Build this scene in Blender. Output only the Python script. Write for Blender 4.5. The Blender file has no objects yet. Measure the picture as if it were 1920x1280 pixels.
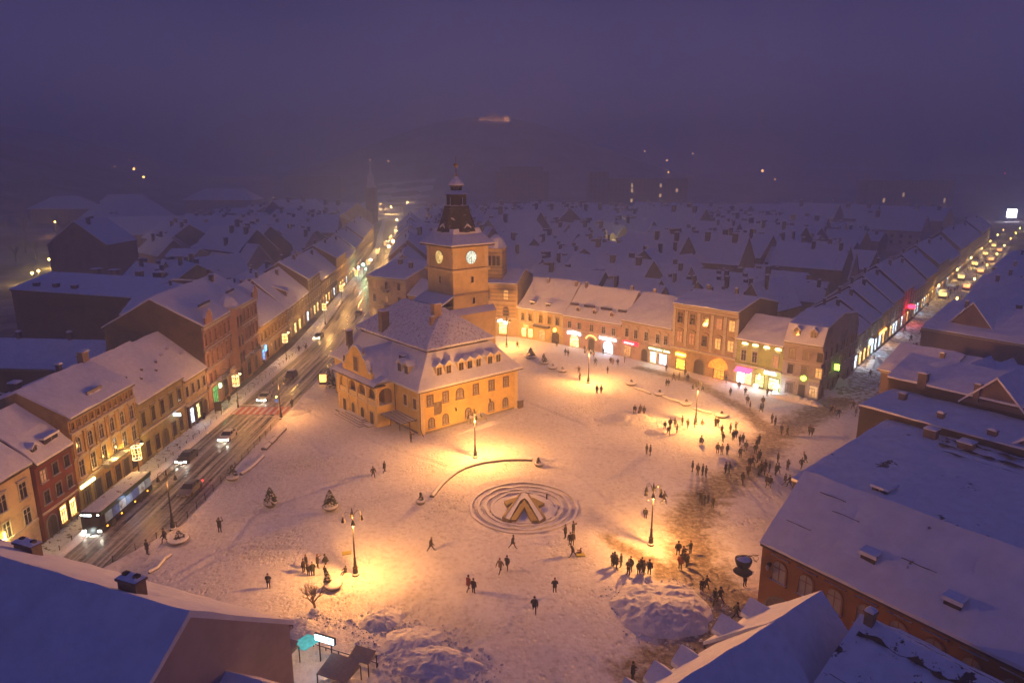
import bpy, math, random
from mathutils import Vector, Matrix, noise
random.seed(11)
S = bpy.context.scene
COL = S.collection
rad = math.radians
# ------------------------------------------------------------------ camera
F_PX, PITCH, CAM_H = 1290.0, rad(13.7), 43.0
cd = bpy.data.cameras.new("camera"); cam = bpy.data.objects.new("camera", cd); COL.objects.link(cam)
cam.location = (0, 0, CAM_H); cam.rotation_euler = (rad(90) - PITCH, 0, 0)
cd.sensor_width = 36; cd.lens = 36 * F_PX / 1920; cd.clip_start = .5; cd.clip_end = 9000
S.camera = cam
def W(x, y, z=0.0):
    """world point at height z seen at photo position (x, y)"""
    u = (x - 960) / F_PX; v = (y - 640) / F_PX
    dy = math.cos(PITCH) - v * math.sin(PITCH); dz = -math.sin(PITCH) - v * math.cos(PITCH)
    t = (z - CAM_H) / dz
    return Vector((u * t, dy * t, z))
# ------------------------------------------------------------------ sky (dusk, snow clouds lit by the town)
wd = bpy.data.worlds.new("World"); S.world = wd; wd.use_nodes = True
nt = wd.node_tree; nt.nodes.clear()
wo = nt.nodes.new('ShaderNodeOutputWorld'); bg = nt.nodes.new('ShaderNodeBackground')
tc = nt.nodes.new('ShaderNodeTexCoord'); sx = nt.nodes.new('ShaderNodeSeparateXYZ'); rp = nt.nodes.new('ShaderNodeValToRGB')
nt.links.new(tc.outputs['Generated'], sx.inputs[0])
nz = nt.nodes.new('ShaderNodeTexNoise'); nz.inputs['Scale'].default_value = 3.0; nz.inputs['Detail'].default_value = 4
nt.links.new(tc.outputs['Generated'], nz.inputs['Vector'])
ma = nt.nodes.new('ShaderNodeMath'); ma.operation = 'MULTIPLY_ADD'; ma.inputs[1].default_value = .10; ma.inputs[2].default_value = -.05
nt.links.new(nz.outputs[0], ma.inputs[0])
mb = nt.nodes.new('ShaderNodeMath'); mb.operation = 'ADD'
nt.links.new(sx.outputs[2], mb.inputs[0]); nt.links.new(ma.outputs[0], mb.inputs[1]); nt.links.new(mb.outputs[0], rp.inputs[0])
els = rp.color_ramp.elements
els[0].position = 0.0; els[0].color = (.150, .118, .290, 1)
els[1].position = 1.0; els[1].color = (.022, .034, .155, 1)
for p_, c_ in ((.07, (.100, .085, .235, 1)), (.25, (.013, .016, .084, 1)), (.5, (.021, .029, .130, 1))):
    e_ = els.new(p_); e_.color = c_
nt.links.new(rp.outputs[0], bg.inputs[0]); bg.inputs[1].default_value = 1.0
nt.links.new(bg.outputs[0], wo.inputs[0])
# ------------------------------------------------------------------ exposure
S.view_settings.view_transform = 'Standard'; S.view_settings.look = 'None'
S.view_settings.exposure = .5; S.view_settings.gamma = 1
S.render.engine = 'CYCLES'
S.cycles.use_denoising = True; S.cycles.max_bounces = 5; S.cycles.diffuse_bounces = 3
S.cycles.glossy_bounces = 2; S.cycles.volume_bounces = 1; S.cycles.sample_clamp_indirect = 4; S.cycles.sample_clamp_direct = 0
# ------------------------------------------------------------------ materials
MATS = {}
def newmat(name):
    m = bpy.data.materials.new(name); m.use_nodes = True
    b = m.node_tree.nodes['Principled BSDF']; return m, m.node_tree, b
def N(t, k, **kw):
    n = t.nodes.new(k)
    for a, v in kw.items():
        if a.startswith('i_'): n.inputs[a[2:].replace('_', ' ')].default_value = v
        else: setattr(n, a, v)
    return n
def ramp(t, src, stops):
    r = N(t, 'ShaderNodeValToRGB'); e = r.color_ramp.elements
    e[0].position, e[0].color = stops[0][0], (*stops[0][1], 1); e[1].position, e[1].color = stops[-1][0], (*stops[-1][1], 1)
    for p, c in stops[1:-1]:
        q = e.new(p); q.color = (*c, 1)
    t.links.new(src, r.inputs[0]); return r.outputs[0]
def bump(t, b, src, strength, dist=.05):
    n = N(t, 'ShaderNodeBump'); n.inputs['Strength'].default_value = strength; n.inputs['Distance'].default_value = dist
    t.links.new(src, n.inputs['Height']); t.links.new(n.outputs[0], b.inputs['Normal']); return n
def noise_n(t, scale, detail=4, rough=.55, coord='Object', stretch=None):
    c = N(t, 'ShaderNodeTexCoord'); n = N(t, 'ShaderNodeTexNoise')
    n.inputs['Scale'].default_value = scale; n.inputs['Detail'].default_value = detail; n.inputs['Roughness'].default_value = rough
    if stretch:
        mp = N(t, 'ShaderNodeMapping'); mp.inputs['Scale'].default_value = stretch
        t.links.new(c.outputs[coord], mp.inputs[0]); t.links.new(mp.outputs[0], n.inputs['Vector'])
    else: t.links.new(c.outputs[coord], n.inputs['Vector'])
    return n.outputs[0]
def plaster(key, c, dirt=.55, scale=.35):
    if key in MATS: return MATS[key]
    if not key.startswith(('council', 'tower', 'snow')): c = tuple(x * .76 for x in c)
    m, t, b = newmat(key)
    n = noise_n(t, scale, 8, .7)
    d = tuple(x * dirt for x in c)
    t.links.new(ramp(t, n, [(.36, d), (.52, c), (.72, tuple(min(1, x * 1.12) for x in c))]), b.inputs['Base Color'])
    b.inputs['Roughness'].default_value = .9
    bump(t, b, noise_n(t, 3, 6), .3, .03)
    MATS[key] = m; return m
def simple(key, c, rough=.6, metal=0, vary=.25, scale=3):
    if key in MATS: return MATS[key]
    m, t, b = newmat(key)
    n = noise_n(t, scale, 5)
    t.links.new(ramp(t, n, [(.3, tuple(x * (1 - vary) for x in c)), (.7, c)]), b.inputs['Base Color'])
    b.inputs['Roughness'].default_value = rough; b.inputs['Metallic'].default_value = metal
    MATS[key] = m; return m
def emit(key, c, s, vary=0, scale=2.5):
    if key in MATS: return MATS[key]
    m, t, b = newmat(key)
    b.inputs['Base Color'].default_value = (*[x * .4 for x in c], 1)
    b.inputs['Emission Color'].default_value = (*c, 1); b.inputs['Emission Strength'].default_value = s
    if vary:
        n = noise_n(t, scale, 3, .6)
        mr = N(t, 'ShaderNodeMapRange'); mr.inputs[1].default_value = .38; mr.inputs[2].default_value = .62
        mr.inputs[3].default_value = s * (1 - vary); mr.inputs[4].default_value = s * (1 + vary)
        t.links.new(n, mr.inputs[0]); t.links.new(mr.outputs[0], b.inputs['Emission Strength'])
    MATS[key] = m; return m
def snow(key, bare=None, under=(.05, .04, .04), bscale=.5, bstr=.35, nscale=1.2, tint=(.78, .80, .86)):
    """snow, with an optional share of bare tiles showing through where noise passes `bare`"""
    if key in MATS: return MATS[key]
    m, t, b = newmat(key)
    n1 = noise_n(t, nscale, 8, .62)
    colr = ramp(t, n1, [(.3, tuple(x * .86 for x in tint)), (.6, tint)])
    if bare is not None:
        n2 = noise_n(t, bscale, 7, .68)
        tl = noise_n(t, 6, 3, .5, stretch=(1, 1, 4))
        mx = N(t, 'ShaderNodeMix', data_type='RGBA')
        mr = N(t, 'ShaderNodeMapRange'); mr.inputs[1].default_value = bare; mr.inputs[2].default_value = bare + .025
        t.links.new(n2, mr.inputs[0]); t.links.new(mr.outputs[0], mx.inputs[0])
        t.links.new(colr, mx.inputs[6]); t.links.new(ramp(t, tl, [(.35, under), (.65, tuple(x * 2.4 for x in under))]), mx.inputs[7])
        colr = mx.outputs[2]
    t.links.new(colr, b.inputs['Base Color']); b.inputs['Roughness'].default_value = .75
    b.inputs['Specular IOR Level'].default_value = .25
    bump(t, b, n1, bstr, .25)
    MATS[key] = m; return m
SNOW = snow('snow_roof'); SNOWP = snow('snow_patchy', .60, bscale=.35); SNOWB = snow('snow_thin', .55, (.05, .035, .05), bscale=.8)
SNOWC = snow('snow_cap', bstr=.2, nscale=4)
TILE = simple('roof_tile', (.06, .04, .035), .8, scale=5)
DARKW = simple('dark_wood', (.05, .035, .03), .7)
IRON = simple('black_iron', (.025, .022, .025), .45, .6)
STONE = plaster('grey_stone', (.32, .29, .26)); TRIM = plaster('pale_trim', (.55, .50, .42), .75, 2)
GLASS = simple('dark_glass', (.025, .02, .025), .12, 0, .5, 1.2)
GLASSB = simple('curtained_glass', (.16, .13, .12), .3, 0, .6, 1.5)
LITW = emit('lit_window_warm', (1, .55, .16), .6, .5)
LITD = emit('lit_window_dim', (.9, .5, .25), .18, .6)
CHIM = plaster('chimney_plaster', (.20, .15, .13), .6, 2)
CONC = plaster('concrete', (.24, .22, .21), .7, 1.5); CONCL = plaster('snow_dusted_concrete', (.52, .50, .50), .6, 1.2)
# ------------------------------------------------------------------ mesh building
class MB:
    def __init__(s): s.v = []; s.f = []; s.m = []; s.mats = []
    def mi(s, m):
        if m not in s.mats: s.mats.append(m)
        return s.mats.index(m)
    def face(s, pts, m):
        i = len(s.v); s.v += [tuple(p) for p in pts]; s.f.append(tuple(range(i, i + len(pts)))); s.m.append(s.mi(m)); return s
    def idx(s, verts, faces, m):
        i = len(s.v); s.v += [tuple(p) for p in verts]; k = s.mi(m)
        for f in faces: s.f.append(tuple(i + a for a in f)); s.m.append(k)
        return s
    def box(s, x0, x1, y0, y1, z0, z1, m, top=None):
        v = [(x0, y0, z0), (x1, y0, z0), (x1, y1, z0), (x0, y1, z0), (x0, y0, z1), (x1, y0, z1), (x1, y1, z1), (x0, y1, z1)]
        s.idx(v, [(3, 2, 1, 0), (0, 1, 5, 4), (1, 2, 6, 5), (2, 3, 7, 6), (3, 0, 4, 7)] + ([(4, 5, 6, 7)] if top is None else []), m)
        if top is not None: s.face([v[4], v[5], v[6], v[7]], top)
        return s
    def prism(s, poly, z0, z1, m, top=None):      # poly of 2-D points, counter-clockwise
        n = len(poly); v = [(p[0], p[1], z0) for p in poly] + [(p[0], p[1], z1) for p in poly]
        s.idx(v, [tuple(range(n - 1, -1, -1))] + [(i, (i + 1) % n, n + (i + 1) % n, n + i) for i in range(n)], m)
        s.face(v[n:], top or m); return s
    def front(s, prof, y0, y1, m, fm=None):       # outline in x-z pushed from y0 (outer) to y1
        n = len(prof); v = [(x, y0, z) for x, z in prof] + [(x, y1, z) for x, z in prof]
        s.idx(v, [(i, n + i, n + (i + 1) % n, (i + 1) % n) for i in range(n)] + [tuple(range(n, 2 * n))[::-1]], m)
        s.face(v[:n], fm or m); return s
    def cyl(s, x, y, z0, z1, r0, r1, m, n=10, cap=True):
        v = []
        for k in range(n):
            a = 2 * math.pi * k / n; v.append((x + r0 * math.cos(a), y + r0 * math.sin(a), z0))
        for k in range(n):
            a = 2 * math.pi * k / n; v.append((x + r1 * math.cos(a), y + r1 * math.sin(a), z1))
        fs = [(k, (k + 1) % n, n + (k + 1) % n, n + k) for k in range(n)]
        if cap: fs += [tuple(range(n, 2 * n)), tuple(range(n - 1, -1, -1))]
        return s.idx(v, fs, m)
    def lathe(s, x, y, prof, m, n=12, square=False, rot=0):
        v = []; 
        if square: n = 4
        for r, z in prof:
            for k in range(n):
                a = 2 * math.pi * (k + (.5 if square else 0)) / n + rot; q = r * (math.sqrt(2) if square else 1)
                v.append((x + q * math.cos(a), y + q * math.sin(a), z))
        fs = [(j * n + k, j * n + (k + 1) % n, (j + 1) * n + (k + 1) % n, (j + 1) * n + k) for j in range(len(prof) - 1) for k in range(n)]
        fs.append(tuple(range((len(prof) - 1) * n, len(prof) * n)))
        return s.idx(v, fs, m)
    def tube(s, pts, r, m, n=6, r1=None):
        r1 = r if r1 is None else r1; rings = []; P = [Vector(p) for p in pts]
        for i, p in enumerate(P):
            d = (P[min(i + 1, len(P) - 1)] - P[max(i - 1, 0)]).normalized()
            a = d.orthogonal().normalized(); b = d.cross(a); q = r + (r1 - r) * i / max(1, len(P) - 1)
            rings += [tuple(p + (a * math.cos(2 * math.pi * k / n) + b * math.sin(2 * math.pi * k / n)) * q) for k in range(n)]
        fs = [(j * n + k, j * n + (k + 1) % n, (j + 1) * n + (k + 1) % n, (j + 1) * n + k) for j in range(len(P) - 1) for k in range(n)]
        return s.idx(rings, fs + [tuple(range(n))[::-1], tuple(range((len(P) - 1) * n, len(P) * n))], m)
    def sheet(s, grid, m, flip=False):            # grid[i][j] of points
        r = len(grid); c = len(grid[0]); v = [p for row in grid for p in row]
        f = [(i * c + j, i * c + j + 1, (i + 1) * c + j + 1, (i + 1) * c + j) for i in range(r - 1) for j in range(c - 1)]
        if flip: f = [q[::-1] for q in f]
        return s.idx(v, f, m)
    def mesh(s, name, smooth=False):
        me = bpy.data.meshes.new(name); me.from_pydata(s.v, [], s.f)
        for m in s.mats: me.materials.append(m)
        me.polygons.foreach_set('material_index', s.m)
        if smooth: me.polygons.foreach_set('use_smooth', [True] * len(me.polygons))
        me.update(); return me
    def obj(s, name, parent=None, loc=(0, 0, 0), smooth=False, weld=False):
        me = s.mesh(name, smooth)
        if weld:
            import bmesh
            b = bmesh.new(); b.from_mesh(me); bmesh.ops.remove_doubles(b, verts=b.verts, dist=.001); b.to_mesh(me); b.free()
            if smooth: me.polygons.foreach_set('use_smooth', [True] * len(me.polygons))
        return link(name, me, parent, loc)
def link(name, me, parent=None, loc=(0, 0, 0), rz=0):
    o = bpy.data.objects.new(name, me); COL.objects.link(o); o.parent = parent; o.location = loc; o.rotation_euler.z = rz
    return o
def tag(o, label=None, cat=None, group=None, kind=None):
    if label: o['label'] = label
    if cat: o['category'] = cat
    if group: o['group'] = group
    if kind: o['kind'] = kind
    return o
def thing(name, label, cat, loc=(0, 0, 0), rz=0, group=None):
    o = link(name, None, None, loc, rz); o.empty_display_size = .2
    return tag(o, label, cat, group)
def copy_tree(o, parent=None, top=True):
    c = o.copy(); COL.objects.link(c); c.parent = parent
    for ch in o.children: copy_tree(ch, c, False)
    return c
ORD = ['first', 'second', 'third', 'fourth', 'fifth', 'sixth', 'seventh', 'eighth', 'ninth', 'tenth', 'eleventh', 'twelfth', 'thirteenth',
       'fourteenth', 'fifteenth', 'sixteenth', 'seventeenth', 'eighteenth', 'nineteenth', 'twentieth']
def point(name, loc, power, col, parent=None, r=.12, falloff='Linear', spot=None):
    l = bpy.data.lights.new(name, 'SPOT' if spot else 'POINT'); l.energy = power; l.color = col; l.shadow_soft_size = r; l.volume_factor = .5
    if spot: l.spot_size = rad(spot); l.spot_blend = .6
    if falloff != 'Quadratic':
        l.use_nodes = True; t = l.node_tree; em = t.nodes['Emission']
        lf = t.nodes.new('ShaderNodeLightFalloff'); lf.inputs['Strength'].default_value = 1.0; lf.inputs['Smooth'].default_value = 0
        if falloff == 'Mixed':
            mm = t.nodes.new('ShaderNodeMath'); mm.operation = 'MULTIPLY_ADD'; mm.inputs[1].default_value = .030
            t.links.new(lf.outputs['Linear'], mm.inputs[0]); t.links.new(lf.outputs['Quadratic'], mm.inputs[2]); t.links.new(mm.outputs[0], em.inputs['Strength'])
        else: t.links.new(lf.outputs[falloff], em.inputs['Strength'])
    o = bpy.data.objects.new(name, l); COL.objects.link(o); o.location = loc; o.parent = parent; return o
SODIUM = (1.0, .385, .075); WARM = (1.0, .62, .28); COOL = (.75, .88, 1.0)
# ================================================================== SETTING: ground, plaza, road, hills
def seg_d(p, a, b):
    ax, ay = a; bx, by = b; dx, dy = bx - ax, by - ay; t = max(0, min(1, ((p[0] - ax) * dx + (p[1] - ay) * dy) / (dx * dx + dy * dy)))
    return math.hypot(p[0] - ax - t * dx, p[1] - ay - t * dy)
def pl_d(p, pl): return min(seg_d(p, pl[i], pl[i + 1]) for i in range(len(pl) - 1))
def g2(x, y): w = W(x, y); return (w.x, w.y)
MUD = [([g2(*p) for p in [(1215, 1275), (1330, 1190), (1370, 1130), (1300, 1050), (1290, 985), (1320, 935), (1400, 880), (1450, 820), (1520, 780), (1600, 740), (1650, 690)]], 3.4),
       ([g2(*p) for p in [(1300, 1050), (1240, 1075)]], 1.6), ([g2(*p) for p in [(1450, 820), (1400, 770), (1300, 715), (1200, 690)]], 1.8),
       ([g2(*p) for p in [(1370, 1130), (1230, 1060), (1140, 1010)]], 1.2)]
CHURN = [(g2(740, 1130), 7), (g2(800, 1200), 8), (g2(830, 1270), 8), (g2(1240, 1140), 7), (g2(1380, 1130), 6), (g2(500, 1030), 5), (g2(1330, 1130), 6), (g2(560, 870), 6), (g2(850, 960), 5), (g2(1200, 780), 4), (g2(620, 1150), 6)]
RUTS = [[g2(*p) for p in q] for q in ([(620, 1130), (700, 1190), (760, 1240)], [(636, 1122), (716, 1182), (780, 1236)], [(655, 1118), (735, 1178), (800, 1226)],
        [(340, 1085), (400, 1050), (470, 1030), (560, 1030)], [(330, 1075), (390, 1040), (440, 1022)], [(440, 1010), (470, 970), (560, 930), (660, 900)],
        [(1190, 880), (1240, 930)], [(850, 700), (1000, 760), (1100, 800)], [(560, 760), (700, 830), (850, 880), (1000, 830), (1180, 850)],
        [(540, 790), (600, 850), (700, 870)], [(480, 960), (620, 960), (760, 930)], [(980, 840), (1100, 900), (1220, 1010)])]
FC = (1.6, 84.2)
gx0, gx1, gy0, gy1, st = -45.6, 90.0, 34.0, 208.0, .42
nx = int((gx1 - gx0) / st) + 1; ny = int((gy1 - gy0) / st) + 1
def road_right(y): return -41.8 - max(0, (y - 172)) * .13 - (max(0, 78 - y)) * .45
def plaza_h(x, y):
    h = .10 + .10 * noise.noise((x * .09, y * .09, 0)) + .05 * noise.noise((x * .35, y * .35, 4)) + .03 * abs(noise.noise((x * 1.3, y * 1.3, 7)))
    ch = 0
    for c, r in CHURN:
        d = math.hypot(x - c[0], y - c[1]); ch = max(ch, 1 - d / r)
    if ch > 0: h += min(1, ch * 1.5) * (.26 * abs(noise.noise((x * .75, y * .75, 2))) + .10 * abs(noise.noise((x * 1.9, y * 1.9, 3))))
    mud = max(max(0, 1 - pl_d((x, y), l) / (w * 1.5)) for l, w in MUD)
    h -= mud * .12
    for r in RUTS:
        b0 = r[0]
        d = pl_d((x, y), r)
        if d < .9: h += (-.2 if d < .4 else .13) * (1 - d / .9)
    d = math.hypot(x - FC[0], y - FC[1])
    if d < 8.2: h = h * .3 - (.35 if d < 7 else .35 * (8.2 - d) / 1.2) * 1.0
    if d < 4.5: h = -.85 + .08 * noise.noise((x, y, 5))
    e = x - road_right(y)
    if e < 1.6: h += .28 * max(0, 1 - abs(e - .8) / .8) * (1 + noise.noise((x, y * .6, 9)))
    if e < .1: h = -.4
    return max(h, -.95), max(0, min(1, mud)), max(0, min(1, ch * 1.4))
vs = []; at = []; ac = []
for j in range(ny):
    y = gy0 + j * st
    for i in range(nx):
        x = gx0 + i * st; h, m_, c_ = plaza_h(x, y); vs.append((x, y, h)); at.append(m_); ac.append(c_)
fs = [(j * nx + i, j * nx + i + 1, (j + 1) * nx + i + 1, (j + 1) * nx + i) for j in range(ny - 1) for i in range(nx - 1)]
me = bpy.data.meshes.new('plaza_ground'); me.from_pydata(vs, [], fs); me.polygons.foreach_set('use_smooth', [True] * len(fs))
me.attributes.new('trampled', 'FLOAT', 'POINT').data.foreach_set('value', at)
me.attributes.new('churned', 'FLOAT', 'POINT').data.foreach_set('value', ac)
m, t, b = newmat('plaza_snow')
a1 = N(t, 'ShaderNodeAttribute', attribute_name='trampled'); a2 = N(t, 'ShaderNodeAttribute', attribute_name='churned')
n1 = noise_n(t, .5, 9, .68); n2 = noise_n(t, 1.5, 9, .74); n3 = noise_n(t, .07, 5, .6)
base = ramp(t, n2, [(.34, (.52, .50, .53)), (.48, (.74, .74, .78)), (.6, (.80, .81, .85))])
dirt = ramp(t, n2, [(.32, (.07, .05, .035)), (.48, (.20, .155, .11)), (.66, (.50, .46, .42))])
f1 = N(t, 'ShaderNodeMath', operation='MULTIPLY_ADD'); f1.inputs[1].default_value = 1.9; t.links.new(a1.outputs['Fac'], f1.inputs[0])
f1b = N(t, 'ShaderNodeMath', operation='MULTIPLY_ADD'); f1b.inputs[1].default_value = 3.2; f1b.inputs[2].default_value = -1.95; t.links.new(n1, f1b.inputs[0])
t.links.new(f1b.outputs[0], f1.inputs[2])
f1c = N(t, 'ShaderNodeClamp'); t.links.new(f1.outputs[0], f1c.inputs[0])
mx = N(t, 'ShaderNodeMix', data_type='RGBA'); t.links.new(f1c.outputs[0], mx.inputs[0]); t.links.new(base, mx.inputs[6]); t.links.new(dirt, mx.inputs[7])
mg = N(t, 'ShaderNodeMapRange'); mg.inputs[1].default_value = .42; mg.inputs[2].default_value = .72; t.links.new(n3, mg.inputs[0])
mg2 = N(t, 'ShaderNodeMath', operation='MULTIPLY'); mg2.inputs[1].default_value = .35; t.links.new(mg.outputs[0], mg2.inputs[0])
mx2 = N(t, 'ShaderNodeMix', data_type='RGBA'); mx2.inputs[7].default_value = (.46, .42, .42, 1)
t.links.new(mg2.outputs[0], mx2.inputs[0]); t.links.new(mx.outputs[2], mx2.inputs[6])
t.links.new(mx2.outputs[2], b.inputs['Base Color']); b.inputs['Roughness'].default_value = .7; b.inputs['Specular IOR Level'].default_value = .3
vo = N(t, 'ShaderNodeTexVoronoi'); vo.inputs['Scale'].default_value = 1.9
cc = N(t, 'ShaderNodeTexCoord'); mp = N(t, 'ShaderNodeMapping'); mp.inputs['Scale'].default_value = (1, .65, 1); mp.inputs['Rotation'].default_value = (0, 0, .6)
t.links.new(cc.outputs['Object'], mp.inputs[0]); t.links.new(mp.outputs[0], vo.inputs['Vector'])
vm = N(t, 'ShaderNodeMapRange'); vm.inputs[1].default_value = .1; vm.inputs[2].default_value = .45; t.links.new(vo.outputs['Distance'], vm.inputs[0])
vs2 = N(t, 'ShaderNodeMath', operation='MULTIPLY_ADD'); vs2.inputs[1].default_value = .4; t.links.new(vm.outputs[0], vs2.inputs[0]); t.links.new(n2, vs2.inputs[2])
bn = bump(t, b, vs2.outputs[0], .9, .42)
cm = N(t, 'ShaderNodeMath', operation='MULTIPLY_ADD'); cm.inputs[1].default_value = .5
n4 = noise_n(t, .16, 4, .6); mk = N(t, 'ShaderNodeMapRange'); mk.inputs[1].default_value = .40; mk.inputs[2].default_value = .62; mk.inputs[3].default_value = .12; mk.inputs[4].default_value = .75
t.links.new(n4, mk.inputs[0]); t.links.new(mk.outputs[0], cm.inputs[2])
t.links.new(a2.outputs['Fac'], cm.inputs[0]); t.links.new(cm.outputs[0], bn.inputs['Strength'])
me.materials.append(m); MATS['plaza'] = m
tag(link('plaza_ground', me), 'snow-covered square with trampled paths', kind='structure')
# wide ground sheet and hills, one heightfield
def hill(x, y):
    h = -.6
    r = math.hypot(x, y)
    if r > 450:
        k = min(1, (r - 450) / 700); h += k * 18 * (noise.noise((x * .003, y * .003, 1)) + .2) * (1 - math.exp(-((x + 140) / 90) ** 2 - ((y - 850) / 230) ** 2))
    h += 135 * math.exp(-(((x + 30) / 300) ** 2 + ((y - 1240) / 230) ** 2))
    h += 120 * math.exp(-(((x + 760) / 250) ** 2 + ((y - 620) / 300) ** 2)) + 120 * math.exp(-(((x + 900) / 300) ** 2 + ((y - 1200) / 400) ** 2))
    h += 60 * math.exp(-(((x - 900) / 500) ** 2 + ((y - 1900) / 400) ** 2))
    return h
rows = []
xs = [-3200, -2200, -1600] + [-1200 + 40 * i for i in range(61)] + [1600, 2200, 3200]
ys = [-400, -100] + [20 + 40 * i for i in range(46)] + [2200, 3000, 4200]
mb = MB()
m, t, b = newmat('far_snow_ground')
t.links.new(ramp(t, noise_n(t, .03, 8, .75), [(.42, (.05, .05, .055)), (.64, (.34, .35, .39))]), b.inputs['Base Color']); b.inputs['Roughness'].default_value = .9
mb.sheet([[(x, y, hill(x, y)) for x in xs] for y in ys], m)
tag(mb.obj('ground', smooth=True), kind='structure')
# road: a strip that follows the street
def strip(pts, w0, w1, z, mat, name, kind='structure', lat=8):
    rows = []; uv = []
    P = [Vector((p[0], p[1])) for p in pts]; L = 0
    for i, p in enumerate(P):
        d = (P[min(i + 1, len(P) - 1)] - P[max(i - 1, 0)]).normalized(); n_ = Vector((d.y, -d.x))
        if i: L += (p - P[i - 1]).length
        rows.append([(p.x + n_.x * q, p.y + n_.y * q, z) for q in [w0 + (w1 - w0) * k / lat for k in range(lat + 1)]])
        uv.append([((w0 + (w1 - w0) * k / lat), L) for k in range(lat + 1)])
    mb = MB().sheet(rows, mat, True); me = mb.mesh(name)
    ul = me.uv_layers.new(name='UVMap'); fl = [q for r in uv for q in r]
    for lp in me.loops: ul.data[lp.index].uv = fl[lp.vertex_index]
    o = link(name, me); tag(o, kind=kind); return o
ST = [(-47.2, 50), (-47.2, 80), (-47.2, 110), (-46.8, 140), (-47.2, 170), (-50.2, 205), (-54, 240), (-59.5, 300), (-65.5, 350), (-74, 420), (-88, 500), (-104, 600), (-126, 740), (-150, 900)]
m, t, b = newmat('wet_road')
uvn = N(t, 'ShaderNodeUVMap'); mp = N(t, 'ShaderNodeMapping'); mp.inputs['Scale'].default_value = (1.3, .035, 1); t.links.new(uvn.outputs[0], mp.inputs[0])
na = N(t, 'ShaderNodeTexNoise'); na.inputs['Scale'].default_value = 1.0; na.inputs['Detail'].default_value = 6; na.inputs['Roughness'].default_value = .65; t.links.new(mp.outputs[0], na.inputs['Vector'])
nb_ = noise_n(t, 1.5, 6, .7)
ad = N(t, 'ShaderNodeMath', operation='MULTIPLY_ADD'); ad.inputs[1].default_value = .3; t.links.new(nb_, ad.inputs[0]); t.links.new(na.outputs[0], ad.inputs[2])
t.links.new(ramp(t, ad.outputs[0], [(.50, (.04, .036, .036)), (.60, (.10, .088, .08)), (.68, (.32, .29, .27)), (.78, (.60, .58, .57))]), b.inputs['Base Color'])
t.links.new(ramp(t, ad.outputs[0], [(.55, (.22, .22, .22)), (.75, (.7, .7, .7))]), b.inputs['Roughness'])
bump(t, b, ad.outputs[0], .25, .05); MATS['road'] = m
strip(ST, -5.1, 5.4, .0, m, 'road')
slush = snow('snow_slush', .56, (.10, .08, .07), bscale=1.4, nscale=2)
strip(ST, -8.8, -5.1, .13, slush, 'pavement')
mb = MB(); 
for i in range(10): pass
strip([(p[0] + 9.5, p[1]) for p in ST[5:]], -4.2, 3.6, .10, slush, 'pavement')
# snow bank along the far kerb
rows = []
for i in range(150):
    y = 66 + i * 1.2; x = -52.2 if y < 172 else -52.2 - (y - 172) * .11
    hh = .35 + .3 * abs(noise.noise((y * .35, 0, 0)))
    rows.append([(x - 1.3, y, .12), (x - .8, y, .12 + hh * .7), (x - .3, y, .12 + hh), (x + .1 + .15 * noise.noise((y, 2, 0)), y, hh * .6), (x + .35, y, -.02)])
tag(MB().sheet(rows, SNOWC).obj('snow_bank', smooth=True), 'long ridge of ploughed snow between the far pavement and the road', 'snow bank')
# centre line remains, crossing stripes
WHITE = simple('road_paint_white', (.72, .70, .66), .6, vary=.4); REDP = simple('road_paint_red', (.50, .07, .06), .55, vary=.35)
c0 = W(437, 772); c1 = W(527, 778)
yc = 128.5 - 6.6
mb = MB().box(-52.2, -42.0, yc - 2.1, yc + 2.1, -.02, .008, REDP)
for k in range(8):
    x = -51.7 + k * 1.24; mb.box(x, x + .55, yc - 1.9, yc + 1.9, .0, .014, WHITE)
tag(mb.obj('crosswalk'), kind='structure')
mb = MB()
mb.box(-52.0, -47.3, yc + 3.0, yc + 3.35, -.01, .010, WHITE); mb.box(-47.0, -42.2, yc - 3.4, yc - 3.05, -.01, .010, WHITE)
for y in range(60, 116, 1): mb.box(-47.05, -46.9, y, y + .98, -.01, .010, WHITE)
for y in range(128, 175, 6): mb.box(-47.05, -46.9, y, y + 3.2, -.01, .010, WHITE)
tag(mb.obj('road_markings'), kind='structure')
# pedestrian street to the right: trodden snow
PS = [(66, 126), (84, 149), (120, 194), (160, 246), (200, 297), (260, 375), (330, 468), (400, 562), (470, 655)]
strip(PS, -5.0, 7.5, .32, snow('street_slush', .50, (.16, .12, .08), bscale=1.0, nscale=2), 'pedestrian_street')
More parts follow.
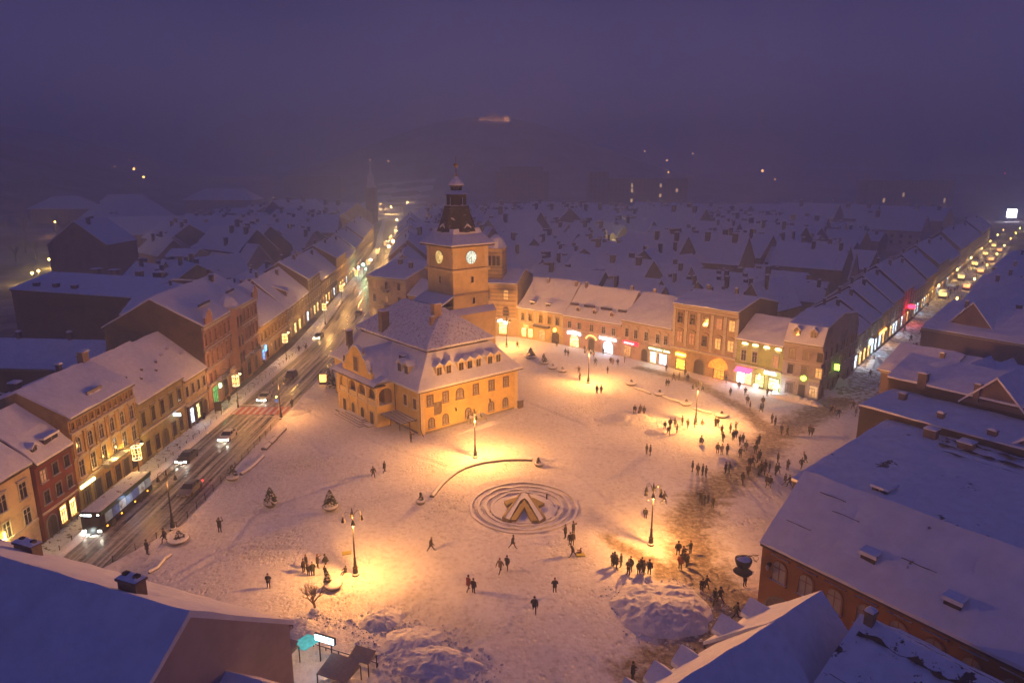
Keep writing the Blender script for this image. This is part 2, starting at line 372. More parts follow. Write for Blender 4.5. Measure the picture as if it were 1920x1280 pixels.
# ================================================================== HOUSES
WC = {}
def arch_prof(w, h, n=6, x0=0, z0=0, rise=None):
    r = w / 2 if rise is None else rise
    return [(x0 - w / 2, z0), (x0 + w / 2, z0)] + [(x0 + w / 2 * math.cos(math.pi * k / n), z0 + h - r + r * math.sin(math.pi * k / n)) for k in range(n + 1)]
def window_meshes(w, h, style, fm, pm):
    """frame mesh and pane mesh of one window: x centred, z from the sill, outside towards -y"""
    key = (w, h, style, fm.name, pm.name)
    if key in WC: return WC[key]
    f = MB(); p = MB()
    arch = 'arch' in style; t = .17
    if arch:
        o = arch_prof(w + 2 * t, h + t, 8, 0, 0); i_ = arch_prof(w, h, 8, 0, .02)
        rise = w / 2
        p.face([(x, -.03, z) for x, z in i_], pm)
        n = len(o)
        for a in range(1, n):
            b2 = (a + 1) % n
            if a == n - 1: b2 = 0
            f.idx([(o[a][0], -.12, o[a][1]), (o[b2][0], -.12, o[b2][1]), (i_[b2][0], -.12, i_[b2][1]), (i_[a][0], -.12, i_[a][1]),
                   (o[a][0], 0, o[a][1]), (o[b2][0], 0, o[b2][1]), (i_[b2][0], 0, i_[b2][1]), (i_[a][0], 0, i_[a][1])],
                  [(0, 3, 2, 1), (0, 1, 5, 4), (3, 7, 6, 2)], fm)
    else:
        p.face([(-w / 2, -.03, 0), (w / 2, -.03, 0), (w / 2, -.03, h), (-w / 2, -.03, h)], pm)
        f.box(-w / 2 - t, -w / 2, -.12, 0, 0, h, fm); f.box(w / 2, w / 2 + t, -.12, 0, 0, h, fm); f.box(-w / 2 - t, w / 2 + t, -.122, 0, h, h + t, fm)
    if 'door' not in style and 'shop' not in style:
        f.box(-w / 2 - t - .06, w / 2 + t + .06, -.24, 0, -.14, 0, fm, SNOWC)
        f.box(-.035, .035, -.07, -.03, .02, h - .02, fm if 'dark' not in style else DARKW)
        f.box(-w / 2, w / 2, -.068, -.03, h * .66, h * .66 + .06, fm if 'dark' not in style else DARKW)
    if 'shop' in style:
        for q in (-.17, .17): f.box(q * w - .03, q * w + .03, -.09, -.03, .05, h * .75, DARKW)
        f.box(-w / 2, w / 2, -.09, -.03, h * .75, h * .75 + .07, DARKW); f.box(-w / 2 - .1, w / 2 + .1, -.3, 0, -.35, 0, fm)
    if 'door' in style:
        f.box(-.03, .03, -.08, -.03, 0, h * .8, DARKW)
    if 'ped' in style:
        f.front([(-w / 2 - .35, h + .30), (w / 2 + .35, h + .30), (w / 2 + .35, h + .42), (0, h + .85), (-w / 2 - .35, h + .42)], -.26, 0, fm)
        f.box(-w / 2 - .4, w / 2 + .4, -.28, 0, h + .44, h + .50, SNOWC) if False else None
    if 'hood' in style:
        f.box(-w / 2 - .3, w / 2 + .3, -.28, 0, h + .32, h + .46, fm, SNOWC)
    if 'bow' in style:
        pts = [(-w / 2 - .35, h + .3)] + [((w / 2 + .35) * math.cos(math.pi * (1 - k / 6)), h + .34 + .42 * math.sin(math.pi * k / 6)) for k in range(7)] + [(w / 2 + .35, h + .3)]
        f.front(pts[::-1], -.24, 0, fm)
    r = (f.mesh('window_frame'), p.mesh('pane')); WC[key] = r; return r
def add_window(T, x, z, w, h, style='rect', fm=None, pm=None, y=0, rz=0, name=None):
    fm = fm or TRIM; pm = pm or GLASS
    a, b = window_meshes(w, h, style, fm, pm)
    nm = name or ('door' if 'door' in style else 'shop_window' if 'shop' in style else 'window')
    o = link(nm, a, T, (x, y, z), rz); link('pane' if nm != 'door' else 'door_leaf', b, o); return o
def slab(x0, x1, prof, th, top, under, parent, name='roof', seed=0, jit=.11, loc=(0, 0, 0), step=1.6, edge=.22, hipl=0, hipr=0):
    """snow-laden roof: a profile of (y, z) stretched along x, lumpy on top, dark below; hip = run that each end slopes in"""
    P = [Vector((a[0], a[1])) for a in prof]; q = []
    for i in range(len(P) - 1):
        n = max(1, int((P[i + 1] - P[i]).length / step)); q += [P[i].lerp(P[i + 1], k / n) for k in range(n)]
    q.append(P[-1]); zb = P[0].y; zt = max(p.y for p in P)
    nx_ = max(2, int((x1 - x0) / step)); rows = []; low = []
    for j, p in enumerate(q):
        f = (p.y - zb) / max(.01, zt - zb); a = x0 + hipl * f; b = x1 - hipr * f; r = []; l = []
        for i in range(nx_ + 1):
            x = a + (b - a) * i / nx_; e = noise.noise((x * .5 + seed * 7.3, p.x * .5, seed * 3.1)); e2 = noise.noise((x * 1.7, p.x * 1.7, seed))
            yy = p.x + (edge * e2 if j in (0, len(q) - 1) else 0)
            r.append((x, yy, p.y + th + jit * (e * 1.6 + e2 * .7) - (.1 if j in (0, len(q) - 1) else 0))); l.append((x, p.x, p.y))
        rows.append(r); low.append(l)
    m_ = MB().sheet(rows, top, False).sheet(low, under, True)
    m_.sheet([low[0], rows[0]], top); m_.sheet([rows[-1], low[-1]], top)
    m_.sheet([[rw[0] for rw in rows], [rw[0] for rw in low]], top); m_.sheet([[rw[-1] for rw in low], [rw[-1] for rw in rows]], top)
    # eaves boards
    for s_, p in ((1, q[0]), (-1, q[-1])):
        m_.box(x0 + .02, x1 - .02, min(p.x, p.x + s_ * .25), max(p.x, p.x + s_ * .25), p.y - .22, p.y - .003, under)
    return m_.obj(name, parent, loc)
def bare_strip(parent, x0, x1, y, z, w=.8, seed=0, slope=0, name='bare_tiles', gap=.0):
    m_ = MB(); n = int((x1 - x0) / .35); run = []
    for i in range(n + 1):
        x = x0 + (x1 - x0) * i / n; a = noise.noise((x * .45, seed, 0)); b2 = noise.noise((x * 1.3, seed, 4)); c = noise.noise((x * .8, seed, 8))
        hw = w * (.45 + a * .9 + b2 * .5); yc_ = y + c * w * .8
        hw = max(hw - gap, .02); run.append(((x, yc_ - hw, z + slope * (yc_ - hw - y)), (x, yc_ + hw, z + slope * (yc_ + hw - y))))
    m_.sheet([[r[0] for r in run], [r[1] for r in run]], TILE, False)
    if not m_.v: return None
    return m_.obj(name, parent)
def chimney(parent, x, y, z0, z1, w=.7, d=.5, mat=None):
    c = MB().box(x - w / 2, x + w / 2, y - d / 2, y + d / 2, z0, z1, mat or CHIM)
    c.box(x - w / 2 - .08, x + w / 2 + .08, y - d / 2 - .08, y + d / 2 + .08, z1, z1 + .12, mat or CHIM)
    c.lathe(x, y, [(max(w, d) * .5, z1 + .12), (max(w, d) * .52, z1 + .25), (max(w, d) * .3, z1 + .40)], SNOWC, square=True)
    return c.obj('chimney', parent)
def dormer(parent, x, y, z, w, h, d, wall, pm=None, style='gable'):
    """dormer at the eaves side: face at local y, running back d"""
    m_ = MB()
    if style == 'gable':
        m_.front([(x - w / 2, z), (x + w / 2, z), (x + w / 2, z + h), (x, z + h + w * .42), (x - w / 2, z + h)], y, y + d, wall)
        for s_ in (-1, 1):
            a = (x + s_ * (w / 2 + .14), z + h - .08); b_ = (x, z + h + w * .42 + .06); t_ = .2
            v = [(a[0], y - .18, a[1]), (a[0], y + d, a[1]), (b_[0], y + d, b_[1]), (b_[0], y - .18, b_[1])]
            m_.idx(v + [(p[0], p[1], p[2] + t_) for p in v], [(0, 1, 2, 3), (7, 6, 5, 4), (0, 3, 7, 4), (1, 5, 6, 2), (0, 4, 5, 1)], SNOWC)
    else:
        m_.box(x - w / 2, x + w / 2, y, y + d, z, z + h, wall); m_.box(x - w / 2 - .15, x + w / 2 + .15, y - .2, y + d, z + h, z + h + .28, SNOWC)
    o = m_.obj('dormer', parent)
    p = MB(); pw = w - .35; p.face([(x - pw / 2, y - .02, z + .12), (x + pw / 2, y - .02, z + .12), (x + pw / 2, y - .02, z + h - .1), (x - pw / 2, y - .02, z + h - .1)], pm or GLASS)
    p.box(x - .03, x + .03, y - .05, y - .021, z + .12, z + h - .1, TRIM); p.obj('pane', o); return o
HS = 0
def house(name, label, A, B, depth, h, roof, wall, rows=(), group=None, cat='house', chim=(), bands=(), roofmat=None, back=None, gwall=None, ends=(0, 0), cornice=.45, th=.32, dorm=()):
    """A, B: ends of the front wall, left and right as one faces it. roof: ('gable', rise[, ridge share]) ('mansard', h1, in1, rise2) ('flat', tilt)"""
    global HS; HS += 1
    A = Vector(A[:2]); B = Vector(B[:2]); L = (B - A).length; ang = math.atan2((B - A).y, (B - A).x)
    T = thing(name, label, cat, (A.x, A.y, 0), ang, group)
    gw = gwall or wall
    w = MB(); w.face([(0, 0, 0), (L, 0, 0), (L, 0, h), (0, 0, h)], wall)
    k = roof[0]; ov = .45
    if k == 'gable':
        r = roof[1]; f = roof[2] if len(roof) > 2 else .5
        prof = [(-ov, h - r * ov / (depth * f)), (depth * f, h + r), (depth + ov, h - r * ov / (depth * (1 - f)))]
        shape = [(0, 0), (depth, 0), (depth, h), (depth * f, h + r), (0, h)]
    elif k == 'mansard':
        _, h1, in1, r2 = roof[:4]; f = roof[4] if len(roof) > 4 else .5
        prof = [(-ov, h - .1), (in1, h + h1), (depth * f, h + h1 + r2), (depth - in1, h + h1), (depth + ov, h - .1)]
        shape = [(0, 0), (depth, 0), (depth, h), (depth - in1, h + h1 - .05), (depth * f, h + h1 + r2 - .05), (in1, h + h1 - .05), (0, h)]
    else:
        r = roof[1]; prof = [(-ov, h), (depth + ov, h + r)]; shape = [(0, 0), (depth, 0), (depth, h + r - .02), (0, h - .02)]
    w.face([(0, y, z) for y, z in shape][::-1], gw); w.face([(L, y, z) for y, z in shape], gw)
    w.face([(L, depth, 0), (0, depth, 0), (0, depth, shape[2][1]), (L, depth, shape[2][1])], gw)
    if cornice: w.box(-.02, L + .02, -cornice, .0, h - .55, h - .25, TRIM if cornice > .4 else wall); 
    for z, ht, pr in bands: w.box(.02, L - .02, -pr, 0, z, z + ht, TRIM, SNOWC)
    w.obj('wall', T)
    R = slab(-ends[0], L + ends[1], prof, th, roofmat or SNOW, TILE, T, seed=HS)
    for c in chim:
        x, y, hh = c[:3]; zr = zprof(prof, y); chimney(R, x, y, zr - .6, zr + hh, *(c[3:] or ()))
    for d in dorm:
        x, y, wd_, hh, dd = d[:5]; dormer(R, x, y, zprof(prof, y) - .1, wd_, hh, dd, d[6] if len(d) > 6 else wall, d[7] if len(d) > 7 else None, d[5] if len(d) > 5 else 'gable')
    for r in rows:
        z, hh, ww, xs_, st_ = r[:5]; fm = r[5] if len(r) > 5 and r[5] else TRIM; lit = r[6] if len(r) > 6 else {}; pm0 = r[7] if len(r) > 7 else GLASS
        if isinstance(xs_, int): xs_ = [L * (i + .5) / xs_ for i in range(xs_)]
        for i, x in enumerate(xs_): add_window(T, x, z, ww, hh, st_, fm, lit.get(i, pm0))
    T['L'] = L; return T
def zprof(prof, y):
    for (a, b), (c, d) in zip(prof, prof[1:]):
        if a <= y <= c: return b + (d - b) * (y - a) / (c - a)
    return prof[0][1]
def sub(T, name, build, loc=(0, 0, 0)):
    m_ = MB(); build(m_); return m_.obj(name, T, loc)
def wall_light(T, x, z, power, col=WARM, y=-.9): point('lamp_light', (x, y, z), power * .42, col, T, .15, 'Quadratic')
# ---------------- the west street row (facing the road), near to far
X = -56.0
RED = plaster('dark_red_plaster', (.20, .045, .035)); OCH = plaster('ochre_plaster', (.50, .34, .13)); OLI = plaster('olive_plaster', (.33, .28, .13))
TAN = plaster('tan_plaster', (.42, .33, .22)); PINK = plaster('pink_plaster', (.42, .24, .20)); GREY = plaster('grey_plaster', (.25, .22, .20)); CRM = plaster('cream_plaster', (.62, .50, .34))
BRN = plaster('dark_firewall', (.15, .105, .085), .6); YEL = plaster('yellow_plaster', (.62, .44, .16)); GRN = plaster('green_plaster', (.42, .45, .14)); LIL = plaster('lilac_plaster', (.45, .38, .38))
SHOPW = emit('shop_warm', (1, .55, .16), 3.2, .7, 1.2); SHOPC = emit('shop_cool', (.72, .86, 1), 3.2, .7, 1.4); SHOPY = emit('shop_yellow', (1, .72, .25), 2.6, .8, 1.6)
SHOPG = emit('shop_green_white', (.85, .95, .55), 2.6, .8, 1.5); SHOPR = emit('shop_red', (1, .05, .06), 5, .3)
DIMS = emit('shop_dim', (.9, .55, .22), .4, .8, 1.5)
house('town_house', 'cream corner house at the left edge of the photo', (X - .4, 58), (X - .4, 74.6), 11, 10.5, ('gable', 4.2), CRM,
      [(6.6, 1.9, 1.1, 5, 'hood'), (3.4, 1.9, 1.1, 5, 'rect')], bands=[(3.0, .3, .12)])
house('town_house', 'dark red three-storey house with a two-tier snowy roof and lit shop windows', (X, 74.8), (X, 81.6), 12, 9.9, ('mansard', 2.6, 2.6, 2.4, .5), RED,
      [(7.2, 1.5, .95, [1.2, 3.4, 5.6], 'dark', GREY, {0: LITD}), (4.4, 1.6, .95, [1.2, 3.4, 5.6], 'dark', GREY), (.7, 2.2, 1.15, [3.5, 5.4], 'shop', OCH, {}, SHOPW), (.15, 2.6, 1.7, [1.3], 'archdoor', STONE, {}, DARKW)],
      bands=[(3.35, .25, .15)], chim=[(1.0, 6.5, 1.4, 1.0, .7)], dorm=[(4.6, .7, 2.6, 1.0, 2.2, 'shed', DARKW), (1.4, .6, .9, .9, 1.4, 'gable', DARKW)], cornice=.3)
T = house('town_house', 'ornate gold-lit facade with a long balcony and a snow-heaped parapet', (X, 81.8), (X, 97.0), 14, 13.2, ('gable', 3.2, .42), OCH,
      [(11.3, .9, .6, 11, 'rect', OCH), (8.0, 2.0, .95, 6, 'archbow', TRIM), (4.7, 2.2, 1.0, 6, 'ped', TRIM, {}, GLASS), (.6, 2.4, 1.4, [1.6, 6.4, 8.8, 13.0], 'shop', OCH, {0: GLASSB}, GLASS), (.1, 2.9, 1.5, [4.0, 11.0], 'door', STONE, {}, DARKW)],
      bands=[(3.9, .3, .25), (7.3, .25, .18), (10.7, .3, .3), (12.6, .25, .4)], chim=[(3, 8, 1.2, 1.2, .7), (11, 7.5, 1.2), (14.3, 6, 1.6, 1.4, .8)])
def balc(m_, x0=0, x1=5.2):
    m_.box(x0, x1, -1.3, 0, -.22, 0, STONE, SNOWC); m_.box(x0, x1, -1.3, -1.24, .95, 1.02, IRON); m_.box(x0, x0 + .06, -1.3, 0, .95, 1.02, IRON); m_.box(x1 - .06, x1, -1.3, 0, .95, 1.02, IRON)
    n = int((x1 - x0) / .22)
    for i in range(n + 1): m_.box(x0 + i * (x1 - x0 - .04) / n, x0 + i * (x1 - x0 - .04) / n + .035, -1.285, -1.25, 0, .95, IRON)
    for q in (x0 + .4, x1 - .7): m_.box(q, q + .25, -.9, 0, -.75, -.22, STONE)
sub(T, 'balcony', lambda m_: balc(m_), (5.2, 0, 4.55))
def pil(m_, L, n, z0, z1, w=.5, mat=None):
    for i in range(n + 1):
        x = .3 + (L - .6) * i / n; m_.box(x - w / 2, x + w / 2, -.16, 0, z0, z1, mat or TRIM); m_.box(x - w / 2 - .1, x + w / 2 + .1, -.22, 0, z1, z1 + .22, mat or TRIM)
sub(T, 'pilasters', lambda m_: pil(m_, 15.2, 6, 7.55, 10.4, .35, OCH))
def heap(m_, L=5, w=1.6, h=1.1):
    R = []
    for j in range(9):
        y = -w / 2 + w * j / 8; R.append([(x_ * L / 12, y, h * max(0, math.sin(math.pi * min(1, max(0, x_ / 12))) ** .4 * math.sin(math.pi * j / 8) ** .5 * (.55 + .9 * abs(noise.noise((x_ * .8, y * 2, L)))))) for x_ in range(13)])
    m_.sheet(R, SNOWC)
hp = sub(T, 'parapet_ornament', lambda m_: (heap(m_), m_.box(.8, 4.2, -.6, -.35, 0, .9, STONE)), (5.5, 1.6, 13.6))
for x, z, pw in ((3.6, 5.2, 150), (7.2, 4.9, 330), (10.6, 4.9, 330), (13.2, 3.2, 120), (2.0, 3.2, 40)): wall_light(T, x, z, pw, (1, .60, .14))
sub(T, 'shop_sign', lambda m_: m_.box(0, 3.0, -.2, 0, 0, .35, emit('sign_yellow_green', (.9, 1, .45), 5, .3, 4)), (.4, 0, 3.25))
T = house('town_house', 'olive two-storey house with tall windows and small snow-guard lamps', (X, 97.2), (X, 111.7), 15, 9.9, ('gable', 5.6, .52), OLI,
      [(5.6, 2.3, 1.05, 5, 'darkhood', OLI), (.2, 3.0, 1.9, [7.2], 'archdoor', OLI, {}, DARKW), (.7, 2.5, 1.3, [1.8, 4.6, 10.2, 12.6], 'shop', OLI, {}, GLASS)],
      bands=[(4.6, .3, .25)], chim=[(2.5, 8.6, 1.6, 1.0, .8)])
sub(T, 'projecting_sign', lambda m_: m_.box(0, .12, -1.2, -.1, 0, .45, emit('sign_ice_blue', (.6, .85, 1), 9)), (10.4, 0, 4.1))
wall_light(T, .8, 4.0, 60, (1, .7, .2)); wall_light(T, 7, 4.1, 22, (1, .75, .3))
for i in range(6): sub(T, 'roof_vent', lambda m_: (m_.box(0, .35, 0, .3, -.4, .35, TILE), m_.box(-.05, .4, -.05, .35, .35, .5, SNOWC)), (1.5 + i * 2.3, 2.0 + (i % 2) * 1.1, 9.9 + 5.6 * (2.0 + (i % 2) * 1.1) / 7.8 + .3))
T = house('town_house', 'tan two-storey house with a dark boxed shopfront and one bright window', (X, 111.9), (X, 120.8), 15, 9.0, ('gable', 6.2, .52), TAN,
      [(5.6, 1.8, .9, 4, 'dark', TRIM), (.7, 2.6, 1.5, [1.9], 'shop', DARKW, {}, SHOPC), (.7, 2.6, 1.3, [4.3], 'shop', DARKW, {}, SHOPY), (.15, 3.0, 1.8, [7.2], 'archdoor', STONE, {}, DARKW)],
      bands=[(4.1, .25, .3)], cornice=.3)
sub(T, 'shopfront', lambda m_: (m_.box(.4, 5.9, -.45, 0, 3.5, 4.05, DARKW, SNOWC), m_.box(.4, .8, -.4, 0, 0, 3.5, DARKW), m_.box(5.5, 5.9, -.4, 0, 0, 3.5, DARKW), m_.box(2.9, 3.3, -.4, 0, 0, 3.5, DARKW)))
for q in ((2, 4.2), (5, 4.6), (6.6, 3.0)):
    sub(T, 'skylight', lambda m_: (m_.box(0, .9, 0, 1.2, -.3, .32, TILE), m_.box(-.08, .98, -.1, 1.3, .32, .5, SNOWC)), (q[0], q[1], 9 + 6.2 * q[1] / 7.8 + .15))
T = house('palace_house', 'large pink ornate house with a deep snow-laden mansard roof', (X - .1, 121.2), (X - 1.9, 153.4), 17, 16.2, ('mansard', 2.4, 4.0, 2.6, .5), PINK,
      [(12.2, 2.3, .95, 13, 'ped', PINK), (8.2, 2.4, .95, 13, 'hood', PINK), (4.9, 2.0, .95, [2, 4.2, 12, 14.4, 17, 27, 30], 'rect', PINK), (.3, 3.6, 2.4, [3.2, 8.8, 23.5], 'shop', OCH, {0: emit('shop_green', (.10, .5, .14), .7, .8, 2)}, GLASS), (.3, 3.2, 2.0, [13, 18.5, 28.5], 'archdoor', STONE, {}, DARKW)],
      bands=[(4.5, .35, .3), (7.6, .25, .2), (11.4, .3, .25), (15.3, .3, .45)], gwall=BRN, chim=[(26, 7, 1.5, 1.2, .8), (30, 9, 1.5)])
sub(T, 'pilasters', lambda m_: (pil(m_, 32, 8, 7.9, 11.1, .5, PINK), pil(m_, 32, 8, 11.8, 15.0, .5, PINK)))
sub(T, 'bay', lambda m_: (m_.prism([(14.2, 0), (14.9, -1.2), (18.1, -1.2), (18.8, 0)], 4.2, 16.4, PINK), m_.box(14.4, 18.6, -1.4, .2, 16.4, 16.9, TRIM, SNOWC),
    m_.lathe(16.5, .8, [(2.0, 16.9), (1.9, 17.6), (1.2, 18.6), (.5, 19.2)], SNOWC, n=8), [m_.box(q, q + .8, -1.3, -1.2, z, z + 2.2, GLASS) for q in (15.2, 17.0) for z in (5, 8.6, 12.6)]))
for q in (1.2, 29): sub(T, 'corner_gable', lambda m_: (m_.front([(0, 0), (3.2, 0), (3.2, 1.2), (2.6, 2.1), (1.6, 2.6), (.6, 2.1), (0, 1.2)], -.5, -.1, PINK), m_.sheet([[(x, y, z) for y in (-.55, .0)] for x, z in ((-.1, 1.3), (.6, 2.25), (1.6, 2.85), (2.6, 2.25), (3.3, 1.3))], SNOWC)), (q, 0, 16.2))
for q, l in ((5, 7), (20, 6)): sub(T, 'roof_snow_fence', lambda m_: (heap(m_, l, 1.6, .9), m_.box(.5, l - .5, -.75, -.6, 0, .5, TILE)), (q, 3.0, 18.6))
for q in (4, 24): sub(T, 'balcony', lambda m_: balc(m_, 0, 4.4), (q, 0, 4.9))
for x, z, pw in ((3, 3.8, 90), (9, 3.8, 130), (14.5, 3.0, 150)): wall_light(T, x, z, pw, (1, .65, .22))
sub(T, 'shop_sign', lambda m_: m_.box(0, .9, -.3, -.12, 0, .9, emit('sign_green', (.5, 1, .5), 6)), (5.2, 0, 3.0))
fw = ['gable', 5.4, .5]
T = house('town_house', 'long ochre house with a broad smooth snow roof next to the pink palace', (X - 2.0, 153.8), (X - 2.9, 176), 17, 9.1, ('gable', 7.0, .55), OCH,
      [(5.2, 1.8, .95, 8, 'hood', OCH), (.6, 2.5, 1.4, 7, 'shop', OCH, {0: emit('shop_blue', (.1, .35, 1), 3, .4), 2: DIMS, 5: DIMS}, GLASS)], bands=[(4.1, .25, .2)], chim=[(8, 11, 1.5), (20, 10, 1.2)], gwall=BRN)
for x in (2, 8, 14, 20): wall_light(T, x, 3.7, 50, (1, .6, .2))
sub(T, 'projecting_sign', lambda m_: m_.box(0, 1.1, -.9, -.75, 0, 1.3, emit('sign_blue', (.12, .4, 1), 3)), (.6, 0, 3.0))
specs = [(176.4, 203, 9.0, 7.2, TAN, 'yellow-lit shop house with white strip sign'), (203.4, 222, 12.5, 5, GREY, 'grey three-storey house beyond the white strip sign'), (222.4, 252, 9.5, 7, BRN, 'brown house with smooth tall roof up the street'),
         (252.4, 275, 13, 4.5, OCH, 'tall narrow ochre house by the green-lit crossing'), (275.4, 306, 10, 6.5, CRM, 'pale house beside the green-lit crossing'), (306.4, 345, 11, 6, BRN, 'dark long house past the green lights'), (345.4, 390, 12, 6, GREY, 'far grey house along the lit street'), (390.5, 430, 12, 6, OCH, 'farthest ochre house before the boulevard lights')]
def wx(y): return X - 2.9 - max(0, y - 176) * .075 - max(0, y - 277) * .04 - max(0, y - 350) * .02
for y0, y1, h, r, mt, lb in specs:
    T = house('town_house', lb, (wx(y0), y0), (wx(y1), y1), 16, h, ('gable', r, .5), mt,
        [(z, 1.9, 1.0, max(3, int((y1 - y0) / 3)), 'hood', TRIM, {}) for z in ([5.2, 8.8] if h > 12 else [5.4])] + [(.6, 2.6, 2.0, max(3, int((y1 - y0) / 4.5)), 'shop', TAN, {1: SHOPY, 2: SHOPW, 4: SHOPC}, DIMS)],
        chim=[(4, 8, 1.6), ((y1 - y0) * .7, 6.5, 1.6, .9, .7)], group='houses along the far side of the road', gwall=BRN)
    for q in range(2): wall_light(T, 4 + q * 9, 3.8, 120, (1, .55, .18))
T.children
# ---------------- north row along the square, left to right
def gm(f): return (f.x, f.y)
RB_ = [W(917, 629), W(970, 632), W(1056, 647), W(1164, 668), W(1257, 690), W(1376, 718), W(1462, 738), W(1533, 752), W(1595, 699)]
OR1 = plaster('church_stone_yellow', (.48, .36, .18)); STRIPE = plaster('church_dark_band', (.26, .18, .11))
T = house('church_house', 'yellow banded church front with a domed belfry and a lit arched gate', RB_[0] + Vector((-2.5, .8, 0)), RB_[1], 18, 14.6, ('gable', 2.6, .5), OR1,
      [(10.2, 2.6, 1.3, [2.2, 7.4], 'arch', STRIPE, {1: LITW}), (5.6, 2.6, 1.5, [2.2, 7.4], 'arch', STRIPE), (.2, 3.4, 1.7, [2.0], 'archdoor', STONE, {}, DARKW), (.8, 2.8, 2.2, [6.6], 'shop', OR1, {}, SHOPW)],
      bands=[(4.8, .3, .25), (9.2, .25, .2)], cat='church')
sub(T, 'stone_banding', lambda m_: [m_.box(.1, 10, -.035, .0, z, z + .28, STRIPE) for z in (5.4, 6.4, 7.4, 8.4, 9.8, 10.8, 11.8, 12.8)])
tw = sub(T, 'belfry', lambda m_: (m_.lathe(0, 0, [(2.3, 0), (2.3, 8.4), (2.6, 8.6), (2.6, 9.0)], OR1, square=True), [m_.lathe(0, 0, [(2.33, z), (2.33, z + .25)], STRIPE, square=True) for z in (.8, 1.8, 2.8, 3.8, 7.6)],
     [m_.box(q - .45, q + .45, -2.36, -2.3, 4.4, 7.0, GLASS) for q in (-1.2, 0, 1.2)], [m_.box(-2.36, -2.3, q - .45, q + .45, 4.4, 7.0, GLASS) for q in (-1.2, 0, 1.2)]), (3.6, 4.0, 14.6))
sub(tw, 'dome', lambda m_: m_.lathe(0, 0, [(2.75, 0), (2.5, .7), (2.2, 1.6), (1.6, 2.6), (.8, 3.3), (.2, 3.6)], SNOWC, n=12), (0, 0, 9.0))
sub(T, 'gate_arch', lambda m_: m_.front([(-1.6, 0), (1.6, 0), (1.6, 3.6), (0, 4.9), (-1.6, 3.6)], -1.2, -.3, OR1) if False else m_.front([(-1.9, 4.0), (1.9, 4.0), (1.9, 4.3), (0, 5.2), (-1.9, 4.3)], -.7, 0, SNOWC), (2.0, 0, 0))
sub(T, 'shop_sign', lambda m_: [m_.box(q * .55, q * .55 + .4, -.3, -.15, .3 * math.sin(q * 1.3), .3 * math.sin(q * 1.3) + .45, emit('sign_white', (.85, .92, 1), 12)) for q in range(5)], (5.2, 0, 4.0))
wall_light(T, 6.5, 3.5, 260, (1, .62, .2), -1.2); wall_light(T, 2.4, 4.0, 90, (1, .6, .2), -1.2)
YE2 = plaster('warm_yellow_plaster', (.60, .48, .20)); PK2 = plaster('dusty_pink_plaster', (.52, .33, .25)); RSE = plaster('rose_grey_plaster', (.50, .38, .32)); BR2 = plaster('brown_ochre_plaster', (.42, .30, .18))
T = house('town_house', 'yellow house with pilasters, red sign and two-tier snowy roof next to the church', RB_[1], RB_[2], 16, 8.2, ('mansard', 2.5, 3.4, 4.6, .5), YE2,
      [(5.0, 1.9, .95, [1.9, 4.3, 7.6, 10.4, 12.9], 'hood', YE2), (.6, 2.3, 1.3, [2.2, 4.4], 'shop', YE2, {}, SHOPW), (.5, 2.8, 1.9, [8.1], 'arch', YE2, {}, DIMS), (.15, 3.2, 2.3, [12.4], 'archdoor', YE2, {}, DARKW)],
      bands=[(4.3, .25, .15)], dorm=[(4.2, 1.0, 1.3, 1.0, 1.6, 'shed', DARKW), (9.2, 1.0, 1.3, 1.0, 1.6, 'shed', DARKW)], chim=[(5.2, 7, 1.2), (14, 7, 1.2)])
sub(T, 'bay', lambda m_: m_.box(5.8, 10.6, -1.1, 0, 3.9, 4.5, DARKW, SNOWC))
sub(T, 'shop_sign', lambda m_: m_.box(2.3, 3.8, -.25, -.05, 3.1, 3.9, emit('sign_red_orange', (1, .12, .03), 5)))
sub(T, 'pilasters', lambda m_: [m_.box(q, q + .6, -.14, 0, 4.6, 7.6, TRIM) for q in (.7, 3, 5.6, 8.7, 11.6, 14.2)])
sub(T, 'gold_lantern', lambda m_: m_.lathe(12.4, -.5, [(.1, 3.2), (.38, 3.45), (.38, 4.0), (.1, 4.3)], emit('lantern_gold', (1, .55, .08), 6), n=8))
wall_light(T, 3.2, 3.0, 330, (1, .62, .2), -1.4); wall_light(T, 8.1, 2.5, 60, (1, .6, .25)); wall_light(T, 12.4, 2.8, 50, (1, .6, .2))
def letters(m_, x0, n, z, w, h, mat, arc=0, gap=.75, y=-.32):
    for i in range(n):
        a = (i + .5) / n - .5; zz = z - arc * a * a * 4
        if i % 3 == 2: m_.box(x0 + i * w, x0 + i * w + w * gap, y, y + .1, zz, zz + h * .28, mat); m_.box(x0 + i * w + w * .25, x0 + i * w + w * .5, y, y + .1, zz + h * .28, zz + h, mat)
        else: m_.box(x0 + i * w, x0 + i * w + w * .28, y, y + .1, zz, zz + h, mat); m_.box(x0 + i * w + w * .28, x0 + i * w + w * gap, y, y + .1, zz + h * (.6 if i % 2 else .0), zz + h * (.9 if i % 2 else .3), mat)
T = house('town_house', 'pink house with two white-glowing shop signs over arched shopfronts', RB_[2], RB_[3], 15, 7.9, ('mansard', 2.3, 3.0, 4.6, .5), PK2,
      [(4.9, 1.7, 1.0, [1.9, 4.9, 8.6, 12.1, 15.0], 'rect', TRIM), (.3, 2.9, 2.6, [3.5], 'archshop', TRIM, {}, SHOPW), (.3, 2.9, 2.8, [13.6], 'archshop', TRIM, {}, SHOPC), (.1, 3.0, 1.6, [8.7], 'archdoor', STONE, {}, DARKW)],
      bands=[(4.4, .2, .15)], dorm=[(3.5, 1.2, 1.0, 1.1, 1.8, 'gable', PK2), (8.5, 1.2, 1.0, 1.1, 1.8, 'gable', PK2), (13.5, 1.2, 1.0, 1.1, 1.8, 'gable', PK2)], chim=[(2, 7, 1.3), (15, 8, 1.5)])
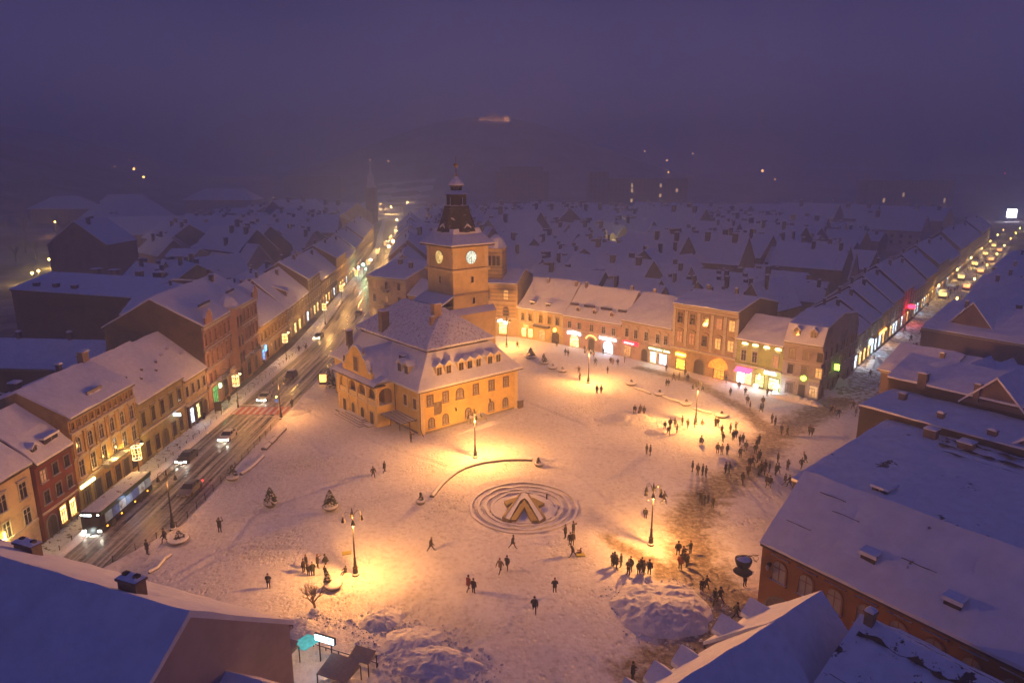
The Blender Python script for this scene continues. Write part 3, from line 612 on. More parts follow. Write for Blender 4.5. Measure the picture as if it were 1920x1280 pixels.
sub(T, 'shop_sign', lambda m_: letters(m_, 1.5, 9, 3.6, .45, .62, emit('sign_white_glow', (.80, .9, 1), 12), .28))
sub(T, 'shop_sign', lambda m_: letters(m_, 11.2, 11, 3.55, .44, .5, MATS['sign_white_glow']))
sub(T, 'garland', lambda m_: m_.tube([(8.7 + 1.5 * math.cos(a), -.25, 2.9 + 1.0 * math.sin(a)) for a in [math.pi * k / 8 for k in range(9)]], .12, emit('garland_amber', (1, .45, .1), 5), 5))
sub(T, 'roof_dark_band', lambda m_: [m_.box(a, b, 2.55, 2.95, 10.0, 10.75, TILE) for a, b in ((.2, 2.6), (4.4, 7.6), (9.4, 12.6), (14.4, 17.2))])
wall_light(T, 3.5, 3.3, 200, (.85, .9, 1), -1.5); wall_light(T, 13.6, 3.2, 300, (.85, .92, 1), -1.5)
TL = ''
def text_part(T, body, loc, size, mat, name='sign_lettering'):
    cu = bpy.data.curves.new(name, 'FONT'); cu.body = body; cu.size = size; cu.extrude = .03; cu.space_character = 1.1
    tmp = bpy.data.objects.new('tmp', cu); COL.objects.link(tmp); bpy.context.view_layer.update()
    me = bpy.data.meshes.new_from_object(tmp.evaluated_get(bpy.context.evaluated_depsgraph_get())); bpy.data.objects.remove(tmp)
    me.materials.clear(); me.materials.append(mat)
    o = link(name, me, T, loc); o.rotation_euler = (rad(90), 0, 0); return o
T = house('town_house', 'rose-grey house with bow-topped windows, a red sign and a green restaurant front', RB_[3], RB_[4], 15, 9.3, ('gable', 5.4, .55), RSE,
      [(5.2, 2.0, .95, [1.6, 4.2, 7.2, 10.4, 12.6], 'bow', TRIM), (.7, 2.2, 1.9, [1.9], 'shop', TRIM, {}, DIMS), (.1, 3.0, 1.6, [6.9], 'archdoor', STONE, {}, DARKW), (.4, 2.5, 1.5, [9.4], 'shop', TRIM, {}, SHOPG), (.5, 2.3, 1.9, [12.1], 'shop', TRIM, {}, SHOPC)],
      bands=[(8.6, .25, .35)], chim=[(11, 6.3, 1.2), (3, 8.5, 1.2)])
sub(T, 'sign_board', lambda m_: m_.box(.6, 5.0, -.3, 0, 3.4, 4.25, emit('sign_red', (1, .02, .05), 2.2)))
text_part(T, 'CAMILLA', (1.0, -.36, 3.6), .62, emit('sign_pinkwhite', (1, .5, .5), 5)) if False else sub(T, 'sign_lettering', lambda m_: letters(m_, 1.1, 8, 3.6, .36, .38, emit('sign_pinkwhite', (1, .45, .45), 6), y=-.36))
GB = plaster('olive_fascia', (.28, .32, .16))
sub(T, 'sign_board', lambda m_: m_.box(7.9, 14.0, -.2, 0, 3.15, 4.3, GB))
text_part(T, 'RESTAURANT  ROMA', (8.2, -.26, 3.5), .56, emit('sign_cream_white', (1, .95, .6), 4))
wall_light(T, 2, 2.6, 50, (1, .45, .3)); wall_light(T, 10.8, 3.0, 330, (.95, 1, .8), -1.8)
T = house('town_house', 'tall brown-ochre three-storey house with pilasters and an orange-lit doorway', RB_[4], RB_[5], 17, 15.2, ('gable', 1.9, .5), BR2,
      [(10.9, 2.3, 1.3, [1.9, 5.0, 8.2, 11.4, 14.4], 'hood', BR2, {3: LITD, 4: LITW}), (6.6, 2.3, 1.3, [1.9, 5.0, 8.2, 11.4, 14.4], 'darkbow', BR2, {0: LITD, 1: LITD, 3: LITW, 4: LITW}), (.4, 2.2, 2.2, [2.6], 'shop', DARKW, {}, emit('shop_amber', (1, .45, .05), 2.5, .9, 2.2)),
       (.1, 3.4, 2.4, [7.3], 'archdoor', STONE, {}, DARKW), (.2, 2.4, 2.4, [12.2], 'shop', DARKW, {}, emit('shop_orange', (1, .30, .04), 1.2, .8))],
      bands=[(5.0, .4, .5), (14.0, .35, .25)], gwall=BRN, chim=[(3, 9, 1.4), (10, 9, 1.4)])
sub(T, 'pilasters', lambda m_: [m_.box(q - .35, q + .35, -.16, 0, 5.6, 13.8, TRIM) for q in (.4, 3.45, 6.6, 9.8, 12.9, 15.6)])
sub(T, 'neon_sign', lambda m_: m_.box(1.4, 3.8, -.35, -.15, 3.5, 3.95, emit('sign_amber', (1, .42, .03), 22)))
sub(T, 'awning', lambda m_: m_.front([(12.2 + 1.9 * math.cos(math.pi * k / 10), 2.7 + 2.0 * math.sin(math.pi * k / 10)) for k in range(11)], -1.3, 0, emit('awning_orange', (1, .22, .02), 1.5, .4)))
wall_light(T, 2.6, 3.2, 230, (1, .48, .06), -1.0); wall_light(T, 12.2, 2.3, 110, (1, .38, .06), -1.6)
T = house('town_house', 'yellow-green house with gold-lit attic vents above bright bustling shopfronts', RB_[5], RB_[6], 14, 9.9, ('gable', 3.9, .5), GRN,
      [(5.3, 2.2, 1.0, [1.7, 4.1, 8.6], 'hood', TRIM, {2: LITD}), (.6, 2.4, 1.7, [1.5], 'shop', TRIM, {}, emit('shop_white', (1, .95, .98), 8, .3)), (.6, 2.4, 1.3, [3.1], 'shop', TRIM, {}, SHOPW), (.6, 2.3, 1.7, [5.6], 'shop', DARKW, {}, emit('shop_amber2', (1, .5, .1), 4, .9, 2.5)), (.6, 2.2, 2.0, [8.6], 'shop', DARKW, {}, SHOPY)], bands=[(4.3, .3, .35)])
for q in (1.8, 4.1, 6.5, 8.9):
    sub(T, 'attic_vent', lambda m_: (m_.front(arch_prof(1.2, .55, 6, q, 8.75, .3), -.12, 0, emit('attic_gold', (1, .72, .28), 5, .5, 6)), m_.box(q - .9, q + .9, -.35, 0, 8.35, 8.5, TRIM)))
    wall_light(T, q, 8.6, 32, (1, .78, .3), -.55)
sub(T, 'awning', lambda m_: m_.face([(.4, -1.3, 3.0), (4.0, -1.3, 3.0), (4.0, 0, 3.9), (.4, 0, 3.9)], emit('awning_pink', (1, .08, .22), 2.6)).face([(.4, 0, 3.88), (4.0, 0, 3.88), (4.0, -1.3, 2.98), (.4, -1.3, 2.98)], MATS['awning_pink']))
sub(T, 'shop_sign', lambda m_: letters(m_, 6.6, 5, 3.6, .5, .55, MATS['sign_white_glow']))
for q, z in ((5.6, .7), (9.8, .2), (10.0, 1.7)): sub(T, 'light_box', lambda m_: m_.box(q - .4, q + .4, -1.6, -1.45, z, z + .6, emit('lightbox', (.8, 1, 1), 16)))
sub(T, 'flame_lamp', lambda m_: m_.lathe(5.8, -.7, [(.05, 2.2), (.25, 2.5), (.18, 3.0), (.02, 3.4)], emit('flame', (1, .6, .2), 18), n=7))
wall_light(T, 2.0, 2.4, 420, (1, .85, .85), -1.8); wall_light(T, 6.5, 2.6, 260, (1, .7, .45), -1.8); wall_light(T, 9, 2.5, 180, (.9, .95, 1), -1.8)
A, B, D = RB_[6], RB_[7], RB_[8]
T = house('corner_house', 'lilac three-storey corner house with mansard dormers and a green disc sign', A, B, (D - B).length, 11.0, ('mansard', 3.0, 1.8, 1.4, .5), LIL,
      [(7.7, 1.9, 1.1, [1.6, 4.2, 6.9], 'dark', LIL, {1: GLASSB, 0: GLASSB}), (4.6, 1.9, 1.1, [1.6, 4.2, 6.9], 'dark', LIL, {2: LITW, 1: GLASSB}), (.6, 2.2, 1.5, [1.7], 'shop', LIL, {}, GLASSB), (.6, 2.2, 1.5, [6.3], 'shop', LIL, {}, DIMS), (.1, 2.7, 1.3, [4.1], 'door', LIL, {}, DARKW)],
      bands=[(3.7, .5, .12), (7.0, .25, .2), (10.4, .3, .4)], dorm=[(2.0, .35, 1.3, 1.5, 1.8, 'gable', LIL), (5.2, .35, 1.3, 1.5, 1.8, 'gable', LIL)])
Lc = (B - A).length
for i in range(7):
    for z, ww in ((7.7, 1.0), (4.6, 1.0), (.7, 1.5)): add_window(T, Lc, z, ww, 1.9, 'dark' if z > 1 else 'shop', LIL, GLASSB if (i * 3 + int(z)) % 4 == 0 else GLASS, y=2.2 + i * 3.6, rz=math.pi / 2)
    o = dormer(T, 0, 0, 0, 1.3, 1.5, 1.8, LIL); o.location = (Lc - .5, 2.2 + i * 3.6, 11.6); o.rotation_euler.z = math.pi / 2
sub(T, 'disc_sign', lambda m_: m_.front([(4.3 + .5 * math.cos(2 * math.pi * k / 12), 4.15 + .5 * math.sin(2 * math.pi * k / 12)) for k in range(12)], -.3, -.12, emit('sign_lime', (.45, 1, .05), 7)))
sub(T, 'projecting_sign', lambda m_: m_.box(Lc + .1, Lc + 1.0, 9.0, 9.15, 4.4, 5.6, MATS['sign_lime']))
wall_light(T, 6.3, 2.3, 45, (.8, .9, 1)); 
# pedestrian street, left-hand row
n0 = D; dr = Vector((.618, .786, 0)); pos = 1.0
cols = [(13, 8.6, 5, TAN, 'brown low shop house with white-lit windows just inside the pedestrian street'), (12, 9.0, 5.5, YEL, 'cream house with cold blue-white shop glow in the pedestrian street'), (14, 9.5, 6, OCH, 'ochre shop house with orange strip sign in the pedestrian street'),
        (16, 10, 6.5, TAN, 'tan house near the white spotlight in the pedestrian street'), (18, 11, 6.5, plaster('brick_red', (.32, .10, .06)), 'brick-red house with a round red sign'), (22, 9, 7, GREY, 'grey house past the round red sign'),
        (26, 10, 7, OCH, 'dim ochre house midway along the pedestrian street'), (30, 12, 6, GREY, 'taller grey house midway along the pedestrian street'), (34, 10, 7, BRN, 'brown house by the yellow stalls'), (40, 12, 7, TAN, 'pale house beside the yellow stalls'), (50, 12, 6, GREY, 'far house near the glowing billboard'), (60, 13, 6, BRN, 'last house before the glowing billboard')]
palette = [SHOPC, SHOPW, emit('shop_ice', (.55, .8, 1), 4, .5), SHOPW, SHOPC, DIMS]
for i, (l, h, r, mt, lb) in enumerate(cols):
    a = n0 + dr * pos; b = n0 + dr * (pos + l); pos += l + .2
    T = house('town_house', lb, a, b, 16, h, ('gable', r, .5), mt, [(z, 1.9, 1.0, max(3, l // 4), 'hood', TRIM, {}) for z in ([5.2, 8.2] if h > 10.5 else [5.2])] + [(.5, 2.8, 2.2, max(3, int(l / 4)), 'shop', TAN, {0: palette[i % 6], 1: palette[(i + 1) % 6], 2: palette[(i + 3) % 6], 4: SHOPW}, DIMS)],
              chim=[(3, 8, 1.6), (l * .7, 6.5, 1.6, .9, .7)], group='houses along the pedestrian street', gwall=BRN)
    c = [(.9, .95, 1), (.7, .85, 1), (1, .75, .45), (.9, .92, 1), (1, .4, .25), (1, .7, .4)][i % 6] if i < 6 else (1, .62, .2)
    for q in range(max(1, l // 12)): wall_light(T, 5 + q * 11, 3.4, 420 if i < 4 else 300, c, -1.6)
    if i == 4:
        sub(T, 'round_sign', lambda m_: m_.lathe(0, 0, [(.2, 0), (1.0, .2), (1.0, .9), (.2, 1.1)], emit('sign_deep_red', (1, .01, .03), 14), n=12), (6, -1.6, 5.2)); wall_light(T, 6, 4.5, 320, (1, .05, .06), -2.2)
    if i == 2: sub(T, 'strip_sign', lambda m_: m_.box(1, 9, -.3, -.1, 3.7, 4.1, emit('sign_orange', (1, .35, .05), 10)))
    if i == 1: sub(T, 'blue_sign', lambda m_: m_.box(2, 4.5, -.4, -.1, 3.4, 4.3, emit('sign_iceblue2', (.35, .6, 1), 10)))
# cream corner house left of the council house, mural house etc.
MC = W(690, 604); 
MCR = plaster('corner_cream', (.56, .44, .32))
T = house('corner_house', 'cream three-storey corner house with iron balconies behind the council house', (-43.2, 205), (-30.6, 196.6), 26, 13.4, ('gable', 3.6, .5), MCR,
      [(10.0, 2.0, 1.05, [2.4, 7.4, 12.4], 'hood', MCR, {0: LITD}), (5.8, 2.2, 1.05, [2.4, 7.4, 12.4], 'hood', MCR, {1: LITD}), (1.0, 2.6, 1.4, 4, 'arch', MCR, {0: DIMS})], bands=[(4.6, .3, .2), (12.4, .35, .35)], chim=[(5, 9, 1.6, 1.4, .9), (11, 7, 1.8, 1.2, .8)])
for q in ((6.2, 9.7), (6.2, 5.4)): sub(T, 'balcony', lambda m_: balc(m_, 0, 2.6), (q[0], 0, q[1]))
wall_light(T, 1, 5, 160, (1, .6, .25), -3)
for k in range(6):
    add_window(T, 0, 10.0, 1.05, 2.0, 'hood', MCR, GLASS, y=2.5 + k * 4.2, rz=-math.pi / 2); add_window(T, 0, 5.8, 1.05, 2.2, 'hood', MCR, GLASS, y=2.5 + k * 4.2, rz=-math.pi / 2)
house('town_house', 'low house with smooth snow roof between the cream corner house and the clock tower', (-30.0, 196.2), (-14, 185.5), 12, 9.2, ('gable', 3.6, .5), YEL, [(5.4, 1.8, 1, 5, 'rect')], chim=[(3, 6, 3.5, 1.0, 1.0)])
specs = [(232, 262, 10), (262.5, 300, 12), (300.5, 340, 11), (340.5, 385, 12), (385.5, 440, 13)]
for i, (y0, y1, h) in enumerate(specs):
    xx = lambda y: -43.0 + 1.5 - max(0, y - 200) * .09 - max(0, y - 277) * .05
    house('town_house', ['pale house with snowy roof just past the cream corner house', 'tan house in the middle of the road\'s right-hand row', 'grey house further along the road\'s right-hand row', 'long ochre house towards the boulevard lights', 'farthest house on the right before the boulevard lights'][i],
          (xx(y1), y1), (xx(y0), y0), 15, h, ('gable', 6.5, .5), [CRM, TAN, GREY, OCH, BRN][i], [(5.5, 1.9, 1.0, int((y1 - y0) / 4), 'rect')], chim=[(5, 7, 1.5), (16, 6, 1.6)], group='houses on the right-hand side of the road')
# ================================================================== COUNCIL HOUSE
CA = W(790, 817); CB = W(970, 765); cang = math.atan2((CB - CA).y, (CB - CA).x)
CH = thing('council_house', 'yellow council house with hipped snow roof and illuminated clock tower', 'council house', (CA.x, CA.y, 0), cang)
cu_, cn_ = Vector((math.cos(cang), math.sin(cang), 0)), Vector((-math.sin(cang), math.cos(cang), 0))
def CL(px, py, z): p = W(px, py, z) - CA; return p.dot(cu_), p.dot(cn_)
def lx_on(px, y, z):                       # local x on the plane y = const whose picture column is px
    lo, hi = -30., 60.
    for _ in range(40):
        mid = (lo + hi) / 2; p = CA + cu_ * mid + cn_ * y; dep = p.y * math.cos(PITCH) - (z - CAM_H) * math.sin(PITCH)
        if 960 + F_PX * p.x / dep < px: lo = mid
        else: hi = mid
    return mid
CY = plaster('council_yellow', (.70, .50, .14), .72, .25); CT = plaster('council_trim', (.68, .54, .28), .8, 1)
WPIC = simple('window_panel', (.45, .38, .28), .5, 0, .75, 2.2)
LX, LY, EH = 21.5, 30.5, 8.0
w = MB(); w.box(0, LX, 0, LY, 0, EH + .3, CY); w.box(-.12, .75, -.12, .75, 0, EH - .3, CT); w.box(LX - .75, LX + .12, -.12, .75, 0, EH - .3, CT)
w.box(-.15, LX + .15, -.18, LY, EH - .3, EH + .0, CT); w.box(-.1, LX + .1, -.1, LY + .1, 0, .45, STONE); w.obj('wall', CH)
def ring(rects, top, parent, name, seed, k=14, jit=.06):
    rows = []
    for ri, (x0, x1, y0, y1, z) in enumerate(rects):
        r = []
        for a, b in (((x0, y0), (x1, y0)), ((x1, y0), (x1, y1)), ((x1, y1), (x0, y1)), ((x0, y1), (x0, y0))):
            for i in range(k): f = i / k; r.append((a[0] + (b[0] - a[0]) * f, a[1] + (b[1] - a[1]) * f, z))
        r.append(r[0]); rows.append([(x, y, z + (jit * noise.noise((x * .6, y * .6, seed)) * (1.5 if ri else .6))) for x, y, z in r])
    m_ = MB().sheet(rows, top); return m_.obj(name, parent, weld=True)
def rr(x0, x1, y0, y1, ins, z): return (x0 + ins, x1 - ins, y0 + ins, y1 - ins, z)
def lerp_rings(a, b, n): return [tuple(p + (q - p) * i / n for p, q in zip(a, b)) for i in range(n + 1)]
e0 = (-.8, LX + .8, -.8, LY + .8); r0 = (*e0, EH - .15); r1 = (*e0, EH + .25); r2 = rr(*e0, 1.6, EH + 1.7); r3 = (3.9, 18.0, 3.3, 27.2, 13.1)
ring([r0] + lerp_rings(r1, r2, 2) + lerp_rings(r2, r3, 4)[1:], SNOW, CH, 'roof', 3)
MB().box(4.3, 17.6, 3.7, 26.8, 11.5, 14.0, TILE).obj('clerestory_band', CH)
q0 = (3.4, 18.5, 2.8, 27.7, 13.55); q1 = (3.4, 18.5, 2.8, 27.7, 13.9); q2 = (11.0, 11.4, 8.6, 21.5, 19.4)
ring([(4.2, 17.7, 3.6, 26.9, 13.5), q0] + lerp_rings(q1, q2, 6), snow('snow_council_top', .55, (.24, .20, .25), bscale=2.4), CH, 'upper_roof', 5)
for zc, pts_, st_ in ((4.95, [(160, 0), (338, 0), (682, 0), (862, 0), (1025, 0)], 'dark'), (1.0, [(177, 0), (337, 0), (858, 0), (1020, 0)], 'archdark'), (4.9, [(500, 0)], 'archdark'), (1.0, [(595, 0)], 'archdark')):
    for px, _ in pts_:
        ww = 1.0 if len(pts_) > 1 else 1.45
        if px == 595: ww = 1.1
        add_window(CH, lx_on(780 + px / 6.095, 0, zc + .8), zc, ww, 1.75 if zc > 4 else 1.65, st_, simple('council_frame', (.16, .08, .04), .7), WPIC)
for px in (250, 357, 500, 598, 697, 828, 922):
    x = lx_on(780 + px / 6.095, 1.2, 9.8); x += 0
    d = dormer(CH, x, .75, 9.35, 1.3, 1.75, 2.2, CT, GLASS)
    d.name = 'dormer'
for y in (5.2, 7.4): d = dormer(CH, 0, 0, 0, 1.3, 1.75, 2.2, CT); d.location = (.75, y, 9.35); d.rotation_euler.z = -math.pi / 2
d = dormer(CH, 0, 0, 0, 1.6, .9, 2.2, TILE, style='shed'); d.location = (2.2, 9.0, 11.0); d.rotation_euler.z = -math.pi / 2
WD = simple('brown_shutter', (.13, .07, .04), .7)
for y, z in ((1.6, 4.3), (4.6, 4.3), (5.0, .9)): add_window(CH, 0, z, 1.1, 1.9 if z > 2 else 1.3, 'dark', CT, WD, y=y, rz=-math.pi / 2)
sub(CH, 'drainpipe', lambda m_: (m_.tube([(-.2, -.2, 7.8), (-.2, -.2, 1.2), (-.1, -.5, .4), (-.1, -.9, .1)], .08, DARKW), m_.tube([(-.15, 7.75, 7.8), (-.15, 7.75, .2)], .07, DARKW)))
sub(CH, 'roof_cornice', lambda m_: m_.box(-.82, LX + .82, -.86, -.80, EH - .28, EH - .12, DARKW))
sub(CH, 'wall_plaque', lambda m_: m_.box(2.7, 4.0, -.05, 0, 3.0, 5.3, plaster('map_plaque', (.30, .24, .17), .6, 1.2)))
sub(CH, 'mural_emblem', lambda m_: m_.front([(3.1, 3.3), (3.9, 3.0), (4.3, 3.4), (4.3, 5.6), (3.9, 5.0), (3.7, 4.4), (3.1, 4.1)], -.09, -.05, plaster('emblem_brown', (.24, .17, .10))))
for x in (7.0, 14.6): sub(CH, 'wall_lantern', lambda m_: (m_.tube([(x, 0, 3.4), (x, -.5, 3.5)], .04, IRON), m_.lathe(x, -.5, [(.05, 2.9), (.14, 3.0), (.14, 3.4), (.03, 3.55)], IRON, n=6)))
sub(CH, 'cellar_entrance', lambda m_: m_.box(9.6, 13.2, -1.2, -.1, 0, 1.15, STONE, SNOWC)); sub(CH, 'gate_box', lambda m_: m_.box(21.5, 22.6, -.6, .5, 0, 1.6, BRN, SNOWC))
# porch (loggia) on the road side
y0, y1, pr = 8.0, 21.7, -3.7
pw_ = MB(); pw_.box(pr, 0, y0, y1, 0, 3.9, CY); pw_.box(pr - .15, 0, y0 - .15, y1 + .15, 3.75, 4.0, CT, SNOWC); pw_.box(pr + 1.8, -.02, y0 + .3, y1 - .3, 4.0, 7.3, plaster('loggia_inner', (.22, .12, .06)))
def arc_wall(m_, L, z0, z1, n, ax, c0, off, mat, th=.35):
    """arcade: n arched openings along length L; ax 'y' or 'x'"""
    step = L / n; ow = step * .74; q = 10
    for i in range(n):
        a = i * step; cx = a + step / 2; r = ow / 2; sp = z0 + (z1 - z0) * .50
        top = []
        L0 = [(a, z0), (cx - r, z0), (cx - r, sp)] + [(cx - r * math.cos(math.pi * k / q), sp + r * .9 * math.sin(math.pi * k / q)) for k in range(1, q // 2 + 1)] + [(cx, z1), (a, z1)]
        R0 = [(a + step, z0), (a + step, z1), (cx, z1)] + [(cx + r * math.cos(math.pi * k / q), sp + r * .9 * math.sin(math.pi * k / q)) for k in range(q // 2, 0, -1)] + [(cx + r, sp), (cx + r, z0)]
        for poly in (L0, R0):
            n_ = len(poly)
            f = (lambda u_, z_, d: (off + d, c0 + u_, z_)) if ax == 'y' else (lambda u_, z_, d: (c0 + u_, off + d, z_))
            v = [f(u_, z_, 0) for u_, z_ in poly] + [f(u_, z_, th) for u_, z_ in poly]
            m_.idx(v, [tuple(range(n_)), tuple(range(2 * n_ - 1, n_ - 1, -1))] + [(k, (k + 1) % n_, n_ + (k + 1) % n_, n_ + k) for k in range(n_)], mat)
arc_wall(pw_, y1 - y0, 4.0, 7.4, 4, 'y', y0, pr, CY); arc_wall(pw_, 3.7, 4.0, 7.4, 1, 'x', pr, y0, CY)
pw_.box(pr, pr + .2, y0, y1, 4.0, 4.9, CT)
for k in range(5): yy = y0 + (y1 - y0) * k / 4; pw_.box(pr - .14, pr + .02, yy - .25, yy + .25, .2, 7.4, CT)
pw_.box(pr - .1, 0, y0 - .1, y1 + .1, 7.4, 7.8, CT); PO = pw_.obj('loggia', CH)
for k, yy in enumerate((9.8, 13.1, 16.5, 19.8)): add_window(PO, pr, .25, 1.3, 2.3, 'archdoor' if k in (1, 2) else 'door', CT, DARKW, y=yy, rz=-math.pi / 2)
sub(PO, 'steps', lambda m_: [m_.box(pr - 2.4 + .45 * k, pr - .15, 11.2 - .5 * (3 - k) + .5, 18.4 + .5 * (3 - k) - .5, .18 * k, .18 * (k + 1) + .05, STONE, SNOWC) for k in range(4)])
sub(PO, 'steps', lambda m_: m_.box(pr - 1.3, pr - .15, 8.8, 10.8, 0, .35, STONE, SNOWC)); sub(PO, 'steps', lambda m_: m_.box(pr - 1.3, pr - .15, 19.0, 21.2, 0, .35, STONE, SNOWC))
sk = MB(); sk.sheet([[(pr - .9, y0 - .8 + (y1 - y0 + 1.6) * i / 10, 7.75 + .06 * math.sin(i * 2.1)) for i in range(11)], [(pr - .2, y0 - .8 + (y1 - y0 + 1.6) * i / 10, 8.25 + .05 * math.sin(i * 1.3)) for i in range(11)], [(pr + 1.8, y0 - .8 + (y1 - y0 + 1.6) * i / 10, 8.9) for i in range(11)]], SNOWC)
sk.box(pr - .92, pr + 1.5, y0 - .82, y1 + .82, 7.5, 7.72, DARKW); sk.obj('loggia_roof', PO)
# gable front with volutes, and the saddle roof running back from it
gy = [(9.6, 7.8), (18.6 + 1.4, 7.8), (20.0, 9.3), (19.2, 9.4), (18.8, 10.0), (18.2, 11.2), (17.2, 11.8), (16.6, 12.6), (15.6, 13.2), (14.8, 13.35), (14.0, 13.2), (13.0, 12.6), (12.4, 11.8), (11.4, 11.2), (10.8, 10.0), (10.4, 9.4), (9.6, 9.3)]
gm_ = MB(); n_ = len(gy); v = [(pr + .1, y, z) for y, z in gy] + [(pr + .6, y, z) for y, z in gy]
gm_.idx(v, [tuple(range(n_)), tuple(range(2 * n_ - 1, n_ - 1, -1))] + [(k, (k + 1) % n_, n_ + (k + 1) % n_, n_ + k) for k in range(n_)], CY)
for (a, b), (c, d) in zip(gy[2:], gy[3:]): gm_.idx([(pr, a, b + .02), (pr + .75, a, b + .02), (pr + .75, c, d + .02), (pr, c, d + .02), (pr, a, b + .25), (pr + .75, a, b + .25), (pr + .75, c, d + .25), (pr, c, d + .25)], [(4, 5, 6, 7), (0, 4, 7, 3), (1, 2, 6, 5)], SNOWC)
for yy, zz in ((9.9, 9.5), (12.2, 12.3), (17.4, 12.2), (19.7, 9.5)): gm_.lathe(pr + .3, yy, [(.2, zz), (.25, zz + .5), (.12, zz + .7), (.22, zz + .95), (.02, zz + 1.3)], STONE, n=8)
G = gm_.obj('gable_front', CH)
add_window(G, pr + .1, 8.9, 1.7, 2.6, 'dark', CT, WD, y=14.8, rz=-math.pi / 2)
rw = [[(pr + .5 + 9.5 * i / 6, yy, zz + .05 * math.sin(i + j)) for i in range(7)] for j, (yy, zz) in enumerate([(8.2, 7.9), (10, 9.2), (12.4, 11.2), (14.8, 13.0), (17.2, 11.2), (19.6, 9.2), (21.4, 7.9)])]
MB().sheet(rw, SNOW, True).obj('saddle_roof', CH, smooth=True)
# clock tower
TX, TY, TS = 17.4, 13.9, 8.6
TWY = plaster('tower_ochre', (.66, .50, .22), .78, .3)
cx, cy = TX + TS / 2, TY + TS / 2; h2 = TS / 2
tb = MB().lathe(cx, cy, [(h2, 0), (h2, 24.6)], TWY, square=True).lathe(cx, cy, [(h2 + .3, 24.6), (h2 + .3, 25.0), (h2, 25.1), (h2, 29.3), (h2 + .5, 29.7)], TWY, square=True)
tb.lathe(cx, cy, [(h2 + .32, 24.5), (h2 + .32, 24.98)], CT, square=True).lathe(cx, cy, [(h2 + .35, 20.0), (h2 + .02, 20.3)], CT, square=True)
for s_ in (-1, 1):
    for a in (-1, 1):
        tb.box(cx + a * (h2 - .5) - .5, cx + a * (h2 - .5) + .5, cy + s_ * h2 - .1, cy + s_ * h2 + .1, 25.1, 29.2, CT); tb.box(cx + s_ * h2 - .1, cx + s_ * h2 + .1, cy + a * (h2 - .5) - .52, cy + a * (h2 - .5) + .52, 25.1, 29.2, CT)
TW = tb.obj('clock_tower', CH)
for x, z in ((cx + .3, 22.2), (cx + .6, 18.0)): add_window(TW, x, z, .6, 1.2, 'dark', CT, GLASS, y=TY)
add_window(TW, TX, 22.2, .6, 1.2, 'dark', CT, GLASS, y=cy, rz=-math.pi / 2)
def clock(parent, rz, loc, face, hands, hr):
    o = MB().front([(1.28 * math.cos(2 * math.pi * k / 24), 1.28 * math.sin(2 * math.pi * k / 24)) for k in range(24)], -.16, 0, TWY, face).obj('clock_face', parent, loc); o.rotation_euler.z = rz
    m_ = MB()
    for k in range(12):
        a = math.pi * k / 6; c, s_ = math.sin(a), math.cos(a)
        m_.face([(.92 * c - .05 * s_, -.19, .92 * s_ + .05 * c), (.92 * c + .05 * s_, -.19, .92 * s_ - .05 * c), (1.18 * c + .05 * s_, -.19, 1.18 * s_ - .05 * c), (1.18 * c - .05 * s_, -.19, 1.18 * s_ + .05 * c)], hands)
    for r in (.62, .86, 1.24):
        for k in range(24):
            a, b = 2 * math.pi * k / 24, 2 * math.pi * (k + 1) / 24
            m_.face([(r * math.cos(a), -.18, r * math.sin(a)), (r * math.cos(b), -.18, r * math.sin(b)), ((r + .05) * math.cos(b), -.18, (r + .05) * math.sin(b)), ((r + .05) * math.cos(a), -.18, (r + .05) * math.sin(a))], hands)
    for a, l, w_ in ((rad(180), 1.05, .055), (rad(hr), .7, .08)):
        c, s_ = math.sin(a), math.cos(a)
        m_.face([(-w_ * s_ - .15 * c, -.21, w_ * c - .15 * s_), (w_ * s_ - .15 * c, -.21, -w_ * c - .15 * s_), (l * c + w_ * s_, -.21, l * s_ - w_ * c), (l * c - w_ * s_, -.21, l * s_ + w_ * c)], hands)
    m_.obj('clock_hands', o); return o
CHK = simple('clock_black', (.02, .02, .02), .5)
clock(TW, 0, (cx, TY, 27.2), emit('clock_white', (.78, .92, .76), .9, .35, 1.5), CHK, 235); clock(TW, -math.pi / 2, (TX, cy, 27.2), emit('clock_yellow', (1, .68, .22), .75, .55, 1.5), simple('clock_brown', (.12, .06, .02), .5), 235)
SLATE = simple('slate_dark', (.018, .014, .018), .6, 0, .5, 4)
rw = []
def sq(h, z): return (cx - h, cx + h, cy - h, cy + h, z)
ring([sq(h2 + .9, 29.5), sq(h2 + 1.1, 29.8), sq(h2 + .2, 30.7), sq(h2 - .8, 31.7), sq(3.15, 32.7)], SNOW, TW, 'tower_eaves_roof', 9, k=5)
MB().lathe(cx, cy, [(h2 + .95, 29.3), (h2 + 1.0, 29.6)], DARKW, square=True).obj('tower_cornice', TW)
MB().lathe(cx, cy, [(4.1, 32.0), (3.6, 33.4), (3.0, 35.6), (2.6, 37.0), (2.5, 37.9)], snow('slate_snow_dust', .36, (.014, .012, .018), bscale=1.3), n=8, rot=rad(22.5)).obj('bell_roof', TW)
for ang_ in range(4):
    o = dormer(TW, 0, 0, 0, 1.3, 1.3, 1.6, plaster('dormer_ochre', (.45, .30, .16)), GLASS); a = math.pi / 2 * ang_
    o.location = (cx + 3.4 * math.sin(a), cy - 3.4 * math.cos(a), 31.5); o.rotation_euler.z = a; o.name = 'dormer'
ln = MB(); ln.lathe(cx, cy, [(2.35, 37.8), (2.35, 38.1), (2.0, 38.1)], SLATE, n=8, rot=rad(22.5)).lathe(cx, cy, [(2.38, 38.1), (2.3, 38.2)], SNOWC, n=8, rot=rad(22.5)); ln.lathe(cx, cy, [(.9, 38.1), (.9, 40.6)], DARKW, n=8)
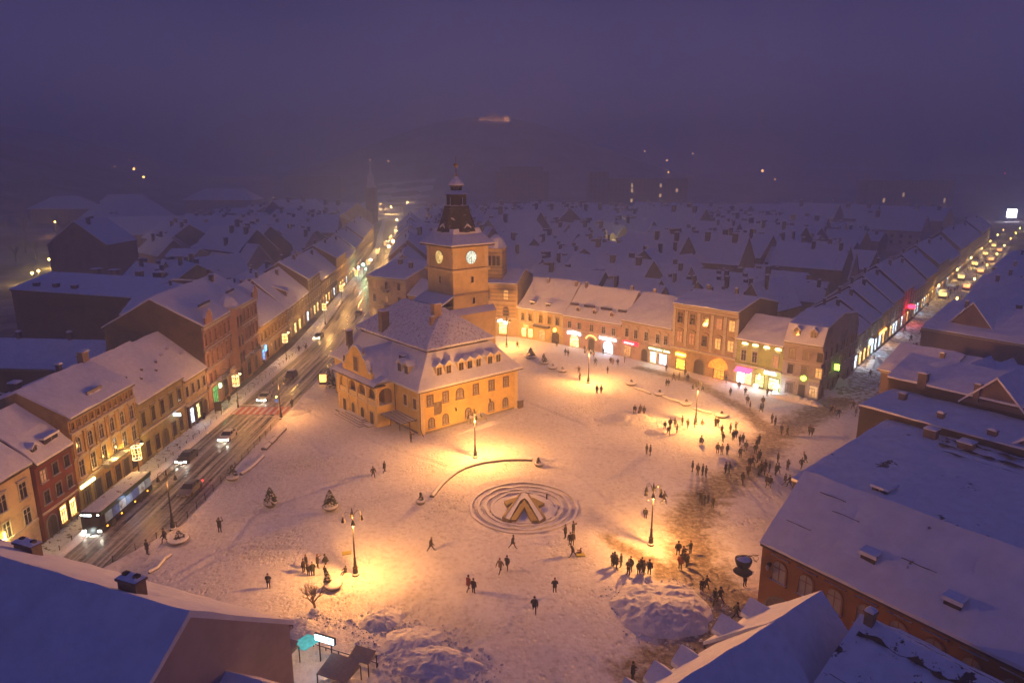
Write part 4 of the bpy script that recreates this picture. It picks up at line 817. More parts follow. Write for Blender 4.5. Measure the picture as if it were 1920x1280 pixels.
for k in range(8): a = math.pi * (k + .5) / 4; ln.box(cx + 1.75 * math.cos(a) - .16, cx + 1.75 * math.cos(a) + .16, cy + 1.75 * math.sin(a) - .16, cy + 1.75 * math.sin(a) + .16, 38.1, 40.6, SLATE)
ln.lathe(cx, cy, [(2.0, 40.1), (2.0, 40.6), (2.45, 40.8)], SLATE, n=8, rot=rad(22.5)); ln.obj('lantern', TW)
MB().lathe(cx, cy, [(2.5, 40.8), (2.3, 41.0), (1.4, 41.4), (1.1, 41.7)], SNOWC, n=8, rot=rad(22.5)).obj('lantern_roof', TW)
MB().lathe(cx, cy, [(1.1, 41.6), (1.2, 42.6), (1.5, 42.9)], SLATE, n=8, rot=rad(22.5)).lathe(cx, cy, [(1.6, 42.9), (1.5, 43.3), (1.1, 43.9), (.5, 44.6), (.3, 45.0)], SNOWC, n=8).obj('onion_dome', TW)
MB().lathe(cx, cy, [(.25, 45.0), (.3, 45.3), (.08, 45.5), (.08, 46.9), (.1, 47.0), (.42, 47.4), (.42, 47.9), (.05, 48.2), (.05, 49.8)], simple('gilded', (.45, .28, .07), .35, .8), n=8).obj('spire', TW)
for o in TW.children:
    if o.name.split('.')[0] in ('bell_roof', 'lantern', 'lantern_roof', 'onion_dome', 'spire'): o.scale.z = .8; o.location.z = 6.48
# lower blocks that hug the tower
MB().box(TX - .7, TX + TS + 1.0, TY - 1.0, TY + TS + .5, 0, 16.3, TWY).sheet([[(x, y, 16.35 + (y - TY + 1.2) * .9) for x in (TX - .9, TX + 3, TX + 6, TX + TS + 1.2)] for y in (TY - 1.25, TY - .02)], SNOWC).obj('tower_base', CH)
ax = MB(); ax.box(TX - 3.6, TX - .02, TY + .2, TY + 9, 0, 18.1, DARKW); ax.obj('stair_turret', CH)
rw = [[(TX - 4.1 + 4.1 * i / 3, y, 18.1 + 2.1 * i / 3 + .05 * math.sin(y)) for y in (TY - .3, TY + 2, TY + 5, TY + 9.4)] for i in range(4)]
MB().sheet(rw, SNOWC, True).sheet([[(p[0], p[1], p[2] - .28) for p in r] for r in rw], DARKW).sheet([[(p[0], p[1], p[2] - .28) for p in rw[0]], rw[0]], SNOWC).sheet([[rw[i][0] for i in range(4)], [(rw[i][0][0], rw[i][0][1], rw[i][0][2] - .28) for i in range(4)]], SNOWC).obj('turret_roof', CH)
for x, y, z0, z1, ww in ((9.2, 8.0, 15.5, 20.3, 1.5), (7.8, 7.4, 15.0, 18.2, .8), (4.6, 18.6, 14.0, 18.0, 1.6), (1.4, 26.5, 10.5, 13.4, 1.1), (3.4, 3.3, 9, 9.2, .1)):
    if ww > .5: chimney(CH, x, y, z0, z1, ww, ww * .8, plaster('council_chimney', (.42, .28, .15)) if x > 6 else CHIM)
sub(CH, 'pergola', lambda m_: ([m_.box(-1.6 - .0, -1.5, q, q + .1, 0, 2.6, DARKW) for q in (1.0, 4.2, 7.2)], [m_.box(-3.4, -.1, 1.0 + k * .62, 1.28 + k * .62, 2.55, 2.75, DARKW, SNOWC) for k in range(11)], [m_.box(x_, x_ + .1, .9, 7.7, 2.42, 2.54, DARKW) for x_ in (-3.2, -1.8, -.4)]))
# ================================================================== FOREGROUND AND EAST SIDE ROOFS
PALE = plaster('pale_brown_plaster', (.50, .42, .42), .8, .2)
SN_B = snow('snow_big_roof', .69, bscale=.3, bstr=.6, nscale=.45)
a = W(542, 1170, 10.6); bdir = Vector((-.932, .362, 0))
T = house('large_house', 'huge plain snow roof at the bottom left with a bare pale gable wall', a, a + bdir * 44, 16.8, 10.6, ('gable', 6.2, .5), PALE, [(6.5, 1.8, 1.0, 9, 'rect')], roofmat=SN_B, th=.4, cornice=.3)
def big_chim(m_, w=1.7, d=.8, h=1.9, rz=0):
    m_.box(-w / 2, w / 2, -d / 2, d / 2, -1.5, h, CHIM); m_.box(-w / 2 - .1, w / 2 + .1, -d / 2 - .1, d / 2 + .1, h, h + .15, CHIM)
    R = [[(-w / 2 - .08 + (w + .16) * i / 8, -d / 2 - .08 + (d + .16) * j / 4, h + .15 + (.28 if 0 < i < 8 and 0 < j < 4 else .05) * (.8 + .5 * noise.noise((i * .9, j * .8, w)))) for i in range(9)] for j in range(5)]
    m_.sheet(R, SNOWC)
    for q in (-.45, .15): m_.box(q * w, q * w + .35, -.17, .17, h + .3, h + .5, TILE)
T2 = [c for c in T.children if c.name.startswith('roof')][0]
for px, py, zz, ww in ((250, 1112, 16.2, 1.6), (30, 1135, 14.0, .9), (55, 1040, 12.6, 2.2)):
    p = W(px, py, zz) - T.location; loc = Matrix.Rotation(-T.rotation_euler.z, 3, 'Z') @ Vector(p); o = sub(T2, 'chimney', lambda m_: big_chim(m_, ww, .8, 1.0), (loc.x, loc.y, zz))
house('annex_house', 'small lower snow roof tucked against the bare pale gable', W(560, 1268, 8.6) + Vector((.3, -.2, 0)), W(560, 1268, 8.6) + Vector((-6.6, 2.3, 0)), 9, 7.4, ('gable', 3.6, .42), PALE, roofmat=SN_B)
u_, n_v, K = Vector((.584, -.812, 0)), Vector((.812, .584, 0)), Vector((23.9, 60.3, 0))
def KL(x, y): return K + u_ * x + n_v * y
BRK = plaster('orange_brown_plaster', (.36, .15, .05), .75, .3); BLIND = simple('pale_blind', (.38, .34, .34), .7, 0, .2, 1)
T = house('arched_window_house', 'orange-brown house with a row of pale arched windows under a vast smooth snow roof', KL(.3, .35), KL(46, .35), 12.0, 8.7, ('gable', 5.2, .5), BRK,
      [(5.0, 2.1, 1.35, [2.0 + 2.75 * i for i in range(16)], 'arch', BRK, {}, BLIND), (0, 3.4, 3.4, [2.6], 'archdoor', STONE, {}, plaster('gate_mural', (.30, .22, .20), .4, 1.2)), (.8, 2.0, 1.5, [8 + 4.2 * i for i in range(8)], 'arch', BRK, {}, GLASS)],
      roofmat=SN_B, cornice=.12, th=.4)
sub(T, 'window_hoods', lambda m_: [m_.box(q - 1.0, q + 1.0, -.25, 0, 7.5, 7.62, BRK, SNOWC) for q in [2.0 + 2.75 * i for i in range(16)]])
for q, yy in ((8.6, 1.4), (15.6, .9), (14.6, 10.2)):
    sub(T, 'roof_hatch', lambda m_: (m_.box(0, 1.25, 0, 2.4, -1.0, .42, TILE), m_.sheet([[(-.15, -.15, .42), (1.4, -.15, .42)], [(-.15, 0, .75), (1.4, 0, .75)], [(-.1, 2.4, .95), (1.35, 2.4, .95)]], SNOWC), m_.box(-.15, 1.4, -.16, .02, .40, .75, SNOWC)), (q, yy, 8.7 + 5.2 * min(yy, 12 - yy) / 6 + .45))
for q, w_, sd, x_ in ((1.6, .05, 11, 1.2), (3.6, .05, 12, 4.5), (2.4, .06, 14, 11.5), (4.6, .05, 15, 2.6)): bare_strip(T, x_, x_ + 1.6 + w_ * 20, q, 8.7 + 5.2 * (q / 6) + .62, w_, sd, .87)
sub(T, 'wall_camera', lambda m_: (m_.box(.9, 1.2, -.5, 0, 6.4, 6.6, IRON), m_.lathe(1.05, -.5, [(.12, 6.0), (.2, 6.2), (.12, 6.5)], TRIM)))
wall_w = [KL(-1, 12.4), KL(-8.5, 33)]
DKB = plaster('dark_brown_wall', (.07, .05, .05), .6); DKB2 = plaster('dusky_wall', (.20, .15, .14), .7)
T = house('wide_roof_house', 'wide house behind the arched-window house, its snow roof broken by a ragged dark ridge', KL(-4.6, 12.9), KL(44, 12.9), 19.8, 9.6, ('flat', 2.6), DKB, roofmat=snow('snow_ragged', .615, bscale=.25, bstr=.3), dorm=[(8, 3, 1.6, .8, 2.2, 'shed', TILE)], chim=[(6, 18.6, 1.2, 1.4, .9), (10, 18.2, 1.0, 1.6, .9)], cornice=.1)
for q, sd in ((17.2, 1), (18.9, 2), (15.6, 5)): bare_strip(T, 7.5, 46, q, 9.6 + 2.6 * (q + .45) / 20.7 + .52, .7 if q > 16 else .3, sd, .126, gap=.1)
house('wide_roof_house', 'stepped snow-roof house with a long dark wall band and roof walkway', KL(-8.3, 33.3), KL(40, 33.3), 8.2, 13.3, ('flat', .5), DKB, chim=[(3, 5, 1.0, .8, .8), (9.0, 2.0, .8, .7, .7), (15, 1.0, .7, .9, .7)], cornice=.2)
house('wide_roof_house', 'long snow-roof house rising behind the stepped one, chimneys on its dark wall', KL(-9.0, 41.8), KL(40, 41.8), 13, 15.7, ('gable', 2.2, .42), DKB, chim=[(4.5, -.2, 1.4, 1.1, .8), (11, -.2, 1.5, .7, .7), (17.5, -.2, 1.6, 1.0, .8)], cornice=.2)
house('gable_house', 'brown-walled corner house at the mouth of the pedestrian street', KL(-19.4, 61.6), KL(-10.2, 61.6), 14, 11, ('gable', 3.2, .5), DKB2, ends=(.5, .3), roofmat=SNOW, chim=[(7, 5, 1.0)])
house('wide_roof_house', 'broad low snow roof with a small dark hatch, right of the brown-walled corner house', KL(-10.0, 60), KL(18, 60), 16, 10.4, ('gable', 3.4, .6), DKB, dorm=[(7, 3, 1.5, .8, 2, 'shed', TILE)], chim=[(4, 4, 1.6, .8, .8), (15, 7, 1.5, 1, 1)])
def rx(y): return -31 - .29 * (y - 102)
ys_ = [(82, 15, 5.2, 'low snow roof between the broad low roof and the long dark-walled house'), (101.5, 26, 11, 'long house with a dark wall under its snowy eaves, right of the street'), (130, 22, 12, 'steep snow gable rising above the long dark-walled house'), (154, 26, 12.5, 'tall dark house on the right of the pedestrian street'),
      (182, 24, 12, 'snow-roofed house opposite the brick-red house'), (208, 28, 13, 'dark block overlooking the yellow stalls'), (238, 34, 6, 'dark long block further up on the right')]
for y, d, h, lb in ys_:
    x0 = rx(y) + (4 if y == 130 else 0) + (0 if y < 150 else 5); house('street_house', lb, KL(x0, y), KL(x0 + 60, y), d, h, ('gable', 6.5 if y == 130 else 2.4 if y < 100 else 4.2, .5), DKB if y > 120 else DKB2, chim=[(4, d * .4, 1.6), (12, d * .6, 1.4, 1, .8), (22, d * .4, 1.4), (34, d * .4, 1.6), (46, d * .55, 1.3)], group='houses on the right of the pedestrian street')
def cross_gable(T, x, w, y0, y1, zb, za):
    m_ = MB().front([(x - w / 2, zb), (x + w / 2, zb), (x, za)], y0, y1, DKB2)
    for s_ in (-1, 1):
        n = 6; lo = []; hi = []
        for i in range(n + 1):
            y = y0 - .35 + (y1 - y0 + .3) * i / n; e = .12 * noise.noise((x + s_ * 3, y * .6, w))
            lo.append((x + s_ * (w / 2 + .35), y, zb - .2 + .3 + e)); hi.append((x, y, za + .32 + e * .7))
        m_.sheet([lo, hi], SNOW, s_ < 0); m_.sheet([[(p[0], p[1], p[2] - .3) for p in lo], lo], SNOW); m_.sheet([[(lo[0][0], lo[0][1], lo[0][2] - .3), (hi[0][0], hi[0][1], hi[0][2] - .3)], [lo[0], hi[0]]], SNOW)
    m_.obj('cross_gable', T)
for o in [o for o in COL.objects if o.parent is None and o.name.split('.')[0] in ('wide_roof_house', 'street_house')]:
    k = {'long snow-roof house rising': [(13, 7, -.3, 6, 14.6, 18.4), (27, 8, -.3, 6, 14.6, 18.8)], 'broad low snow roof': [(3.6, 6, .2, 9, 10.4, 14.6), (12, 5, 1, 9, 11, 14.0), (22, 7, .2, 9, 10.4, 15)], 'low snow roof between': [(6, 6, 0, 8, 5.5, 9.4), (15, 7, 0, 9, 5.5, 10)],
         'long house with a dark wall': [(8, 8, 3, 14, 12.0, 17.0), (24, 10, 2, 14, 12, 18)], 'tall dark house': [(10, 8, 0, 12, 12.4, 17.6)], 'snow-roofed house opposite': [(12, 8, 0, 12, 12, 17.4), (30, 8, 0, 12, 12, 17)], 'stepped snow-roof house': [(20, 5, .4, 8, 13.4, 15.6)]}
    for key, g in k.items():
        if o['label'].startswith(key):
            for q in g: cross_gable(o, *q)
BRS = snow('snow_rough_near', .56, (.03, .025, .03), bscale=.55, bstr=.4)
T = house('dormered_house', 'steep snow-roof house with two small dormers facing the square, lower right', KL(6.3, -8.4), KL(6.3, -15.2), 9.6, 7.6, ('gable', 4.2, .5), PALE, roofmat=SNOW, th=.4, cornice=.2)
def snow_dorm(T, x, y, z, w=1.7):
    m_ = MB(); m_.front([(x - w / 2, z), (x + w / 2, z), (x + w / 2, z + .5), (x, z + 1.2), (x - w / 2, z + .5)], y, y + 2.5, PALE)
    for s_ in (-1, 1):
        v = [(x + s_ * (w / 2 + .25), y - .35, z + .4), (x + s_ * (w / 2 + .25), y + 3, z + .4), (x, y + 3, z + 1.35), (x, y - .35, z + 1.35)]
        m_.idx(v + [(p[0], p[1], p[2] + .35) for p in v], [(0, 1, 2, 3), (7, 6, 5, 4), (0, 3, 7, 4), (0, 4, 5, 1), (3, 2, 6, 7)], SNOWC)
    m_.obj('dormer', T)
snow_dorm(T, 1.6, .2, 7.9); snow_dorm(T, 5.2, .2, 7.9)
T = house('dormered_house', 'nearest steep snow-roof house at the bottom right, dark patches along its ridge', KL(6.6, -15.6), KL(6.6, -28), 10.6, 7.2, ('gable', 5.4, .5), PALE, roofmat=SNOW, th=.45, cornice=.2)
snow_dorm(T, 3.0, .2, 7.5); snow_dorm(T, 5.9, .2, 7.5); snow_dorm(T, 8.8, .2, 7.5)
T = house('low_wing_house', 'blue-shadowed wing at the bottom right whose snow has cracked in dark strips along the ridge', KL(15.0, -19.2), KL(44, -19.2), 17.0, 7.8, ('gable', 5.0, .52), BRN, roofmat=BRS, th=.4, chim=[(.8, 8.6, 1.2, .6, .5)])
for q, w_, sd in ((7.6, .42, 3), (4.4, .18, 9)): bare_strip(T, .6, 28, q, 7.8 + 5.0 * (q / 8.84 if q < 8.84 else (17 - q) / 8.16) + .62, w_, sd, .565 if q < 8.84 else -.61, gap=.08)
# ================================================================== WEST SIDE ROOFS BEHIND THE STREET ROW
house('courtyard_house', 'snow roof behind the dark red house at the left edge', (-70, 84), (-96, 84), 11, 8.5, ('gable', 4.0), BRN, chim=[(4, 3, 1.2), (9, 5, 1.0), (16, 5.5, 1.6, 1.4, .8)])
house('courtyard_house', 'flat snowy roof with a row of chimney stumps, left edge of the photo', (-71.5, 99), (-112, 103), 14, 9.8, ('gable', 3.2), BRN, chim=[(3, 6.6, 1.8, 1.5, .8), (8, 7, 1.6), (13, 7, 1.6, 1.2, .7), (19, 7, 1.5), (25, 6, 1.4)])
house('courtyard_house', 'long snow roof in front of the big dark firewall', (-112, 120), (-74, 117), 12, 9.5, ('gable', 3.5), BRN, chim=[(5, 6, 1.4), (12, 6, 1.5, 1, .7), (20, 6, 1.4), (30, 6, 1.5)])
house('firewall_block', 'large block with a blank dark wall under a broad snow roof, left', (-120, 163), (-83.4, 151), 24, 16.2, ('gable', 2.4, .45), BRN, chim=[(6, 2, 1.0, 1.6, .8), (12, 2.2, 1.0, 1.6, .8), (18, 2, 1.0, 1.6, .8), (8, 17, 1.6, 2, .9), (14, 17, 1.6, 2, .9), (22, 17, 1.6, 2, .9), (28, 17, 1.6, 2.6, 1.0)], cornice=.1)
house('firewall_block', 'narrow dark firewalled wing joining the pink palace', (-83.0, 151), (-72.8, 126), 14, 17.4, ('gable', 1.6, .5), BRN, chim=[(5, 7, 1.2)], cornice=.1)
house('courtyard_house', 'snow roof behind the long ochre house, chimneys on the ridge', (-84, 196), (-78, 178), 18, 12, ('gable', 4), BRN, chim=[(4, 9, 1.5), (10, 9, 1.5), (15, 5, 1.4)])
T = house('long_school', 'very long snow roof with scattered chimneys and a small arched front, upper left', (-214, 350), (-92, 366), 26, 13, ('gable', 8, .55), TAN, [(3, 2.2, 1.2, 20, 'rect')], chim=[(55 + 6 * i + (i % 3) * 2, 9 + (i % 2) * 4, 1.6, 1.5, 1.2) for i in range(10)])
house('arched_front_house', 'small house front with a rounded gable among the left roofs', (-132, 262), (-121, 262), 12, 12.5, ('gable', 2.0), TAN, [(8.5, 2.4, 1.6, [5.5], 'arch')])
# gable_house seen end-on
house('gable_house', 'dark gable-ended house standing by the yellow lights on the left', (-154, 262), (-154, 284), 22, 17, ('gable', 8.5), plaster('dusk_brown', (.22, .15, .11)), gwall=plaster('dusk_brown2', (.24, .16, .11)), chim=[(6, 9, 2.5, 1.2, 1), (15, 13, 2.5, 1.2, 1)])
def hip_house(name, label, cx_, cy_, w_, d_, h, r, wall, rz=0, group=None, top=None):
    T = thing(name, label, 'house', (cx_, cy_, 0), rz, group); MB().box(-w_ / 2, w_ / 2, -d_ / 2, d_ / 2, 0, h + .3, wall).obj('wall', T)
    e = (-w_ / 2 - .8, w_ / 2 + .8, -d_ / 2 - .8, d_ / 2 + .8, h)
    R = ring([e, (*e[:4], h + .5)] + lerp_rings((*e[:4], h + .5), (-w_ / 2 + d_ * .42, w_ / 2 - d_ * .42, -.4, .4, h + r), 3)[1:], top or SNOW, T, 'roof', cx_, 8, .15)
    return T
T = hip_house('hip_roof_hall', 'massive hall with a steep hipped snow roof, upper left', -250, 455, 46, 30, 15, 15, TAN, rad(6), top=snow('hall_snow', .62, bscale=.1))
hip_house('hip_roof_hall', 'pale villa with a hipped snow roof on the left hillside', -330, 520, 40, 28, 18, 9, TAN, rad(10))
hip_house('hip_roof_hall', 'pale hall behind the massive hipped roof', -262, 640, 60, 30, 20, 10, TAN, rad(2))
# distant landmarks
HZ = plaster('hazy_concrete', (.12, .09, .10), .8, .05)
def slab_block(name, label, px0, px1, ptop, dist, mat, floors, lits=(), cat='apartment block', roofbox=True):
    def at(px, y): return (px - 960) / F_PX * (y * math.cos(PITCH) + (CAM_H - 15) * math.sin(PITCH))
    v = (ptop - 640) / F_PX; z = CAM_H + dist * (-math.sin(PITCH) - v * math.cos(PITCH)) / (math.cos(PITCH) - v * math.sin(PITCH))
    x0, x1 = at(px0, dist), at(px1, dist); T = thing(name, label, cat, (x0, dist, 0))
    L = x1 - x0; MB().box(0, L, 0, 22, 0, z, mat, SNOW).obj('wall', T)
    if roofbox: MB().box(L * .08, L * .9, 3, 18, z, z + 5, mat, SNOW).obj('roof_house', T)
    m_ = MB(); fh = z / floors
    for f in range(1, floors): m_.box(.5, L - .5, -.35, 0, f * fh, f * fh + .9, mat)
    m_.obj('balcony_bands', T); n = int(L / 4); m_ = MB()
    for f in range(1, floors):
        for i in range(n):
            if (f, i) not in lits: m_.box(i * 4 + 1, i * 4 + 3, -.05, 0, f * fh + 1.1, f * fh + fh - .7, GLASS)
    o = m_.obj('windows', T); o['kind'] = 'stuff'
    for f, i in lits: MB().box(i * 4 + 1, i * 4 + 3, -.1, 0, f * fh + 1.0, f * fh + fh - .5, emit('far_lit', (1, .6, .25), .9)).obj('lit_window', T)
slab_block('tower_block', 'tall hazy hotel block behind the clock tower', 930, 1028, 322, 720, HZ, 11)
slab_block('tower_block', 'long hazy slab block with a few lit windows', 1142, 1288, 334, 690, HZ, 8, [(6, 5), (5, 5), (6, 12), (5, 16), (4, 12), (3, 5), (1, 10)], roofbox=False)
slab_block('tower_block', 'blank stair tower at the left end of the long slab block', 1104, 1140, 322, 688, plaster('hazy_concrete_dark', (.16, .12, .13)), 8, roofbox=False)
slab_block('tower_block', 'dark low slab block on the right horizon', 1625, 1785, 338, 740, BRN, 6, [(2, 4), (3, 9), (2, 20)], roofbox=False)
slab_block('tower_block', 'faint wide block on the left horizon', 535, 640, 330, 900, HZ, 6, roofbox=False)
T = thing('church_tower', 'distant slender church tower beyond the lit road', 'church tower', (-128, 640, 0))
MB().lathe(0, 0, [(4.6, 0), (4.6, 30), (5, 30.6)], TAN, square=True).obj('wall', T)
MB().lathe(0, 0, [(5, 30.6), (3.6, 33), (2.8, 37), (3.4, 38), (2.2, 42), (.6, 45), (.2, 53)], SNOW, n=8).obj('spire', T)
T = thing('citadel', 'floodlit citadel walls on the misty hilltop', 'citadel', (-28, 1185, hill(-28, 1185) - 3))
CIT = plaster('citadel_wall', (.5, .38, .25), .7, .05)
MB().box(-26, 26, 0, 18, 0, 8, CIT, SNOW).box(-10, 6, -3, 14, 0, 11, CIT, SNOW).box(14, 22, -4, 4, 0, 10, CIT, SNOW).obj('wall', T)
MB().front([(-12, 11), (8, 11), (-2, 15)], -3, 14, SNOW).obj('roof', T)
for q in (-22, -8, 6, 20): point('flood_light', (q, -7, 3), 3500, (1, .42, .12), T, .5, 'Quadratic')
# ================================================================== OLD TOWN FILL
protos = []
random.seed(5)
for k in range(12):
    w_ = 13 + (k % 4) * 3.2; d_ = 10 + (k % 3) * 2; h = 6.2 + (k * 7 % 5) * 1.3; r = 3.8 + (k * 5 % 4) * 1.0
    wl = [TAN, GREY, GREY, PALE, OLI, TAN][k % 6]
    T = thing('old_town_house', 'x', 'house'); m_ = MB().box(-w_ / 2, w_ / 2, -d_ / 2, d_ / 2, 0, h, wl)
    for s_ in (-1, 1): m_.face([(s_ * w_ / 2, -d_ / 2, h), (s_ * w_ / 2, d_ / 2, h), (s_ * w_ / 2, 0, h + r)][::s_], wl)
    for i in range(int(w_ / 3)):
        for z in (1.2, 4.0): m_.box(-w_ / 2 + 1 + i * 3, -w_ / 2 + 2 + i * 3, -d_ / 2 - .04, -d_ / 2, z, z + 1.5, GLASS)
    m_.obj('wall', T)
    sn = [SNOW, SNOW, snow('snow_old', .64, bscale=.3), SNOW][k % 4]
    R = slab(-w_ / 2 - .2, w_ / 2 + .2, [(-d_ / 2 - .4, h - .3), (0, h + r), (d_ / 2 + .4, h - .3)], .3, sn, TILE, T, seed=k + 50, step=2.4)
    for c in range(2 + k % 3): chimney(R, -w_ / 2 + 2 + c * 3.6 + (k % 2), (-1) ** c * 1.4, h + r - 1.6, h + r + .8 + .7 * (c % 2), .9 + .35 * (k % 2), .8)
    if k % 3 == 0: dormer(R, w_ * .2, -d_ / 2 + 1.4, h + .4, 1.5, 1.1, 2.2, wl)
    if k % 4 == 1:
        q = MB().front([(-2.6, 0), (2.6, 0), (2.6, h - 1.6), (0, h - .1), (-2.6, h - 1.6)], -d_ / 2 - 4.5, 0, wl)
        for s_ in (-1, 1): q.idx([(s_ * 2.9, -d_ / 2 - 4.8, h - 1.75), (s_ * 2.9, 0, h - 1.75), (0, 0, h), (0, -d_ / 2 - 4.8, h), (s_ * 2.9, -d_ / 2 - 4.8, h - 1.45), (s_ * 2.9, 0, h - 1.45), (0, 0, h + .32), (0, -d_ / 2 - 4.8, h + .32)], [(4, 5, 6, 7), (0, 3, 7, 4), (0, 4, 5, 1)], SNOWC)
        q.obj('cross_wing', T)
    protos.append(T)
left_edge = lambda y: wx(max(176, y)) - (0 if y < 400 else (y - 400) * .07)
PSd = lambda p: (Vector((p[0], p[1], 0)) - D).dot(Vector((.786, -.618, 0)))       # distance right of the left facades of the pedestrian street
Rn = (RB_[7] - RB_[1]).normalized(); Rin = Vector((-Rn.y, Rn.x, 0))
cnt = 0; used = set(); placed = []
def ok(x, y):
    u = F_PX * x / (y * .9716 + 8) + 960
    if u < -60 or u > 1980: return None
    rd = (Vector((x, y, 0)) - RB_[1]).dot(Rin)
    xs = left_edge(y)
    if x > xs - 4 and x < xs + 30: return None
    cxr = x - (-74 - (y - 420) * .165)
    if y > 440 and y < 950 and -15 < cxr < (15 if y < 560 else 36): return None
    pd = PSd((x, y))
    if -24 < pd < 13 and y > 120: return None
    if y > 280 and -50 < pd < 52: return None
    if x > xs + 16 and pd < 0:
        if rd < 24 or (x < -14 and y < 215): return None
        return ('old_mid', 'snow-roofed old town house in the hazy maze of roofs between the two lit streets')
    if pd >= 13:
        l = Vector((x, y, 0)) - K; 
        if l.dot(n_v) < 320 and l.dot(u_) < 40: return None
        return ('old_right', 'dark snow-roofed house beyond the houses right of the pedestrian street')
    if x < xs - 4:
        if y < 205 or (y < 395 and x < -92 + 30 and 342 < y and x > -225): return None
        if x < xs - 4 and x > xs - 24 and y < 432: return None
        if -165 < x < -115 and 252 < y < 300: return None
        if x < -120 - (y - 200) * .35: return None
        if -265 < x < -190 and 425 < y < 485: return None
        return ('old_left', 'snow-roofed old town house left of the traffic road')
    return None
cand = []
ring_d = 205; 
gy_ = 176.0
while gy_ < 900:
    stp = 14.5 + max(0, gy_ - 230) * .030
    k = int(1500 / (stp * 1.15))
    for i in range(-k // 2, k // 2):
        # rows run parallel to the north row of the square
        s_ = i * stp * 1.15 + random.uniform(-2, 2); p = Vector((0, gy_, 0)) + Rn * s_ * .0 + Vector((s_, 0, 0))
        cand.append((p.x, p.y + random.uniform(-3, 3), stp))
    gy_ += stp * .92
random.shuffle(cand); cand.sort(key=lambda c: math.hypot(c[0], c[1]))
gcount = {}
for x, y, stp in cand:
    if cnt >= 286: break
    r = ok(x, y)
    if not r: continue
    k = random.randrange(12)
    src = protos[k]
    T = src if k not in used else copy_tree(src); used.add(k); cnt += 1
    T.location = (x, y, min(0, hill(x, y) + .6) if y < 450 else max(-2, hill(x, y)) + .2)
    base = math.atan2(Rn.y, Rn.x); T.rotation_euler.z = base + random.choice([0, 0, 0, 0, 0, math.pi, math.pi, math.pi, math.pi, math.pi / 2]) + random.uniform(-.12, .12)
    sc = stp / 14.5 * random.uniform(.85, 1.32); T.scale = (sc, sc, (.75 + .25 * sc) * random.uniform(.85, 1.2))
    T['group'] = {'old_mid': 'old town houses between the two lit streets', 'old_right': 'old town houses far right', 'old_left': 'old town houses left of the road'}[r[0]]
    T['label'] = r[1]; placed.append((x, y))
for k, T in enumerate(protos):
    if k not in used:
        for c in list(T.children_recursive): bpy.data.objects.remove(c)
        bpy.data.objects.remove(T)
print('old town houses', cnt)
T = house('lit_gable_house', 'house with an orange-lit wall glowing among the dark old town roofs', W(1154, 507, 6), W(1186, 512, 6), 10, 11, ('gable', 4.0), TAN, [(6, 2, 1.4, 2, 'rect', TRIM, {0: LITW, 1: LITW})])
wall_light(T, 4, 7, 1100, (1, .38, .10), -3)
# ================================================================== SQUARE FURNITURE
def on_ground(px, py): 
    p = W(px, py, 0.0); return Vector((p.x, p.y, max(0.02, plaza_h(p.x, p.y)[0]) if gx0 < p.x < gx1 and gy0 < p.y < gy1 else .1))
BULB = emit('lamp_bulb', (1, .62, .25), 14)
def make_lamp(arms=6):
    T = thing('street_lamp', 'x', 'street lamp')
    p = MB(); p.lathe(0, 0, [(.42, 0), (.42, .25), (.30, .32), (.26, .9), (.32, 1.0), (.20, 1.1), (.13, 2.0), (.17, 2.1), (.10, 2.2)], IRON, n=8); p.lathe(0, 0, [(.43, .25), (.33, .36)], SNOWC, n=8)
    p.obj('base', T)
    p = MB(); p.lathe(0, 0, [(.10, 2.2), (.075, 5.2), (.11, 5.3), (.07, 5.4), (.06, 7.2), (.14, 7.35), (.10, 7.6), (.03, 8.05)], IRON, n=8); PO_ = p.obj('pole', T)
    for k in range(arms):
        a = 2 * math.pi * k / arms + .3; c, s = math.cos(a), math.sin(a)
        m_ = MB(); m_.tube([(r * c, r * s, z) for r, z in ((.08, 7.0), (.30, 7.55), (.62, 7.80), (.92, 7.55), (.95, 7.15))], .035, IRON, 5); o = m_.obj('arm', T)
        b_ = MB(); b_.lathe(.95 * c, .95 * s, [(.05, 7.2), (.13, 7.08), (.17, 6.85), (.25, 6.62)], IRON, n=8); b_.lathe(.95 * c, .95 * s, [(.12, 6.68), (.12, 6.60), (.02, 6.54)][::-1], BULB, n=6); b_.obj('bell_shade', o)
    return T
lampA = make_lamp(6)
LAMPS = [(1220, 1022, 6, 1.0, 'tall six-armed black lamp in the square above the big snow mound'), (667, 1080, 4, 1.0, 'four-armed lamp beside the bare tree at the front of the square'), (891, 858, 4, 1.0, 'lamp between the council house and the fountain'),
         (1304, 795, 6, .9, 'lamp amid the sledging crowd on the far side of the square'), (1103, 718, 4, .5, 'lamp in front of the pink house with the white signs'), (950, 651, 6, .5, 'lamp in front of the domed church house'),
         (325, 995, 2, .10, 'two-armed lamp at the roadside with people under it'), (527, 785, 2, .35, 'two-armed lamp beside the red and white crossing')]
proto_l = {6: lampA, 4: make_lamp(4), 2: make_lamp(2)}; seen = set()
for px, py, arms, pw, lb in LAMPS:
    T = proto_l[arms] if arms not in seen else copy_tree(proto_l[arms]); seen.add(arms)
    T.location = on_ground(px, py); T.location.z -= .05; T['label'] = lb; T['group'] = 'lamps of the square'
    if arms == 2: T.scale = (1.0, 1.0, 1.0)
    LAMP_P = 4500
    point('lamp_light', (.28, -.28, 5.95), LAMP_P * pw, SODIUM, T, .13, 'Mixed')
